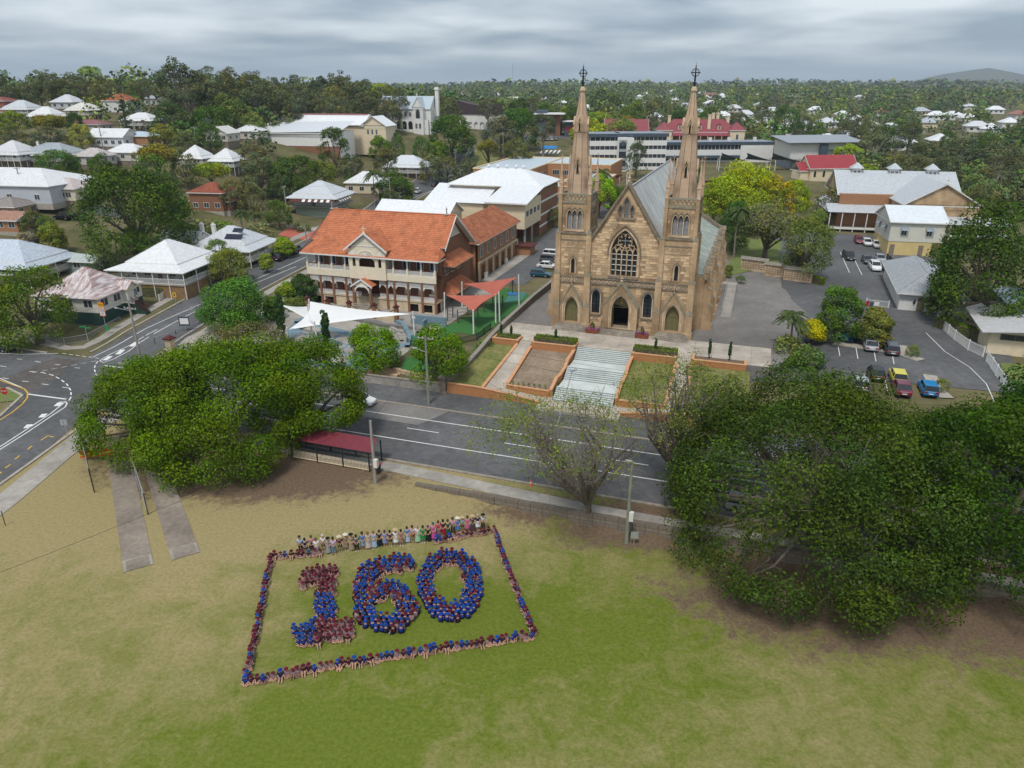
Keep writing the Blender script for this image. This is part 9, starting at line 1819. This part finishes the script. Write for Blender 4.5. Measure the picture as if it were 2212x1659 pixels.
picket('white paling fence before the verandah house', [(372,640),(450,608),(505,578)], 1.2, w=.15); picket('short white gate panel by the green hedge', [(345,652),(358,642)], 1.3, w=.15)
picket('white tubular fence curving along the car park road', [(2022,700),(2060,735),(2090,757),(2122,772)], 1.5, w=.03, step=.14); picket('white tubular fence at the car park exit', [(2130,782),(2150,812),(2183,860)], 1.5, w=.03, step=.14); picket('white gate with posters across the upper car park', [(1870,660),(1918,666)], 1.2, w=.03)
t = thing('poster', 'red, blue and white notices tied to the car park gate', 'poster', at(1885,663), R(-10)); BX(-1.2,-.12,.2,-.7,-.08,1.0).bd('sheet', RDM, t); BX(-.6,-.12,.2,0,-.08,.9).bd('sheet', M['dark_blue'], t); BX(.1,-.12,.2,.9,-.08,.9).bd('sheet', M['white'], t)
picket('low white fence before the raised white house', [(620,490),(690,500)], 1.0, step=.3); picket('black pool type fence beside the annex lawn', [(1915,560),(1950,592)], 1.2, 'fence_black', w=.03); picket('dark fence round the green play area', [(880,745),(905,752),(975,748),(1030,735),(1060,712)], 1.1, 'fence_black', w=.05); netfence('wire fence round the corner cottage yard', [(0,720),(60,728),(140,745),(190,735),(260,690)], 1.1, 'steel', 'wire yard fences'); netfence('handrail fence along the school street corner', [(335,742),(380,722),(430,700)], 1.0, 'fence_black', 'wire yard fences')
P = [at(*p) for p in ((0,440),(40,434),(78,424),(82,415))]; t = thing('timber_fence', 'tall curved brown timber fence below the broad white roofs', 'fence', P[0], 0, 'fences')
for a, b in zip(P, P[1:]): A_, B_ = Vector(a)-Vector(P[0]), Vector(b)-Vector(P[0]); MB().frust([A_+Vector((0,-.1,-.5)),B_+Vector((0,-.1,-.5)),B_+Vector((0,.1,-.5)),A_+Vector((0,.1,-.5))],[A_+Vector((0,-.1,4.6)),B_+Vector((0,-.1,4.6)),B_+Vector((0,.1,4.6)),A_+Vector((0,.1,4.6))]).bd('fence_panel', M['timber_fence'], t)
# hedges and small planting
def hedge(label, x, y, z, w, d, h, rz, col=(.13,.195,.02), ring=None):
    t = thing('hedge', label, 'hedge', (x,y,z), rz, 'clipped hedges'); bx = [(-w/2,-d/2,w/2,d/2)] if not ring else [(-w/2,-d/2,w/2,-d/2+ring),(-w/2,d/2-ring,w/2,d/2),(-w/2,-d/2+ring,-w/2+ring,d/2-ring),(w/2-ring,-d/2+ring,w/2,d/2-ring)]
    P, N = [], []; q = MB()
    for x0,y0,x1,y1 in bx:
        q.box(x0+.08,y0+.08,0,x1-.08,y1-.08,h-.1); n = int(((x1-x0)*(y1-y0)+2*h*((x1-x0)+(y1-y0)))*90); p = np.stack([nr.uniform(x0,x1,n),nr.uniform(y0,y1,n),nr.uniform(.05,h,n)],1); f = nr.randint(0,7,n)
        for i in range(n):
            if f[i] < 3: p[i,2] = h
            elif f[i] == 3: p[i,0] = x0
            elif f[i] == 4: p[i,0] = x1
            elif f[i] == 5: p[i,1] = y0
            else: p[i,1] = y1
        p += nr.normal(0,.035,p.shape); P.append(p); N.append(rdir(n,.4))
    q.bd('stems', M['bark'], t); P = np.concatenate(P); N = np.concatenate(N); tt = np.ones((len(P),4)); tt[:,:3] *= nr.uniform(.75,1.25,(len(P),1)); V, Q, C4 = leaves(P, N, .16, tt); put('leaves', npmesh('leaves', V, Q, M['leaf'], C4), t, color=col)
for a_, w, lab in ((-7.8,6.0,'square clipped hedge ring in the planter left of the stairs'),(6.4,5.8,'square clipped hedge ring in the planter right of the stairs')): hedge(lab, *C(a_,-7.9,4.13), w, 1.7, .75, CA, ring=.5)
hedge('low clipped hedge in the left end planter', *C(-15,-7.6,4.1), 3.4, .5, .5, CA); hedge('second low hedge row in the left end planter', *C(-15,-8.4,4.1), 2.4, .4, .4, CA)
for u, v, w, d, h, rz, lab in ((330,640,5.5,1.2,1.8,-9,'bright green clipped hedge beside the corner cottage'),(1745,608,7,1.0,1.4,-62,'long clipped hedge beside the memorial walls'),(2075,722,1.6,8,1.5,22,'tall clipped hedge beside the parish office'),(1570,585,2,1.2,1,0,'low clipped bush near the aisle end')): x, y, z = at(u, v); hedge(lab, x, y, z, w, d, h, R(rz))
for n_, (a_, b_, h_) in enumerate(((-16.2,-7.7,2.3),(-14.6,-7.7,2.1),(-7.8,-7.9,2.4),(6.4,-7.9,2.6),(13.6,-8.0,3.4),(16.2,-8.0,3.3))): x, y, z = C(a_, b_, 4.1); t = tree_at(x, y, h_, .24, 'cyp', ['slim young cypress at the left end planter','second slim cypress at the left end planter','thin cypress in the left hedge ring','thin cypress in the right hedge ring','slim cypress at the right end of the plaza','second slim cypress at the right end of the plaza'][n_], 'slim cypresses'); t.location.z = z
for n_, a_ in enumerate((-3.9,3.5)):
    t = local('flower_planter', ['timber box of pink flowers left of the middle door','timber box of pink flowers right of the middle door'][n_], 'planter', a_, -1.6, 4.03, 'flower boxes'); BX(-.95,-.45,0,.95,.45,.6).bd('box', mat('red_cedar_%d' % n_, (.17,.045,.02), (.24,.07,.035), 3, .7), t); P = np.stack([nr.uniform(-.85,.85,420),nr.uniform(-.38,.38,420),nr.uniform(.6,.8,420)],1); tt = np.ones((420,4)); tt[:,:3] = np.array([(4.5,.4,3.5),(5,3.5,5),(3,.2,3),(.6,1,.3)])[nr.randint(0,4,420)]*nr.uniform(.6,1.1,(420,1)); V, Q, C4 = leaves(P, rdir(420,1), .13, tt); put('flowers', npmesh('flowers', V, Q, M['leaf'], C4), t, color=(.1,.1,.1)); me, tm = proto('shrub', 0, 2.0); put('topiary', me, t, loc=(0,0,.5), scale=(.07,.07,.14), color=(.05,.09,.02))
for k in range(7): x, y, z = C(-10.7+k*.75,-18.6,1.35); t = tree_at(x, y, .6, .22, 'shrub', 'small dark shrub, %s from left in the front brick bed' % ORD(k+1), 'small bed shrubs'); t.location.z = z
for n_, (u, v) in enumerate(((1968,772),(2033,846))): tree_at(*at(u,v)[:2], 2.0, .95, 'shrub', ['round clipped bush on the upper car park island','round clipped bush on the lower car park island'][n_], 'ball bushes', (.12,.15,.03))
for u, v, w in ((985,405,34),(1005,398,28),(885,440,40),(760,402,46),(640,500,28),(660,500,24),(1150,470,26),(1185,450,26),(1165,492,30),(1080,742,44),(1110,720,30),(1050,770,60),(900,770,36),(640,670,46),(1570,600,30),(1600,615,24),(1750,820,30)): fit(u, v-w*.7, v, w, 'shrub', 'at %s' % {985:'the yellow street corner',1005:'the upper street fence',885:'the cream house gate',760:'the palm house garden',640:'the white house front',660:'the white house front, second',1150:'the flagpole corner',1185:'the brick block corner',1165:'the drive bend',1080:'the stone wall, below the play area',1110:'the stone wall by the plaza corner',1050:'the playground fence, low thicket',900:'the court edge',1570:'the aisle end',1600:'the memorial lawn',1750:'the fig edge'}[u])
# memorial walls, ramp, car park islands and bay lines, flagpoles, far mast
for n_, (u, v, r_) in enumerate(((1628,585,-35),(1680,598,-35),(1722,608,-38))):
    t = thing('memorial_wall', ['left','middle','right'][n_]+' one of three pale memorial walls with plaques and gabled top', 'memorial wall', at(u,v), R(r_), 'memorial walls'); BX(-2.6,-.35,-.3,2.6,.35,2.2).bd('wall_panel', M['stone_pale'], t); q = MB(); q.prismx([(-.55,2.2),(.55,2.2),(0,2.75)],-2.8,2.8); q.bd('capping', M['wall_cap'], t)
    for i in range(9):
        for j in range(4): BX(-2.3+i*.53,-.38,.5+j*.4,-1.98+i*.53,-.35,.68+j*.4).bd('plaque', M['stone_dark'], t)
t = local('access_ramp', 'pale concrete access ramp with steel rails beside the right aisle', 'ramp', 14.5, 13, 4.0); q = MB(); q.frust([(-.9,0,0),(.9,0,0),(.9,18,0),(-.9,18,0)],[(-.9,0,.03),(.9,0,.03),(.9,18,.9),(-.9,18,.9)]); q.bd('ramp_slab', M['concrete'], t); BX(-2.6,18,0,.9,20,.9).bd('landing', M['concrete'], t)
for xx in (-.8,.8):
    q = MB(); q.tube((xx,0,1.0),(xx,18,1.9),.03); q.tube((xx,0,.55),(xx,18,1.45),.025)
    for k in range(10): q.tube((xx,k*2,k*.1),(xx,k*2,1.0+k*.1),.03,n=4)
    q.bd('handrail', M['steel'], t)
for k in range(4): u = 1866+k*37; line([(u-57+k*2,742+k*6),(u-52+k*2,770+k*6)], .1, dz=.09)
for k in range(3): line([(1866+k*44,808+k*8),(1873+k*44,838+k*8)], .1, dz=.09)
line([(2000,720),(2040,760),(2095,795),(2130,830),(2150,875)], .1, dz=.09); line([(1815,545),(1835,590)], .12, dz=.09); line([(1845,560),(1862,595)], .12, dz=.09)
for lab, pts in (('kerbed island with a ball bush, upper',[(1945,748),(1955,768),(1990,780)]),('kerbed island with a ball bush, lower',[(2008,812),(2020,838),(2045,862)]),('kerbed planting strip behind the silver sedan',[(1800,742),(1870,752),(1935,762)])): P = [at(*p)[:2] for p in pts]; ribbon(MB(), P, -.8, .8, .16, .3).bd('kerbed_island', M['kerb'], label=lab, cat='traffic island', group='car park islands', kind='thing')
for n_, (u, v) in enumerate(((1151,500),(1160,498))): x, y, z = at(u, v); t = thing('flagpole', ['left','right'][n_]+' white flagpole on the drive', 'flagpole', (x,y,z), 0, 'flagpoles'); q = MB(); q.tube((0,0,-.3),(0,0,8.5),.06,.04); q.lathe([(0,8.5),(.09,8.58),(0,8.68)],0,0,6); q.bd('shaft', M['white'], t)
x, y = 1.5, 1640; t = thing('radio_mast', 'thin lattice radio mast on the far hill', 'mast', (x,y,gz(x,y)), 0); q = MB()
for k in range(3): a_ = k*2.1; q.tube((1.4*math.cos(a_),1.4*math.sin(a_),0),(.4*math.cos(a_),.4*math.sin(a_),46),.25,.2,4)
for k in range(15):
    a_ = k*2.1; r0, r1 = 1.4-k*.066, 1.4-(k+1)*.066; q.tube((r0*math.cos(a_),r0*math.sin(a_),k*3),(r1*math.cos(a_+2.1),r1*math.sin(a_+2.1),k*3+3),.12,n=4)
q.bd('lattice', M['slat_grey'], t)
pxsheet('grass_bank', [(1015,362),(1060,362),(1100,318),(1030,312)], 'lawn', .35, 14); M['lawn2'] = mat('bright_lawn', (.12,.16,.04), (.17,.2,.06), .6, 1); pxsheet('garden_lawn', [(1560,600),(1680,575),(1690,520),(1600,515)], 'lawn2', .12, 12); pxsheet('annex_lawn', [(1925,575),(2010,590),(2020,572),(1940,560)], 'lawn2', .08, 8); pxsheet('office_lawn', [(2170,820),(2212,850),(2212,790),(2160,785)], 'lawn2', .14, 8); pxsheet('island_lawn', [(0,870),(40,866),(50,850),(0,838)], 'lawn2', .1, 6)
pxsheet('brick_crossing', [(600,508),(668,520),(690,500),(625,492)], M['sail_terra'], .06, 8); pxsheet('blue_bay', [(1165,322),(1200,322),(1205,316),(1172,315)], mat('blue_bay_paint', (.03,.2,.5)), .12, 4)
for k in range(5): pxsheet('crossing_stripe', [(1165+k*9,332+k*.2),(1170+k*9,332+k*.2),(1176+k*9,325),(1171+k*9,325)], 'paint', .13, 2)
# where several things share a description, say which by its place from the left
def settle_labels():
    by = {}
    for o in bpy.data.objects:
        if o.parent is None and o.get('category') and o.get('label'): by.setdefault(o['label'], []).append(o)
    for lab, os_ in by.items():
        if len(os_) < 2: continue
        os_.sort(key=lambda o: pix(*o.location)[0])
        for i, o in enumerate(os_):
            s = ', %s from the left' % ORD(i+1)
            if len((lab+s).split()) <= 16: o['label'] = lab+s
settle_labels()
